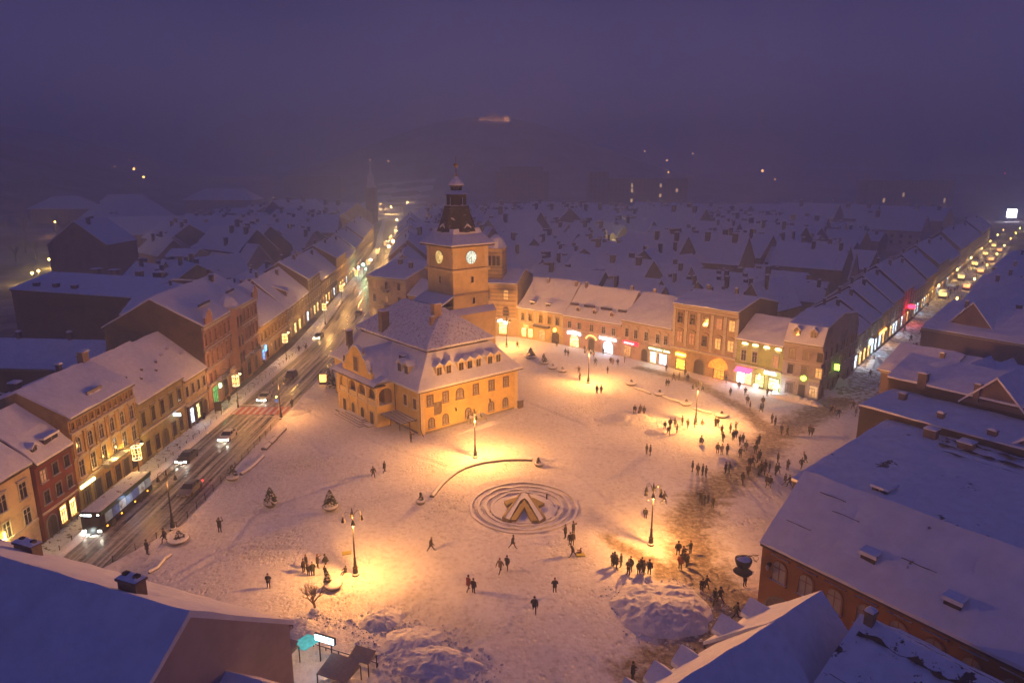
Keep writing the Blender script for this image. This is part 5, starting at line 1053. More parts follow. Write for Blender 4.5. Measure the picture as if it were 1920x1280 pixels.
# ---- fountain
T = thing('fountain', 'round stepped fountain with a star-shaped basin deep in snow', 'fountain', (*FC, 0))
def ringwall(m_, r, z0, z1, w_, mat, a0=0, a1=360, n=48, top=SNOWC, jz=.06):
    for i in range(n):
        a, b = rad(a0 + (a1 - a0) * i / n), rad(a0 + (a1 - a0) * (i + 1) / n)
        q = [(r - w_) * math.cos(a), (r - w_) * math.sin(a), (r - w_) * math.cos(b), (r - w_) * math.sin(b), r * math.cos(a), r * math.sin(a), r * math.cos(b), r * math.sin(b)]
        za = z1 + jz * noise.noise((r + math.cos(a) * 3, math.sin(a) * 3, 0)); zb_ = z1 + jz * noise.noise((r + math.cos(b) * 3, math.sin(b) * 3, 0))
        m_.face([(q[0], q[1], z0), (q[2], q[3], z0), (q[2], q[3], zb_), (q[0], q[1], za)][::-1], mat); m_.face([(q[4], q[5], z0), (q[6], q[7], z0), (q[6], q[7], zb_), (q[4], q[5], za)], mat)
        m_.face([(q[0], q[1], za), (q[4], q[5], za), (q[6], q[7], zb_), (q[2], q[3], zb_)], top)
for r, z in ((7.3, .0), (6.3, -.07), (5.3, -.13), (4.5, -.2)):
    m_ = MB(); ringwall(m_, r, -1.0, z - .03, .34, CONCL, jz=.25, n=72); m_.obj('step', T)
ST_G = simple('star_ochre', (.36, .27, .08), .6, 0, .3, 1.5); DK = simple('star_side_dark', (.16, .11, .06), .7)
def star(pts, z0, z1, top, name='basin_rim'):
    q = [W(780 + x / 3.765, 820 + y / 3.765, z1) - Vector((*FC, 0)) for x, y in pts]
    if sum(a.x * b.y - b.x * a.y for a, b in zip(q, q[1:] + q[:1])) < 0: q = q[::-1]
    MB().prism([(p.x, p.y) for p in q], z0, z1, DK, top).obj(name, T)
star([(615, 560), (735, 395), (765, 388), (795, 400), (908, 562), (872, 588), (790, 445), (765, 425), (735, 445), (660, 578)], -.9, .18, SNOWC)
star([(664, 578), (764, 436), (862, 582), (815, 584), (765, 488), (705, 580)], -.9, .10, ST_G)
star([(622, 446), (722, 414), (700, 446), (640, 478)], -.9, .06, ST_G); star([(822, 420), (908, 462), (862, 482), (836, 460)], -.9, .06, ST_G)
star([(608, 558), (735, 385), (742, 392), (622, 563)], -.9, .26, ST_G); star([(795, 392), (916, 560), (902, 566), (788, 398)], -.9, .26, ST_G)
m_ = MB(); m_.cyl(0, 0, -.9, -.36, 4.15, 4.15, SNOWC, 32); m_.obj('basin', T)
tag(MB().tube([(0, 0, 0), (.02, 0, .9)], .10, DARKW, 8).lathe(0, 0, [(.16, .85), (.18, 1.0), (.06, 1.1)], SNOWC, n=8).obj('bollard', None, W(1025, 935, 0)), 'single dark post standing on the fountain steps', 'bollard')
def wall_line(name, label, pts, w_=.55, h=.5, cat='low wall', closed=False):
    P = [W(*p, 0) if not isinstance(p, Vector) else p for p in pts]; c = P[len(P) // 2]; m_ = MB(); T = thing(name, label, cat, (c.x, c.y, 0)); rows = [[], [], []]; base = MB()
    for i, p in enumerate(P):
        d = (P[min(i + 1, len(P) - 1)] - P[max(i - 1, 0)]).normalized(); nn = Vector((-d.y, d.x, 0)) * w_ / 2
        zz = .25 * noise.noise((p.x, p.y, 1)) * .4
        rows[0].append(tuple(p + nn - c + Vector((0, 0, h)))); rows[1].append(tuple(p - c + Vector((0, 0, h + .22 + zz)))); rows[2].append(tuple(p - nn - c + Vector((0, 0, h))))
    top = MB().sheet(rows, SNOWC, True)
    lo = [[(x, y, -.3) for x, y, z in rows[0]], rows[0]]; lo2 = [rows[2], [(x, y, -.3) for x, y, z in rows[2]]]
    b_ = MB().sheet(lo, CONC, True).sheet(lo2, CONC, True); b_.face([rows[0][0], rows[2][0], (*rows[2][0][:2], -.3), (*rows[0][0][:2], -.3)], CONC); b_.face([rows[2][-1], rows[0][-1], (*rows[0][-1][:2], -.3), (*rows[2][-1][:2], -.3)], CONC)
    b_.obj('wall', T); top.obj('snow_cap', T); return T
wall_line('curved_bench', 'long curved stone bench sweeping round the back of the fountain', [(810, 934), (818, 923), (828, 911), (841, 899), (855, 888), (870, 880), (887, 874), (905, 869.5), (925, 866.5), (945, 864.5), (965, 863.5), (985, 863.5), (998, 864.5)], .6, .42, 'bench')
wall_line('low_wall', 'low snow-topped wall left of the council square lamps', [(494, 858), (480, 872), (465, 884), (452, 892)], .5, .4)
wall_line('low_wall', 'low straight wall line joining the far side planters', [(1190, 729), (1205, 734), (1220, 740)], .35, .3)
wall_line('low_wall', 'low wall line between planters before the far lamp', [(1242, 745), (1258, 751), (1275, 756)], .35, .3)
wall_line('low_wall', 'short wall line behind the far lamp', [(1300, 768), (1318, 773), (1334, 777)], .35, .3)
wall_line('low_wall', 'lone red-brown rail half buried in snow at the lower left', [(280, 1078), (296, 1069), (310, 1052), (322, 1044)], .25, .35)
for i, (px, py) in enumerate([(528, 811), (519, 820), (510, 830), (499, 841)]):
    wall_line('stone_bench', ORD[i] + ' stone bench from the crossing in the row left of the council house', [(px + 5, py - 5), (px - 4, py + 4)], .9, .45, 'bench')['group'] = 'stone benches in a row'
FIR = simple('fir_green', (.035, .05, .025), .9, 0, .5, 6)
def fir(T, x, y, z, h, r, lit=0):
    m_ = MB(); random.seed(int(h * 100 + r * 10)); m_.lathe(x, y, [(.07, z), (.03, z + h)], DARKW, n=5)
    for k in range(int(170 * h / 2)):
        f = random.random() ** .8; a = random.uniform(0, 6.28); rr_ = r * (1 - f) * random.uniform(.55, 1.08) + .04; zz = z + .2 + (h - .2) * f; L = .30 * (1 - f * .5)
        p = Vector((x + rr_ * math.cos(a), y + rr_ * math.sin(a), zz)); d = Vector((math.cos(a), math.sin(a), -.35)) * L; s_ = Vector((-math.sin(a), math.cos(a), 0)) * L * .5; i_ = Vector((x, y, zz + .12))
        m_.face([p - d * .8 - s_ * .3, p + d * .4 - s_, p + d, p + d * .4 + s_], SNOWC if random.random() < .34 else FIR); m_.face([p + d, p - s_ * 1.2 - Vector((0, 0, .15)), i_], FIR)
    m_.obj('foliage', T)
def planter(px, py, label, r=1.1, trees=((0, 0, 1.7, .6),), group='snowy planters'):
    T = thing('planter', label, 'planter', on_ground(px, py), random.uniform(0, 1), group)
    m_ = MB(); m_.lathe(0, 0, [(r * .6, -.1), (r * .8, .15), (r, .42), (r * .94, .45), (r * .9, .42)], CONC, n=14); m_.obj('bowl', T)
    MB().lathe(0, 0, [(r * .95, .43), (r * .9, .56), (r * .5, .66), (.05, .7)], SNOWC, n=14).obj('snow_cap', T)
    for k, (x, y, h, rr_) in enumerate(trees): fir(T, x, y, .4, h, rr_)
    return T
planter(508, 950, 'planter with a dense snowy shrub at the left of the square', .9, ((0, 0, 2.2, .85), (.3, .2, 1.8, .7)))
planter(620, 955, 'planter with a snowy fir, right of the dense shrub planter', 1.1, ((0, 0, 2.3, .85), (-.35, .2, 1.6, .6)))
planter(437, 900, 'planter with a small snowy fir near the roadside wall', 1.0, ((0, 0, 1.9, .6),)); planter(335, 1018, 'planter holding a broken bush beside the two-armed roadside lamp', 1.3, ((.1, 0, 1.0, .6),))
planter(625, 1104, 'tilted boat-shaped planter with a sapling by the bare tree', 1.0, ((-.5, .3, 1.5, .3),)); planter(995, 672, 'large planter with a wide low fir before the church house', 1.5, ((0, 0, 2.2, 1.2),))
planter(1021, 683, 'planter with a leaning fir next to the large church planter', 1.2, ((-.4, 0, 2.2, .6), (.3, 0, 1.1, .6)))
for i, (px, py) in enumerate([(1036, 692), (1054, 698), (1183, 722), (1236, 742), (1286, 760), (1352, 783)]):
    planter(px, py, ORD[i] + ' boat-shaped planter from the left along the far edge of the square', 1.25, ((.1, 0, .7, .25),), 'boat-shaped planters')
planter(1011, 874, 'small planter closing the right end of the curved bench', .8, ((-.2, 0, 1.0, .2),)); planter(789, 945, 'small planter closing the left end of the curved bench', .7, ((0, 0, 1.2, .2),))
T = thing('fir_tree', 'taller of two slim firs by the lit display box', 'fir tree', on_ground(618, 727)); fir(T, 0, 0, 0, 4.3, .75); T = thing('fir_tree', 'shorter of two slim firs by the lit display box', 'fir tree', on_ground(625, 729)); fir(T, 0, 0, 0, 3.8, .7)
T = thing('display_box', 'glowing amber advertising box by the road', 'display box', on_ground(607, 722)); MB().box(-.9, .9, -.15, .15, 0, 2.4, DARKW, SNOWC).obj('frame', T); MB().box(-.72, .72, -.2, -.151, .6, 2.2, emit('display_amber', (1, .48, .1), 3, .3)).obj('screen', T); point('lamp_light', (0, -.6, 1.3), 25, SODIUM, T, .2, 'Quadratic')
# bare tree
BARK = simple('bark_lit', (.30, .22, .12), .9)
def bare_tree(label, loc, h, seed, name='bare_tree', group=None, mat=None, depth=5, wide=.75):
    random.seed(seed); T = thing(name, label, 'tree', loc, random.uniform(0, 6), group); tr = MB(); cr = MB(); mat = mat or BARK
    def grow(p, d, l, r, k, m_):
        q = p + d * l; m_.tube([p, (p + q) / 2 + Vector((random.uniform(-.06, .06), random.uniform(-.06, .06), 0)) * l, q], r, mat, 5 if k < 2 else 3, r * .6)
        if k >= depth: return
        for _ in range(5 if k == 0 and depth > 5 else 3 if k < 3 else 2):
            nd = (d + Vector((random.uniform(-wide, wide), random.uniform(-wide, wide), random.uniform(-.05, .45)))).normalized()
            grow(p + d * l * random.uniform(.65, 1), nd, l * random.uniform(.62, .82), r * .58, k + 1, cr)
    grow(Vector((0, 0, 0)), Vector((0, 0, 1)), h * (.22 if depth < 6 else .16), h * (.03 if depth < 6 else .022), 0, tr); t_ = tr.obj('trunk', T); cr.obj('crown', T); return T
T = bare_tree('bare gold-lit tree with spreading twigs at the front of the square', on_ground(590, 1150), 7.2, 8, depth=7, wide=.95)
MB().lathe(0, 0, [(.55, 0), (.5, .3), (.2, .5)], SNOWC, n=8).obj('snow_cap', T)
# snow mounds
def mound(label, px, py, rx_, ry_, h, seed, rz=0, rough=1.0):
    p = W(px, py); n = 70; rows = []
    for j in range(n + 1):
        r = []
        for i in range(n + 1):
            x = (i / n * 2 - 1); y = (j / n * 2 - 1); d = math.hypot(x, y); e = 1 - d + .14 * noise.noise((x * 2.2, y * 2.2, seed))
            q_ = (x * rx_, y * ry_)
            z = h * (max(0, min(1, e * 1.35)) ** .6) * (.45 + .4 * noise.noise((q_[0] * .32, q_[1] * .32, seed + 5)) + .35) - .12
            z += rough * max(0, min(1, e * 4)) * (.34 * h * (abs(noise.noise((q_[0] * .7, q_[1] * .7, seed))) - .15) + .20 * h * abs(noise.noise((q_[0] * 1.7, q_[1] * 1.7, seed + 3))) + .05 * noise.noise((q_[0] * 3.6, q_[1] * 3.6, seed + 4)))
            if e <= 0: z = -.5
            r.append((x * rx_, y * ry_, z))
        rows.append(r)
    o = MB().sheet(rows, MATS['pile']).obj('snow_pile', None, (p.x, p.y, .1), True); o.rotation_euler.z = rz; tag(o, label, 'snow pile'); return o
snow('pile', bstr=.7, nscale=1.8, tint=(.72, .73, .77))
mound('big round trampled snow mound at the front right of the square', 1240, 1143, 5.2, 4.6, 1.3, 1)
mound('long jagged snow heap on the far side of the square left of the sledging crowd', 1176, 790, 5.2, 2.6, 1.6, 2); mound('smaller heap right of the long jagged one', 1232, 812, 2.4, 1.3, .9, 3)
mound('ploughed heap with a shadowed hollow at the front of the square', 718, 1162, 2.4, 1.8, .95, 4, .4); mound('heap of broken snow blocks behind the kiosk terrace', 770, 1205, 3.4, 2.4, .8, 5, .3); mound('large lumpy snow heap at the bottom centre', 815, 1245, 4.4, 2.4, .9, 6, -.2)
mound('low snow heap at the bottom edge beside the kiosk', 640, 1290, 2.6, 1.3, .9, 7); mound('snow bank along the foot of the council house wall', 905, 800, 6.5, .9, .7, 8, cang); mound('shovelled heap at the corner of the lilac house', 1490, 752, 5.5, 1.3, 1.3, 9, -.7)
mound('shovelled heap at the pedestrian street mouth', 1550, 742, 2.6, 1.6, 1.5, 10); mound('shovelled heap by the awnings in the pedestrian street', 1568, 722, 2.4, 1.8, 1.7, 12); mound('tall heap against the right corner of the pedestrian street', 1645, 690, 2.5, 2.5, 2.2, 13)
mound('heap by the display box on the road side of the council house', 600, 745, 5, 2.2, .8, 14, .8); mound('churned snow heap at the front left of the square', 560, 1180, 3.6, 1.6, .7, 15, -.3); mound('snow heap below the loggia corner', 560, 775, 2.6, 1.0, .8, 16, .8)
random.seed(77); m_ = MB()
for px, py, rx_, ry_, n in ((720, 1170, 3.5, 2.5, 90), (775, 1210, 5, 3, 150), (815, 1250, 5.5, 3, 160), (1240, 1145, 6, 5.4, 190), (560, 1175, 4.5, 1.6, 130), (1176, 792, 6, 3, 90), (1330, 1150, 3, 4, 50)):
    c = W(px, py)
    for _ in range(n):
        a = random.uniform(0, 6.28); f = random.uniform(.55, 1.12); x, y = c.x + rx_ * f * math.cos(a), c.y + ry_ * f * math.sin(a); r = random.uniform(.06, .26) * random.uniform(.5, 1.0)
        z = (plaza_h(x, y)[0] if gx0 < x < gx1 and gy0 < y else 0) + r * .3
        pts = [(x + r * random.uniform(.6, 1.3) * math.cos(b), y + r * random.uniform(.6, 1.3) * math.sin(b), z - r * .6) for b in (0, 1.3, 2.5, 3.8, 5.1)]; top_ = [(x + (p[0] - x) * .6 + random.uniform(-.1, .1) * r, y + (p[1] - y) * .6, z + r * random.uniform(.4, .9)) for p in pts]
        m_.idx(pts + top_, [(k, (k + 1) % 5, 5 + (k + 1) % 5, 5 + k) for k in range(5)] + [(5, 6, 7, 8, 9)], MATS['pile'])
tag(m_.obj('snow_debris'), 'loose lumps of broken snow strewn round the heaps', 'snow lumps', kind='stuff')
# awnings by the corner
for i, (px, py) in enumerate([(1552, 712), (1566, 700)]):
    p = W(px, py); T = thing('market_stall', ['first', 'second'][i] + ' snow-covered stall tent beside the lilac corner house', 'stall', p, rad(38)); MB().box(-1.8, 1.8, -1.5, 1.5, 0, 2.3, plaster('canvas', (.4, .36, .3))).obj('body', T); MB().lathe(0, 0, [(1.9, 2.3), (1.8, 2.7), (.9, 3.4), (.1, 3.7)], SNOWC, square=True).obj('canopy', T)
# sign shaped like a hanging bowl, on a scrolled bracket
p = KL(.2, -.05); T = thing('hanging_sign', 'black cauldron-shaped sign hung with snow on a scrolled iron bracket', 'hanging sign', (p.x, p.y, 5.9), math.pi + .12); T.scale = (.8, .8, .8); T.location.z = 6.7
m_ = MB()
arm_ = 2.6
m_.tube([(0, 0, .35), (arm_, 0, .35)], .05, IRON, 6).tube([(.1, 0, -.6), (.5, 0, -.2), (.9, 0, .3)], .04, IRON, 5).tube([(.3 + .35 * math.cos(a), 0, -.1 + .35 * math.sin(a)) for a in [k * .7 for k in range(9)]], .03, IRON, 4); m_.obj('bracket', T)
bo = MB().lathe(arm_ - .75, 0, [(.1, -1.35), (.5, -1.2), (.82, -.85), (1.0, -.35), (1.02, -.05)], IRON, n=16); bo.tube([(arm_ - .75 - .95, 0, -.2), (arm_ - .75 - .9, 0, .25), (arm_ - .75, 0, .5), (arm_ + .15, 0, .25), (arm_ + .2, 0, -.2)], .05, IRON, 5); bo.obj('bowl', T)
MB().lathe(arm_ - .75, 0, [(.98, -.16), (.8, .0), (.3, .08)], SNOWC, n=16).obj('snow_cap', T); MB().lathe(arm_ - .75, 0, [(.2, -2.15), (.8, -2.0), (1.15, -1.75), (1.0, -1.72)], IRON, n=16).obj('saucer', T)
# kiosk terrace at the bottom
p = W(600, 1236, 1.2); T = thing('kiosk_terrace', 'sunken kiosk terrace with grey awnings and snow on its rails', 'kiosk', (p.x, p.y, -.3), rad(-22)); T.scale = (.9, .9, .85)
MB().box(-4.6, 5.0, -2.6, 2.6, .05, .12, simple('wet_deck', (.06, .055, .055), .3)).obj('deck', T)
def awn(m_, x0, x1, y0_, y1_, z, dz): m_.box(x0, x1, y0_, y1_, z, z + .1, STONE).idx([(x0, y0_, z + .1), (x1, y0_, z + .1), (x1, y1_, z + .35 + dz), (x0, y1_, z + .35 + dz)], [(0, 1, 2, 3)], simple('grey_canvas', (.32, .27, .25), .8)); [m_.box(x, x + .08, y, y + .08, .1, z, IRON) for x in (x0, x1 - .08) for y in (y0_, y1_ - .08)]
sub(T, 'awning', lambda m_: awn(m_, 1.3, 4.6, -2.2, .3, 2.2, .3)); sub(T, 'awning', lambda m_: awn(m_, 2.6, 5.0, .9, 2.4, 2.0, .2)); sub(T, 'awning', lambda m_: awn(m_, -4.6, -2.6, -1.9, .2, 2.4, .3))
sub(T, 'railing', lambda m_: (m_.box(-4.4, 5, 2.5, 2.6, .9, 1.0, IRON, SNOWC), [m_.box(-4.4 + i * 1.55, -4.33 + i * 1.55, 2.5, 2.58, 0, .95, IRON) for i in range(7)]))
sub(T, 'glass_canopy', lambda m_: m_.face([(-4.0, .3, 2.0), (-2.0, .3, 2.0), (-1.2, 2.2, 2.3), (-3.2, 2.2, 2.3)], emit('canopy_cyan', (.08, .55, .55), .55, .3)))
S_ = MB(); S_.box(-1.1, 1.1, -.1, .1, 2.3, 3.0, IRON); [S_.box(q, q + .07, -.05, .05, 0, 2.3, IRON) for q in (-.7, .6)]; so = S_.obj('sign_frame', None, tuple(p + Vector((.3, .9, -1.2)))); so.rotation_euler.z = rad(-22); tag(so, 'lit white and blue board sign on two posts above the kiosk terrace', 'sign')
MB().box(-1.0, 1.0, -.14, -.1, 2.36, 2.94, emit('board_white', (.55, .85, 1), 5)).obj('sign_panel', so)
BL_ = simple('board_blue', (.02, .10, .35), .5)
MB().box(-.85, -.5, -.17, -.141, 2.72, 2.8, BL_).box(-.85, -.77, -.17, -.141, 2.5, 2.72, BL_).box(-.58, -.5, -.17, -.141, 2.5, 2.72, BL_).box(.4, .48, -.17, -.141, 2.5, 2.8, BL_).box(.6, .68, -.17, -.141, 2.5, 2.8, BL_).box(.48, .6, -.17, -.141, 2.7, 2.78, BL_).obj('sign_symbols', so)
point('lamp_light', (0, -.9, 2.5), 25, (.6, .9, 1), so, .2, 'Quadratic')
# ================================================================== VEHICLES
HEAD = emit('headlight', (1, .93, .75), 40); HEADO = emit('headlight_warm', (1, .6, .2), 60); TAILR = emit('tail_light', (1, .01, .02), 14); TAILD = simple('tail_off', (.2, .01, .01), .3); HOFF = simple('headlight_off', (.5, .5, .5), .2)
CARG = simple('car_glass', (.015, .015, .02), .08); TYRE = simple('tyre', (.02, .02, .02), .8)
def carpaint(key, c): return simple('paint_' + key, c, .3, 0, .1, .8)
def car(label, px, py, paint, rz=0, head=None, tail=None, suv=False, snow_top=False, power=0):
    p = W(px, py); T = thing('parked_car' if False else 'car', label, 'car', (p.x, p.y, .01), rz, 'cars on the road')
    hh = .22 if suv else 0
    # nose towards -y ; profile stations: (y, half width, z bottom, z shoulder)
    prof = [(-2.2, .62, .35, .58), (-2.1, .78, .25, .68), (-1.6, .86, .2, .80), (-.9, .88, .2, .92), (0, .89, .2, .94), (1.0, .88, .2, .96), (1.8, .86, .22, .98), (2.15, .78, .3, .92), (2.2, .7, .4, .75)]
    rows = [[(-w, y, zb), (-w - .02, y, (zb + zs) / 2), (-w, y, zs + hh * .5), (-w * .8, y, zs + .05 + hh * .5), (w * .8, y, zs + .05 + hh * .5), (w, y, zs + hh * .5), (w + .02, y, (zb + zs) / 2), (w, y, zb), (-w, y, zb)] for y, w, zb, zs in prof]
    m_ = MB().sheet(rows, paint, True); m_.face(rows[0][:-1], paint).face(rows[-1][:-1][::-1], paint); m_.obj('body', T, smooth=False)
    rz_ = 1.42 + hh; r_ = [(-1.05, .78, .95 + hh * .5), (-.35, .64, rz_ - .03), (.3, .66, rz_), (1.0 + (.4 if suv else 0), .63, rz_ - .05), (1.75 + (.25 if suv else 0), .74, .98 + hh * .5)]
    rows = [[(-w, y, z), (w, y, z)] for y, w, z in r_]; g = MB()
    bw = [(-.80, .93 + hh * .5), (.80, .93 + hh * .5)]
    g.sheet([[r[0], r[1]] for r in rows[:2]], CARG, True).sheet(rows[3:], CARG, True)
    for s_ in (0, 1):
        sx_ = -1 if s_ == 0 else 1
        g.face([(sx_ * .80, -1.05, .9 + hh * .5), (sx_ * .64, -.35, rz_ - .03), (sx_ * .66, .3, rz_), (sx_ * .63, r_[3][0], rz_ - .05), (sx_ * .78, r_[4][0], .95 + hh * .5)], CARG)
    g.obj('windows', T); rf = MB().sheet(rows[1:4], SNOWC if snow_top else paint, True).sheet([[(a[0], a[1], a[2] - .04) for a in r] for r in rows[1:4]], paint)
    for y in (.35,): rf.box(-.80, -.70, y - .05, y + .05, .95 + hh * .5, rz_ - .03, paint).box(.70, .80, y - .05, y + .05, .95 + hh * .5, rz_ - .03, paint)
    rf.obj('roof', T)
    for x in (-.80, .80):
        for y in (-1.4, 1.38):
            w_ = MB(); v = []; w_.idx([(x + s * .11, y + .32 * math.cos(k * math.pi / 6), .32 + .32 * math.sin(k * math.pi / 6)) for s in (-1, 1) for k in range(12)], [(k, (k + 1) % 12, 12 + (k + 1) % 12, 12 + k) for k in range(12)] + [tuple(range(12))[::-1], tuple(range(12, 24))], TYRE)
            w_.obj('wheel', T)
        s_ = 1 if x > 0 else -1
        MB().box(x * .82 - .17, x * .82 + .17, -2.22, -2.08, .52, .68, head or HOFF).obj('headlight', T); MB().box(x * .86 - .13, x * .86 + .13, 2.08, 2.23, .62, .84, tail or TAILD).obj('taillight', T)
        MB().box(x * 1.13 - .07, x * 1.13 + .07, -.85, -.7, .93, 1.07, paint).obj('mirror', T)
    MB().box(-.3, .3, -2.24, -2.2, .38, .5, TRIM).obj('number_plate', T)
    if power: point('beam', (0, -2.6, .6), power * .45, (1, .9, .7), T, .2, 'Quadratic', 110).rotation_euler = (rad(72), 0, 0)
    if tail is TAILR: point('tail_glow', (0, 2.6, .6), 14, (1, .04, .03), T, .2, 'Quadratic')
    return T
Wp, Bp, Gp = carpaint('white', (.62, .6, .58)), carpaint('black', (.03, .03, .035)), carpaint('grey', (.15, .15, .16))
car('white saloon with bright headlights between the crossing and the dark hatchback', 428, 822, Wp, .02, HEAD, power=400)
car('white car rolling onto the red and white crossing, headlights on', 497, 749, Wp, .02, HEAD, power=260)
car('dark hatchback with headlights on, following behind the bus', 352, 862, Bp, .0, HEAD, power=420)
car('dark car showing bright red tail lights in the right-hand lane', 357, 922, Gp, .0, None, TAILR)
car('black off-roader with snow on its roof beyond the crossing', 546, 708, Bp, .02, HOFF, None, True, True)
car('small car with amber headlights coming down the road', 598, 634, Gp, .0, HEADO, power=300)
car('distant car with red tail lights beside the cream corner house', 672, 590, Gp, .06, None, TAILR)
for i, (px, py, hd) in enumerate([(742, 433, 1), (752, 421, 1), (734, 444, 0), (765, 409, 1), (757, 415, 0), (727, 452, 1)]):
    car('far car queueing at the end of the road, ' + ORD[i] + ' in line', px, py, Gp, .18, HEAD if hd else None, None if hd else TAILR)
# bus
T = thing('bus', 'dark green city bus with snowy roof and lit windows at the kerb', 'bus', (-51.25, 76.2, .0), 0)
BG = simple('bus_green', (.03, .07, .03), .3, 0, .3, .5); BD = simple('bus_black', (.015, .016, .018), .2)
b_ = MB().box(-1.27, 1.27, .08, 11.9, .32, 1.15, BD).box(-1.27, 1.27, .08, 11.9, 2.55, 3.05, BG).box(-1.2, 1.2, .2, 11.8, 1.15, 2.55, BD); b_.obj('body', T)
fr = MB(); fr.prism([(-1.27, .1), (-1.15, -.1), (1.15, -.1), (1.27, .1)], .32, 3.02, BD); fr.obj('front_panel', T)
R = [[(-1.2 + 2.4 * i / 6, .1 + 11.7 * j / 26, 3.07 + .10 * (1 if 0 < i < 6 and 0 < j < 26 else .2) + .05 * noise.noise((i, j * .7, 3))) for i in range(7)] for j in range(27)]
MB().sheet(R, snow('bus_snow', .60, (.16, .13, .12), bscale=.8, nscale=2.5)).obj('roof', T)
for k in range(7):
    y = .9 + k * 1.56
    for s_ in (1, -1): MB().box(s_ * 1.21 - .06, s_ * 1.21 + .07, y, y + 1.42, 1.25, 2.45, emit('bus_window_' + str(k % 3), [(.30, .45, .6), (.08, .16, .45), (.5, .6, .65)][k % 3], [.12, .16, .25][k % 3], .9, 1.4)).obj('side_window', T)
MB().face([(-1.05, -.12, 1.35), (1.05, -.12, 1.35), (1.05, -.12, 2.45), (-1.05, -.12, 2.45)], CARG).obj('windscreen', T)
MB().box(-.75, .2, -.14, -.1, 2.6, 2.88, emit('route_display', (.75, .9, 1), 3, .5, 6)).obj('route_display', T)
for x in (-.95, .95): MB().box(x - .2, x + .2, -.16, -.08, .55, .76, HEAD).obj('headlight', T)
for x in (-1.0, 1.0): MB().box(x - .12, x + .12, -.14, -.09, 2.72, 2.84, emit('marker_light', (1, .95, .7), 12)).obj('marker_light', T)
for k in range(4): MB().box(1.27, 1.31, .9 + k * 3.2, 1.1 + k * 3.2, .75, .87, emit('side_marker', (1, .3, .02), 9)).obj('side_marker', T)
for x in (-1.12, 1.12):
    for y in (2.4, 8.9):
        w_ = MB(); w_.idx([(x + s * .16, y + .48 * math.cos(k * math.pi / 7), .48 + .48 * math.sin(k * math.pi / 7)) for s in (-1, 1) for k in range(14)], [(k, (k + 1) % 14, 14 + (k + 1) % 14, 14 + k) for k in range(14)] + [tuple(range(14))[::-1], tuple(range(14, 28))], TYRE); w_.obj('wheel', T)
    MB().tube([(x * 1.1, .0, 2.7), (x * 1.25, -.3, 2.75), (x * 1.25, -.3, 2.3)], .05, BD).obj('mirror', T)
point('beam', (0, -.6, .7), 420, (.9, 1, .9), T, .3, 'Quadratic', 110).rotation_euler = (rad(70), 0, 0)
point('cabin_light', (1.9, 6, 2.0), 30, (.4, .6, 1), T, .3, 'Quadratic')
# ================================================================== GARLAND DRUM LAMPS along the road, and small bollards
GAR = emit('garland_gold', (1, .60, .20), 2.6); GARW = emit('garland_white', (1, .75, .38), 3.5)
T0 = thing('garland_lamp', 'x', 'street lamp')
MB().lathe(0, 0, [(.2, 0), (.2, .4), (.1, .5), (.07, 4.0), (.06, 6.3)], IRON, n=7).obj('pole', T0)
m_ = MB()
for z in (4.3, 5.2, 6.1): m_.tube([(.58 * math.cos(a), .58 * math.sin(a), z) for a in [2 * math.pi * k / 16 for k in range(17)]], .04, GARW if z in (4.3, 6.1) else GAR, 4)
for k in range(8):
    a = 2 * math.pi * k / 8; b = 2 * math.pi * (k + .5) / 8; m_.tube([(.58 * math.cos(a), .58 * math.sin(a), 4.3), (.58 * math.cos(b), .58 * math.sin(b), 5.2), (.58 * math.cos(a), .58 * math.sin(a), 6.1)], .03, GAR, 3)
m_.obj('light_drum', T0); m_ = MB(); m_.tube([(0, 0, 6.3), (0, 0, 7.0), (.5, 0, 7.3), (.95, 0, 7.1)], .05, IRON, 5); m_.lathe(.95, 0, [(.05, 7.1), (.26, 6.85), (.2, 6.7)], IRON, n=8); o = m_.obj('arm', T0); MB().lathe(.95, 0, [(.18, 6.7), (.16, 6.58), (.02, 6.5)][::-1], emit('street_bulb', (1, .58, .18), 45), n=7).obj('bulb', o)
T0.children
for i, (px, py) in enumerate([(256, 850), (442, 715), (534, 635), (608, 576), (640, 541), (668, 513), (690, 492), (708, 472), (722, 457), (731, 447), (741, 436)]):
    T = T0 if i == 0 else copy_tree(T0); p = W(px, py, 5.2); p.z = .12; T.location = p; T.rotation_euler.z = -.1
    T['label'] = ORD[i] + ' nearest street lamp with a glowing garland drum along the road'; T['group'] = 'garland drum lamps'
    point('lamp_light', (.95, 0, 6.3), [650, 800, 1500, 2200, 2200, 2600, 3000, 3400, 3800, 4200, 5000][i] * (.85 if i < 2 else 1), (1, .50, .13), T, .2, 'Quadratic')
T1 = thing('bollard', 'thin black roadside bollard', 'bollard'); MB().lathe(0, 0, [(.05, 0), (.045, .85), (.07, .9), (.05, 1.0)], IRON, n=6).obj('post', T1)
random.seed(3); k = 0
for side, x0, n in ((0, -52.6, 44), (1, -41.5, 20)):
    for i in range(n):
        y = 72 + i * 2.3 if side == 0 else 62 + i * 2.6
        if abs(y - yc) < 3: continue
        T = T1 if k == 0 else copy_tree(T1); k += 1; T.location = (x0 - (max(0, y - 172) * .11 if side == 0 else max(0, 78 - y) * .45), y, .1)
        T['group'] = 'thin bollards along the kerbs'; T['label'] = 'thin black bollard in the snow along the far kerb of the road' if side == 0 else 'thin black bollard in the snow along the near kerb of the road'
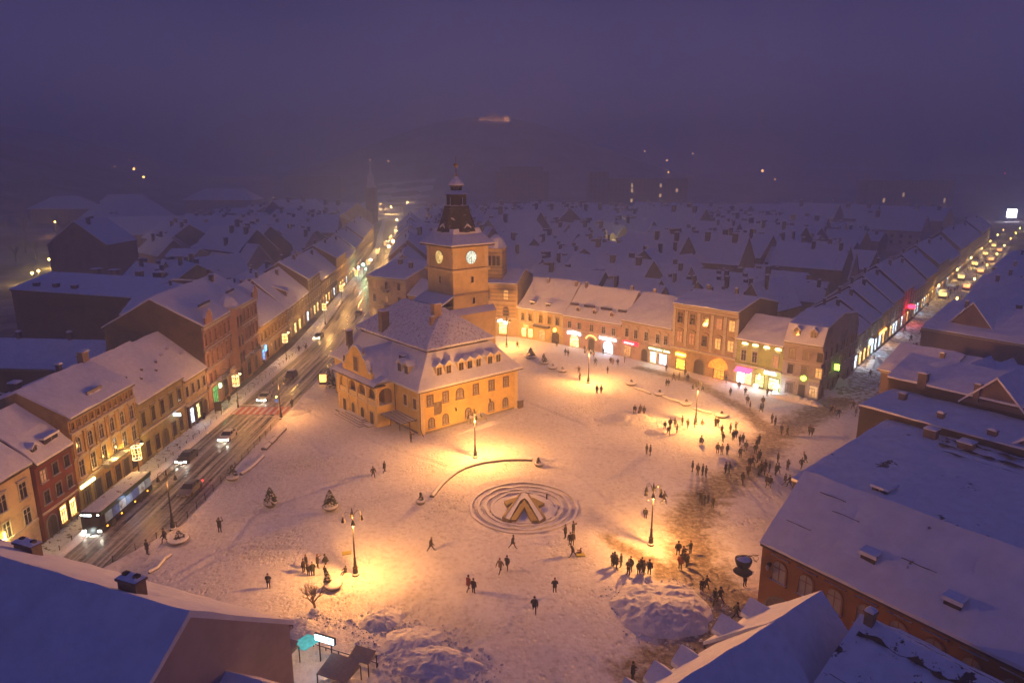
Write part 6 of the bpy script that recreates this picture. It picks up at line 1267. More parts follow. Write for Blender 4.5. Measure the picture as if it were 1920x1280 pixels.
# crossing sign
p = W(521, 778); T = thing('crossing_sign', 'small pole with yellow light and blue sign at the near side of the crossing', 'traffic sign', p); MB().lathe(0, 0, [(.05, 0), (.04, 3.4)], IRON, n=6).obj('pole', T); MB().box(-.3, .3, -.06, -.03, 2.5, 3.1, emit('blue_panel', (.04, .15, .5), .6)).obj('panel', T); MB().lathe(0, 0, [(.05, 3.4), (.14, 3.5), (.05, 3.65)], emit('amber_beacon', (1, .55, .08), 25), n=7).obj('beacon', T)
p = W(410, 775); T = thing('info_board', 'dark information board on the far pavement near the crossing', 'sign board', p, .3); MB().box(-.6, .6, -.06, .06, .5, 2.3, DARKW, SNOWC).box(-.6, -.5, -.06, .06, 0, .5, DARKW).box(.5, .6, -.06, .06, 0, .5, DARKW).obj('board', T)
p = W(12, 1022, 3.0); p.z = 0; T = thing('street_lamp', 'street lamp with a yellow glowing tube at the bottom of the left edge', 'street lamp', p); MB().lathe(0, 0, [(.1, 0), (.07, 3.6)], IRON, n=7).obj('pole', T); MB().cyl(0, 0, 3.6, 4.6, .14, .14, emit('yellow_tube', (1, .7, .08), 9)).obj('tube', T); MB().lathe(-.5, 0, [(.05, 3.4), (.28, 3.6), (.05, 3.8)], emit('white_ball', (1, .9, .6), 18), n=8).obj('bulb', T); point('lamp_light', (.4, 0, 4), 260, (1, .7, .2), T, .2, 'Quadratic')
# traffic lights and signs of the far road
def spot_light(px, py, z, col, s, r, label, power=0, name='street_lamp', group='distant lights', cat='street lamp'):
    p = W(px, py, z); T = thing(name, label, cat, (p.x, p.y, 0), 0, group)
    gz = hill(p.x, p.y) if math.hypot(p.x, p.y) > 350 else 0
    if gz > z - 2: gz = z - 4
    MB().cyl(0, 0, min(gz, 0) - 1 if gz < 0 else gz - 1, z - r, .12, .09, IRON, 5).obj('pole', T); MB().lathe(0, 0, [(.02, z - r), (r, z - r * .3), (r, z + r * .3), (.02, z + r)], emit('distant_%.2f_%.2f_%.2f_%d' % (*col, s), col, s), n=6).obj('lamp_head', T)
    if power: point('lamp_light', (0, 0, z - r - .3), power, col, T, .3, 'Quadratic')
spot_light(681, 496, 5, (.35, 1, .55), 60, .5, 'bright green signal light at the crossing up the road', 1500, 'traffic_light', 'road signal lights', 'traffic light')
spot_light(686, 504, 4, (.35, 1, .45), 25, .3, 'smaller green light below the bright green signal', 0, 'traffic_light', 'road signal lights', 'traffic light')
spot_light(665, 506, 5, (1, .04, .02), 30, .3, 'red signal left of the green one up the road', 60, 'traffic_light', 'road signal lights', 'traffic light')
spot_light(772, 418, 6, (1, .05, .03), 30, .9, 'red signal near the boulevard end of the road', 0, 'traffic_light', 'road signal lights', 'traffic light')
spot_light(672, 501, 5, (1, .95, .9), 50, .35, 'white light between the red and green signals', 120); spot_light(695, 487, 5, (1, .9, .8), 60, .4, 'white light just beyond the green signals', 200)
for i, (px, py) in enumerate([(747, 432), (757, 425), (762, 438), (752, 446), (737, 452), (771, 400), (744, 412), (729, 462)]): spot_light(px, py, 6, (1, .62, .22), 45, .7, 'warm light at the boulevard end of the road, ' + ORD[i] + ' of the cluster', 14000 if i < 6 else 4000, group='lights at the boulevard end')
FARL = [(103, 416, (1, .42, .08), 60, 1.1, 'large amber lamp alone above the dark gable-ended house'), (196, 378, (1, .8, .4), 16, 1.6, 'cream light left of the massive hipped roof'), (198, 386, (1, .85, .5), 14, 1.0, 'lower cream light left of the massive hipped roof'),
        (242, 300, (1, .42, .2), 10, 2.4, 'dim pink-orange light highest on the left hillside'), (251, 317, (1, .5, .1), 30, 1.8, 'amber lamp on the left hillside road'), (269, 332, (1, .6, .12), 26, 1.5, 'second amber lamp down the left hillside road'), (215, 312, (.9, .4, .2), 6, 1.6, 'faint light left of the hillside road lamps'),
        (325, 360, (1, .55, .12), 30, 1.3, 'amber light right of the massive hipped roof'), (312, 366, (1, .7, .3), 16, .9, 'small yellow light left of the amber one'), (337, 368, (1, .6, .3), 12, .9, 'small orange light right of the amber one'), (398, 366, (1, .8, .4), 20, .9, 'small cream light over the long school roof'), (400, 378, (1, .8, .4), 18, .8, 'lower of two small cream lights over the long school roof'),
        (406, 396, (1, .75, .4), 5, 3.0, 'broad pale glow behind the long school roof'), (512, 370, (1, .65, .2), 20, 1.2, 'yellow light in the haze left of the church tower'), (694, 300, (1, .5, .15), 12, 1.4, 'faint orange light above the church tower'), (728, 302, (1, .5, .15), 16, 1.5, 'orange light high beyond the road'), (886, 310, (1, .4, .2), 6, 1.4, 'faint light right of the spire'),
        (1189, 425, (1, .35, .05), 26, 1.4, 'orange star-shaped light over the middle roofs'), (1253, 323, (1, .5, .15), 18, 1.6, 'orange light above the long slab block'), (1241, 301, (1, .5, .15), 14, 1.6, 'upper orange light above the long slab block'), (1287, 288, (1, .5, .2), 12, 1.4, 'faint top light right of the long slab block'), (1200, 284, (1, .5, .2), 10, 1.3, 'faint top light over the slab block'),
        (1416, 320, (1, .45, .12), 22, 1.8, 'orange lamp on the right horizon'), (1440, 336, (1, .45, .12), 12, 1.3, 'weaker orange lamp below the right horizon lamp'), (1312, 408, (1, .6, .15), 26, 1.0, 'right of the twin yellow lights in the hazy town'), (1308, 402, (.9, .8, .2), 20, .8, 'left of the twin yellow lights in the hazy town'), (1275, 410, (.8, .9, 1), 18, .7, 'small white light in the hazy town'), (1167, 455, (1, .75, .2), 20, .5, 'tiny yellow light above the orange-lit wall'), (1178, 456, (1, .75, .2), 20, .5, 'second tiny yellow light above the orange-lit wall'),
        (1523, 378, (1, .6, .2), 14, .9, 'small lamp in the right-hand haze'), (1548, 418, (1, .65, .15), 10, 1.0, 'dim yellow lamp in the right-hand haze'), (1858, 325, (1, .05, .05), 18, 1.6, 'red beacon at the right horizon'), (1503, 375, (1, .6, .2), 10, .8, 'left of two small lamps in the right-hand haze'), (1562, 376, (1, .6, .2), 10, .8, 'right-hand small lamp in the haze above the dim yellow one')]
for px, py, c, s, r, lb in FARL:
    zz = 30 if py < 345 else (14 if py < 400 else 13)
    if py < 345:
        # lamps on the slopes: put them where the hillside is seen
        for q in range(200, 2400, 10):
            u = (px - 960) / F_PX; v = (py - 640) / F_PX; dz = (-math.sin(PITCH) - v * math.cos(PITCH)) / (math.cos(PITCH) - v * math.sin(PITCH)); xx = u * q / (math.cos(PITCH) - v * math.sin(PITCH)); z_ = CAM_H + dz * q
            if z_ < hill(xx, q) + 7: break
        if q > 1250: q = 950; xx = u * q; z_ = CAM_H + dz * q
        r = q * .0014 * (1.3 if s > 20 else .8)
        T = thing('street_lamp', lb, 'street lamp', (xx, q, 0), 0, 'distant lights'); MB().cyl(0, 0, z_ - 9 if q > 900 else hill(xx, q) - 1, z_ - r, .15, .12, IRON, 5).obj('pole', T)
        MB().lathe(0, 0, [(.02, z_ - r), (r, z_ - r * .3), (r, z_ + r * .3), (.02, z_ + r)], emit('distant_%.2f_%.2f_%.2f_%d' % (*c, s * .3), c, s * .3), n=6).obj('lamp_head', T)
        point('lamp_light', (0, -1, z_ - r - .5), 500, c, T, .4, 'Quadratic')
    else: spot_light(px, py, zz, c, s * .45, r * .5, lb, 4500 if s > 15 else 900)
GLOW = [(100, 520, 'cluster lamp by the gable-ended house, nearest the wall'), (72, 508, 'second cluster lamp left of the gable-ended house'), (112, 516, 'bright yellow sign light at the foot of the gable-ended house'), (60, 512, 'outermost cluster lamp left of the gable-ended house'), (92, 486, 'orange lit shrub light behind the cluster')]
for px, py, lb in GLOW: spot_light(px, py, 4, (1, .58, .12), 28, .55, lb, 6000, group='yellow lights by the dark gable-ended house')
BV = MB().sheet([[(x, y, max(hill(x, y) + .3, -.2)) for x in range(-185, -95, 10)] for y in range(660, 1000, 20)], snow('boulevard_snow', .58, (.3, .25, .2), bscale=.1)); tag(BV.obj('boulevard', smooth=True), kind='structure')
for i, (bx, by) in enumerate([(-128, 740), (-150, 800), (-128, 860), (-158, 920), (-120, 940), (-140, 690)]):
    T = thing('street_lamp', 'amber lamp over the open boulevard at the end of the road, ' + ORD[i] + ' of the six', 'street lamp', (bx, by, 0), 0, 'amber boulevard lamps'); MB().cyl(0, 0, -1, 9, .15, .1, IRON, 5).obj('pole', T); MB().lathe(0, 0, [(.05, 9), (.6, 9.3), (.5, 9.8), (.05, 10)], emit('boulevard_lamp', (1, .62, .22), 14), n=6).obj('lamp_head', T)
    point('lamp_light', (0, 0, 8.6), 16000, (1, .55, .16), T, .4, 'Quadratic')
# billboard screen and right street lights
p = W(1897, 401, 9); T = thing('billboard', 'brilliant white glowing screen at the far end of the pedestrian street', 'billboard', (p.x, p.y, 0), rad(-35))
MB().box(-3.6, 3.6, -.3, .3, 6, 13, emit('billboard_white', (1, .9, 1), 16)).obj('screen', T); MB().box(-3, -2.5, -.2, .2, 0, 6, IRON).box(2.5, 3, -.2, .2, 0, 6, IRON).obj('legs', T); point('lamp_light', (0, -3, 9), 16000, (1, .85, .95), T, 1, 'Quadratic')
for i in range(15):
    d = 92 + i * 26; q = D + dr * d + Vector((.786, -.618, 0)) * (1.6 if i % 2 else 9.8)
    T = thing('festoon_lamp', ORD[i] + ' nearest yellow festoon lamp of the pedestrian street', 'street lamp', (q.x, q.y, .3), 0, 'yellow festoon lamps in the pedestrian street')
    MB().lathe(0, 0, [(.1, 0), (.06, 4.2)], IRON, n=6).obj('pole', T); MB().lathe(0, 0, [(.05, 4.2), (.26, 4.4), (.3, 4.9), (.05, 5.2)], emit('festoon_%d' % (i % 3), [(1, .62, .12), (1, .45, .1), (1, .8, .25)][i % 3], 10), n=7).obj('lantern', T)
    point('lamp_light', (0, 0, 3.9), 1300 if i > 3 else 500, (1, .62, .16), T, .3, 'Quadratic')
for i in range(9):
    d = 120 + i * 27; q = D + dr * d + Vector((.786, -.618, 0)) * (3.0 + 4.5 * (i % 2)); T = thing('market_stall', ORD[i] + ' nearest of the lit stalls crowding the far pedestrian street', 'stall', (q.x, q.y, .3), rad(52), 'lit stalls in the pedestrian street')
    MB().box(-1.5, 1.5, -1.2, 1.2, 0, 1.0, DARKW).obj('counter', T); MB().lathe(0, 0, [(1.7, 2.2), (1.6, 2.5), (.3, 3.2)], SNOWC, square=True).obj('roof', T); MB().box(-1.3, 1.3, -1.0, 1.0, 1.02, 2.1, emit('stall_light_%d' % (i % 2), [(1, .6, .15), (1, .3, .1)][i % 2], 3.5, .8, 3)).obj('goods', T)
# ================================================================== PEOPLE
CO = {k: simple('coat_' + k, c, .8, 0, .35, 6) for k, c in dict(black=(.012, .011, .013), dark=(.028, .024, .026), navy=(.018, .024, .05), brown=(.06, .035, .02), red=(.22, .02, .02), green=(.04, .05, .025), grey=(.09, .085, .085), beige=(.25, .18, .11), orange=(.40, .12, .03), pale=(.32, .26, .24)).items()}
TROU = simple('trousers_dark', (.018, .018, .024), .85); SKIN = simple('skin', (.42, .24, .17), .6, 0, .1); HAIR = simple('hair_dark', (.03, .02, .015), .8)
def skin_mesh(nodes, edges, root, mat_fn, mats, sub=1):
    me = bpy.data.meshes.new('body'); me.from_pydata([n[0] for n in nodes], edges, []); o = bpy.data.objects.new('body_tmp', me); COL.objects.link(o)
    sk_ = o.modifiers.new('s', 'SKIN'); lay = me.skin_vertices[0].data
    for i, n in enumerate(nodes): lay[i].radius = n[1]; lay[i].use_root = (i == root)
    sb_ = o.modifiers.new('u', 'SUBSURF'); sb_.levels = sub
    bpy.context.view_layer.update(); r = bpy.data.meshes.new_from_object(o.evaluated_get(bpy.context.evaluated_depsgraph_get())); bpy.data.objects.remove(o)
    r.materials.clear()
    for m in mats: r.materials.append(m)
    for p in r.polygons: p.material_index = mat_fn(p.center); p.use_smooth = True
    return r
def human(pose):
    """(body mesh, coat mesh, hat mesh); the figure faces -y"""
    st, arm_l, arm_r, lean = pose
    hip = .92; hz = hip
    if st == 'walk': legs = [((.09, -.02, .86), (.10, -.22, .50), (.10, -.24, .10), (.10, -.42, .04)), ((-.09, .02, .86), (-.10, .06, .46), (-.10, .38, .18), (-.10, .30, .04))]
    elif st == 'stride': legs = [((.09, -.02, .86), (.10, -.16, .48), (.10, -.36, .08), (.10, -.54, .05)), ((-.09, .02, .86), (-.10, .16, .46), (-.10, .42, .10), (-.10, .30, .03))]
    elif st == 'crouch': legs = [((.10, 0, .42), (.16, -.36, .46), (.14, -.10, .08), (.14, -.28, .04)), ((-.10, 0, .42), (-.18, -.34, .44), (-.14, -.06, .08), (-.14, -.24, .04))]; hz = .42
    elif st == 'sit': legs = [((.10, 0, .22), (.14, -.40, .34), (.14, -.72, .10), (.14, -.80, .18)), ((-.10, 0, .22), (-.14, -.40, .34), (-.14, -.72, .10), (-.14, -.80, .18))]; hz = .22
    else: legs = [((.09, 0, .86), (.11, -.02, .48), (.12, .02, .08), (.14, -.17, .04)), ((-.09, 0, .86), (-.11, .01, .48), (-.12, .02, .08), (-.14, -.17, .04))]
    L = lean; sp = [((0, 0, hz), (.15, .11)), ((0, -L * .3, hz + .22), (.15, .11)), ((0, -L * .75, hz + .46), (.17, .12)), ((0, -L, hz + .56), (.06, .06)), ((0, -L * 1.08 - .01, hz + .64), (.055, .06)), ((0, -L * 1.2 - .015, hz + .73), (.085, .10)), ((0, -L * 1.25, hz + .82), (.07, .085)), ((0, -L * 1.2 - .13, hz + .715), (.016, .02))]
    nodes = list(sp); edges = [(0, 1), (1, 2), (2, 3), (3, 4), (4, 5), (5, 6), (5, 7)]
    for lg in legs:
        b0 = len(nodes); nodes += [(lg[0], (.085, .09)), (lg[1], (.065, .065)), (lg[2], (.045, .05)), (lg[3], (.045, .035))]; edges += [(0, b0), (b0, b0 + 1), (b0 + 1, b0 + 2), (b0 + 2, b0 + 3)]
    sh = Vector((0, -L * .75, hz + .47))
    hands = []
    for s_, a in ((1, arm_l), (-1, arm_r)):
        S0 = sh + Vector((s_ * .21, 0, 0)); P_ = {'down': [(.27, .02, -.28), (.26, -.08, -.54)], 'bent': [(.28, .04, -.26), (.16, -.22, -.20)], 'up': [(.30, -.16, -.02), (.14, -.28, .26)], 'swing': [(.27, -.12, -.26), (.25, -.30, -.46)], 'back': [(.27, .14, -.26), (.26, .22, -.50)], 'out': [(.42, -.04, -.12), (.66, -.10, -.10)], 'fwd': [(.26, -.22, -.12), (.16, -.46, -.02)], 'low': [(.24, -.18, -.28), (.16, -.34, -.52)]}[a]
        e = Vector((s_ * P_[0][0], P_[0][1], P_[0][2])) + sh; w_ = Vector((s_ * P_[1][0], P_[1][1], P_[1][2])) + sh; d = (w_ - e).normalized(); sd = d.cross(Vector((0, 0, 1))).normalized() if abs(d.z) < .95 else Vector((0, -1, 0)); b0 = len(nodes)
        nodes += [(S0, (.065, .07)), (e, (.05, .05)), (w_, (.035, .035)), (w_ + d * .07, (.038, .022)), (w_ + d * .06 + sd * .055, (.012, .012))]
        edges += [(2, b0), (b0, b0 + 1), (b0 + 1, b0 + 2), (b0 + 2, b0 + 3), (b0 + 2, b0 + 4)]
        for k in range(4): nodes.append((w_ + d * (.14 + (.02 if k in (1, 2) else 0)) + sd * (.03 - .02 * k) + Vector((0, 0, -.012)), (.010, .010))); edges.append((b0 + 3, len(nodes) - 1))
        hands.append(w_)
    neck = hz + .585
    mf = lambda c: (0 if c.z > neck else (0 if any((c - h_).length < .17 and (c - h_).dot(Vector((0, 0, 0))) >= 0 and (c - h_).length > .03 for h_ in hands) else (1 if c.z > hz - .08 else 2)))
    body = skin_mesh([(tuple(n[0]), n[1]) for n in nodes], edges, 0, mf, [SKIN, TROU, TROU], 1)
    # coat: a lofted jacket with sleeves that follow the arms
    c = MB(); lo = -.22 if st in ('stand', 'walk', 'stride') else -.04; m0 = TROU
    rings = [(lo, .21, .17, 0), (-.02, .20, .155, .0), (.18, .20, .15, .22), (.36, .225, .155, .6), (.48, .20, .125, .8), (.54, .12, .10, .95), (.60, .085, .085, 1.05)]
    v = []
    for dz, a_, b2, f in rings:
        for k in range(12): t_ = 2 * math.pi * k / 12; v.append((a_ * math.cos(t_), -L * f + b2 * math.sin(t_), hz + dz))
    c.idx(v, [(j * 12 + k, j * 12 + (k + 1) % 12, (j + 1) * 12 + (k + 1) % 12, (j + 1) * 12 + k) for j in range(len(rings) - 1) for k in range(12)], m0)
    i_ = 0
    for s_, a in ((1, arm_l), (-1, arm_r)):
        b0 = len(sp) + 8 + i_ * 9; i_ += 1
        c.tube([nodes[b0][0] - Vector((s_ * .05, 0, -.01)), nodes[b0 + 1][0], nodes[b0 + 2][0]], .085, m0, 7, .055)
    coat = c.mesh('coat', True)
    hd = Vector((0, -L * 1.22 - .01, hz + .79)); hm = MB(); hm.lathe(hd.x, hd.y + .02, [(.085, hd.z - .07), (.104, hd.z - .02), (.098, hd.z + .04), (.07, hd.z + .09), (.02, hd.z + .11)], HAIR, n=9)
    return body, coat, hm.mesh('hat', True)
POSES = {'stand': ('stand', 'down', 'down', .0), 'pockets': ('stand', 'bent', 'bent', .01), 'phone': ('stand', 'fwd', 'bent', .03), 'walk': ('walk', 'swing', 'back', .05), 'stride': ('stride', 'back', 'swing', .08), 'photo': ('stand', 'up', 'up', -.02), 'point': ('stand', 'out', 'down', .0), 'crouch': ('crouch', 'low', 'low', .18), 'sit': ('sit', 'fwd', 'fwd', -.05), 'bend': ('stand', 'low', 'low', .42), 'pull': ('stride', 'back', 'back', .2)}
HM = {k: human(v) for k, v in POSES.items()}; MV = {}
def mesh_var(me, mat, key):
    if key in MV: return MV[key]
    c = me.copy(); c.materials.clear(); c.materials.append(mat); MV[key] = c; return c
HATS = ['hat', 'hood', 'hair']
def person(px, py, pose, coat, label, group, s=1.0, rz=None, loc=None):
    p = loc or on_ground(px, py); z = p.z
    if pose == 'bend': pass
    T = thing('person', label, 'person', (p.x, p.y, z - .02), random.uniform(0, 6.28) if rz is None else rz, group); T.scale = (s * 1.12, s * 1.12, s)
    b_, c_, h_ = HM[pose]; link('body', b_, T); link('coat', mesh_var(c_, CO[coat], (pose, coat, 'c')), T)
    hc = random.choice(['h', coat, 'black', 'h', 'red', 'grey', 'pale']); link('hair' if hc == 'h' else 'hat', mesh_var(h_, HAIR if hc == 'h' else CO[hc], (pose, hc, 'h')), T); return T
CN = dict(black='black', dark='dark', navy='navy', brown='brown', red='red', green='olive', grey='grey', beige='beige', orange='orange', pale='pale')
PN = dict(stand='standing', pockets='hands in front', phone='holding something', walk='walking', stride='striding', photo='arms raised', point='pointing', crouch='crouching', sit='sitting', bend='bent forward', pull='pulling forward')
random.seed(21)
def cluster(where, pts, group=None):
    """pts: (x, y, pose, coat[, height, heading]); labels count from the left"""
    pts = sorted(pts, key=lambda q: q[0]); n = len(pts)
    for i, q in enumerate(pts):
        pose = q[2]; coat = q[3]; s = q[4] if len(q) > 4 else random.uniform(.96, 1.06)
        size = 'child' if s < .8 else 'person'
        lb = f'{CN[coat]}-coated {size} {PN[pose]}' + (f', {ORD[i]} from left {where}' if n > 1 else f', alone {where}')
        if len(lb.split()) > 16: print('LONG', lb)
        person(q[0], q[1], pose, coat, lb, group or 'people ' + where if n > 1 else None, s, q[5] if len(q) > 5 else None)
cluster('beside the four-armed front lamp', [(570, 1074, 'stand', 'dark'), (575, 1066, 'stand', 'black'), (579, 1080, 'stand', 'brown', .8), (587, 1080, 'pockets', 'green'), (596, 1066, 'phone', 'brown'), (610, 1080, 'stand', 'dark', .7), (614, 1058, 'crouch', 'black', 1.0), (648, 1076, 'sit', 'brown', .8)])
cluster('at the front left of the square', [(504, 1102, 'pockets', 'black')])
cluster('striding left of the fountain', [(808, 1034, 'stride', 'brown', 1.0, 1.6)]); cluster('walking below the fountain', [(961, 1028, 'stride', 'dark', 1.0, 1.2)])
cluster('walking side by side in front of the fountain', [(938, 1074, 'stride', 'beige', 1.02, -.5), (951, 1068, 'walk', 'navy', 1.0, -.3)])
cluster('walking together left of the bottom centre', [(878, 1109, 'walk', 'red', 1.05, 2.6), (888, 1113, 'stand', 'dark', 1.0, 2.6)])
cluster('between the mound and the fountain', [(1040, 1112, 'pockets', 'dark', 1.0, 3.1)]); cluster('walking towards the camera at bottom centre', [(1002, 1150, 'walk', 'navy', 1.05, 0)])
cluster('gathered right below the fountain ring', [(1060, 1010, 'pockets', 'dark', 1.05), (1075, 1004, 'photo', 'green'), (1069, 1022, 'stand', 'black', .95), (1073, 1022, 'stand', 'brown', 1.0)])
cluster('at the sledge below the fountain', [(1074, 1044, 'pull', 'brown', 1.0, -1.4), (1088, 1039, 'sit', 'red', .75, -1.4)])
cluster('standing left of the big mound', [(1148, 1063, 'stand', 'dark'), (1152, 1060, 'stand', 'brown'), (1156, 1068, 'pockets', 'black'), (1164, 1063, 'stand', 'dark')])
cluster('in line above the big mound', [(1178, 1078, 'pockets', 'black', 1.06), (1182, 1071, 'stand', 'dark'), (1197, 1077, 'stand', 'green', .95), (1203, 1072, 'stand', 'black'), (1207, 1077, 'pockets', 'grey'), (1217, 1078, 'stand', 'navy', 1.06)])
cluster('on the muddy path right of the six-armed lamp', [(1271, 1041, 'stand', 'brown'), (1275, 1067, 'stand', 'orange'), (1280, 1050, 'phone', 'dark'), (1288, 1063, 'stand', 'black'), (1284, 1060, 'walk', 'dark'), (1294, 1038, 'point', 'green')])
cluster('walking down the muddy path by the big mound', [(1315, 1110, 'bend', 'black', 1.05), (1323, 1107, 'walk', 'dark'), (1340, 1133, 'walk', 'black', 1.05), (1350, 1130, 'walk', 'dark'), (1379, 1161, 'stride', 'navy', 1.05)])
cluster('under the hanging cauldron sign', [(1396, 1100, 'pockets', 'black', 1.05)])
cluster('at the bottom edge right of centre', [(1186, 1275, 'pockets', 'black', 1.08), (1275, 1260, 'walk', 'dark', .85), (1303, 1250, 'pull', 'black')])
cluster('next to the top of the six-armed lamp', [(1244, 945, 'walk', 'brown'), (1210, 972, 'bend', 'dark', .95)])
cluster('with a lit phone above the muddy path', [(1313, 943, 'phone', 'black', 1.05), (1318, 947, 'phone', 'dark', 1.05), (1327, 943, 'stand', 'brown', .85), (1336, 952, 'stand', 'dark')])
cluster('in the row mid-square', [(1298, 886, 'stand', 'dark'), (1308, 892, 'stand', 'brown', 1.05), (1317, 893, 'stand', 'black'), (1323, 895, 'pockets', 'dark')])
cluster('in pair near the middle row', [(1360, 888, 'stand', 'black'), (1367, 888, 'pockets', 'dark')]); cluster('in pair in the empty centre of the square', [(1212, 852, 'stand', 'dark'), (1219, 855, 'stand', 'black')])
cluster('in the dense crowd on the trampled path', [(1392, 908, 'walk', 'dark'), (1437, 912, 'walk', 'black', 1.06), (1443, 914, 'walk', 'dark', 1.04), (1402, 892, 'stand', 'brown'), (1405, 876, 'stand', 'dark'), (1410, 874, 'walk', 'black'), (1422, 891, 'stand', 'black', 1.06), (1426, 886, 'stand', 'dark'), (1430, 889, 'walk', 'brown'), (1434, 884, 'stand', 'black', 1.05), (1442, 886, 'stand', 'grey'), (1454, 891, 'stand', 'black', 1.05), (1458, 889, 'walk', 'dark')])
cluster('on the right fringe of the trampled path', [(1471, 909, 'walk', 'black'), (1480, 913, 'walk', 'dark'), (1502, 879, 'stride', 'dark'), (1509, 869, 'pull', 'black'), (1476, 883, 'phone', 'brown'), (1458, 868, 'stand', 'dark')])
cluster('strung along the path above the dense crowd', [(1420, 867, 'stand', 'black', 1.05), (1424, 862, 'walk', 'dark'), (1416, 851, 'stand', 'green', 1.05), (1419, 840, 'stand', 'green'), (1423, 833, 'point', 'dark'), (1398, 845, 'stand', 'grey'), (1388, 858, 'point', 'dark')])
cluster('in three standing left of the path crowd', [(1345, 851, 'stand', 'dark'), (1353, 853, 'stand', 'pale'), (1363, 853, 'stand', 'green', 1.06)])
cluster('in the sledging crowd', [(1355, 830, 'stand', 'dark'), (1353, 815, 'stand', 'dark'), (1369, 813, 'stand', 'brown'), (1379, 809, 'photo', 'dark'), (1374, 826, 'stand', 'black', 1.05), (1379, 822, 'stand', 'dark'), (1387, 835, 'walk', 'black', 1.05), (1393, 830, 'stand', 'dark')])
cluster('around the lamp on the sledging slope', [(1246, 805, 'bend', 'dark', .9), (1253, 816, 'pull', 'black'), (1256, 803, 'stand', 'green'), (1265, 802, 'point', 'brown'), (1269, 813, 'stand', 'dark'), (1279, 798, 'stand', 'green', 1.05), (1289, 804, 'walk', 'brown'), (1302, 802, 'stand', 'green'), (1315, 798, 'crouch', 'orange', .95), (1341, 801, 'pockets', 'green', 1.05), (1345, 800, 'stand', 'brown')])
cluster('between the far lamp and the middle row', [(1313, 834, 'crouch', 'black', 1.2)])
cluster('approaching from the lilac corner house', [(1447, 794, 'stand', 'dark'), (1453, 798, 'stand', 'brown'), (1465, 814, 'walk', 'black', 1.06), (1475, 817, 'walk', 'dark'), (1517, 816, 'walk', 'dark'), (1522, 818, 'walk', 'black', 1.05)])
cluster('on top of the jagged snow heap', [(1207, 780, 'stand', 'dark', 1.05), (1197, 785, 'phone', 'dark'), (1200, 777, 'stand', 'brown'), (1189, 777, 'bend', 'dark')])
cluster('before the boat-shaped planters', [(1119, 738, 'stand', 'dark'), (1127, 738, 'stand', 'brown')])
cluster("before the green house's bright shops", [(1369, 742, 'stand', 'dark'), (1385, 730, 'stand', 'navy'), (1397, 742, 'pockets', 'dark', 1.05), (1401, 758, 'stand', 'dark'), (1406, 768, 'stand', 'grey', .95), (1430, 760, 'stand', 'dark'), (1426, 774, 'walk', 'black'), (1430, 771, 'stand', 'dark'), (1438, 744, 'photo', 'brown'), (1361, 719, 'stand', 'dark')])
cluster('at the mouth of the pedestrian street', [(1558, 775, 'walk', 'black'), (1564, 777, 'walk', 'dark'), (1571, 782, 'walk', 'black'), (1599, 769, 'walk', 'dark', 1.1), (1604, 781, 'stand', 'green')])
cluster('before the pink and rose-grey houses', [(1060, 667, 'stand', 'black', 1.05), (1065, 669, 'stand', 'dark'), (1116, 685, 'walk', 'grey'), (1113, 671, 'stand', 'orange', .9), (1145, 683, 'stand', 'dark'), (1149, 684, 'stand', 'pale', .9), (1158, 686, 'stand', 'dark'), (1139, 701, 'stand', 'brown'), (1096, 661, 'stand', 'dark'), (1131, 665, 'stand', 'black'), (1044, 650, 'stand', 'black'), (1171, 680, 'stand', 'pale')])
cluster('beside the small lamp before the pink house', [(1087, 714, 'stand', 'dark'), (1085, 700, 'point', 'brown')]); cluster('walking before the domed church', [(970, 653, 'walk', 'beige')])
cluster('before the tall brown-ochre house', [(1249, 696, 'stand', 'dark'), (1263, 714, 'walk', 'brown', 1.05), (1273, 713, 'stand', 'grey'), (1289, 716, 'stand', 'dark', 1.06), (1284, 705, 'point', 'brown'), (1249, 724, 'stand', 'dark', .9), (1253, 725, 'stand', 'black', .95), (1316, 735, 'walk', 'grey')])
cluster('walking on the left of the open square', [(700, 896, 'walk', 'brown'), (721, 887, 'walk', 'dark')]); cluster('taking a picture below the pergola', [(771, 830, 'phone', 'black', 1.05)])
cluster('by the two-armed roadside lamp', [(277, 1042, 'pockets', 'dark', 1.1), (310, 1020, 'walk', 'black', 1.1)]); cluster('near the roadside on the left', [(413, 1000, 'photo', 'black', 1.12)])
cluster('walking on the far pavement of the road', [(383, 788, 'stand', 'black'), (430, 757, 'stand', 'dark'), (496, 686, 'walk', 'dark'), (561, 661, 'walk', 'dark'), (574, 658, 'walk', 'black')]); cluster('waiting at the near end of the crossing', [(548, 766, 'stand', 'black', 1.05)])
gp = 'people in the pedestrian street'
for k in range(70):
    d = random.uniform(-12, 60) if k < 22 else random.uniform(60, 330); o_ = random.uniform(1.5, 10); q = D + dr * d + Vector((.786, -.618, 0)) * o_; q.z = .33
    person(0, 0, random.choice(['walk', 'stand', 'walk', 'stride']), random.choice(['black', 'dark', 'navy', 'brown']), 'dark-coated person among the walkers in the near part of the pedestrian street' if k < 22 else 'dark-coated person in the distant crowd under the yellow lights of the pedestrian street', gp + (' near part' if k < 22 else ' far crowd'), loc=q)
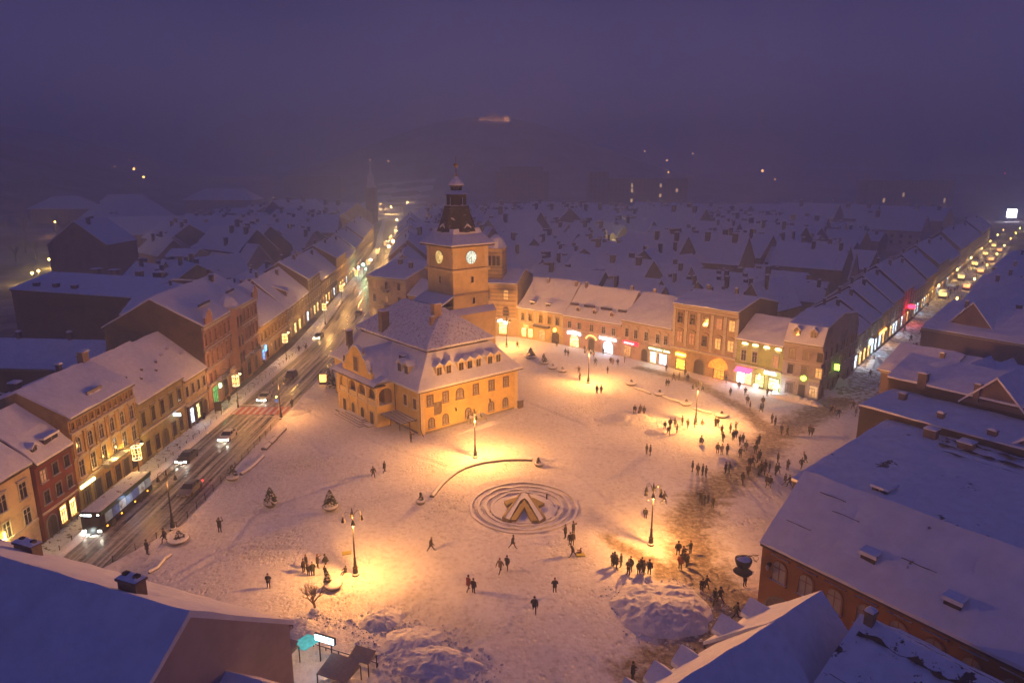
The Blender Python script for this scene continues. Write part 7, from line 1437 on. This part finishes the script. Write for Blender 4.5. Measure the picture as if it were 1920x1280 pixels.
# sledges
for i, (px, py, lb) in enumerate([(1088, 1042, 'small sledge with a seated child being pulled below the fountain'), (1249, 812, 'sledge beside the bent figure at the far lamp'), (650, 1040, 'small yellow sledge lying left of the front lamp')]):
    T = thing('sledge', lb, 'sledge', on_ground(px, py), -1.4 if i == 0 else random.uniform(0, 3)); MB().box(-.3, .3, -.5, .5, .12, .18, simple('sledge_yellow', (.55, .5, .05), .5)).obj('seat', T)
    for s_ in (-1, 1): MB().tube([(s_ * .25, .5, .04), (s_ * .25, -.5, .04), (s_ * .25, -.65, .2)], .025, DARKW, 5).obj('runner', T)
# trees on the left hillside and behind the roofs
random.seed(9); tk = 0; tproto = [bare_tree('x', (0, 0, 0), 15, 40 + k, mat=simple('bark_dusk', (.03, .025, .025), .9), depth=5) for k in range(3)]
for k in range(60):
    px = random.uniform(-30, 400); q = random.uniform(330, 640); x = (px - 960) / F_PX * (q + 10)
    if x > -225 - (q - 330) * .15: continue
    T = tproto[tk] if tk < 3 else copy_tree(random.choice(tproto)); tk += 1; s = random.uniform(.7, 1.35); T.location = (x, q, hill(x, q) - .3); T.scale = (s, s, s); T.rotation_euler.z = random.uniform(0, 6)
    T['label'] = 'bare dark tree on the misty left hillside'; T['group'] = 'bare trees on the left hillside'
for k in range(5): bare_tree(ORD[k] + ' of the five bare trees in the light at the boulevard end of the road', (-150 + k * 13, 720 + (k % 3) * 30, hill(-150 + k * 13, 740)), 17, 70 + k, group='trees at the boulevard end')
# ================================================================== HAZE
hm = bpy.data.materials.new('haze'); hm.use_nodes = True; t = hm.node_tree; t.nodes.clear()
vo_ = t.nodes.new('ShaderNodeVolumePrincipled'); vo_.inputs['Density'].default_value = .0018; vo_.inputs['Color'].default_value = (.60, .74, 1.0, 1); vo_.inputs['Anisotropy'].default_value = .2
oo = t.nodes.new('ShaderNodeOutputMaterial'); t.links.new(vo_.outputs[0], oo.inputs['Volume'])
hz_ = MB().box(-3600, 3600, -500, 4600, -12, 190, hm).obj('haze'); tag(hz_, kind='stuff')
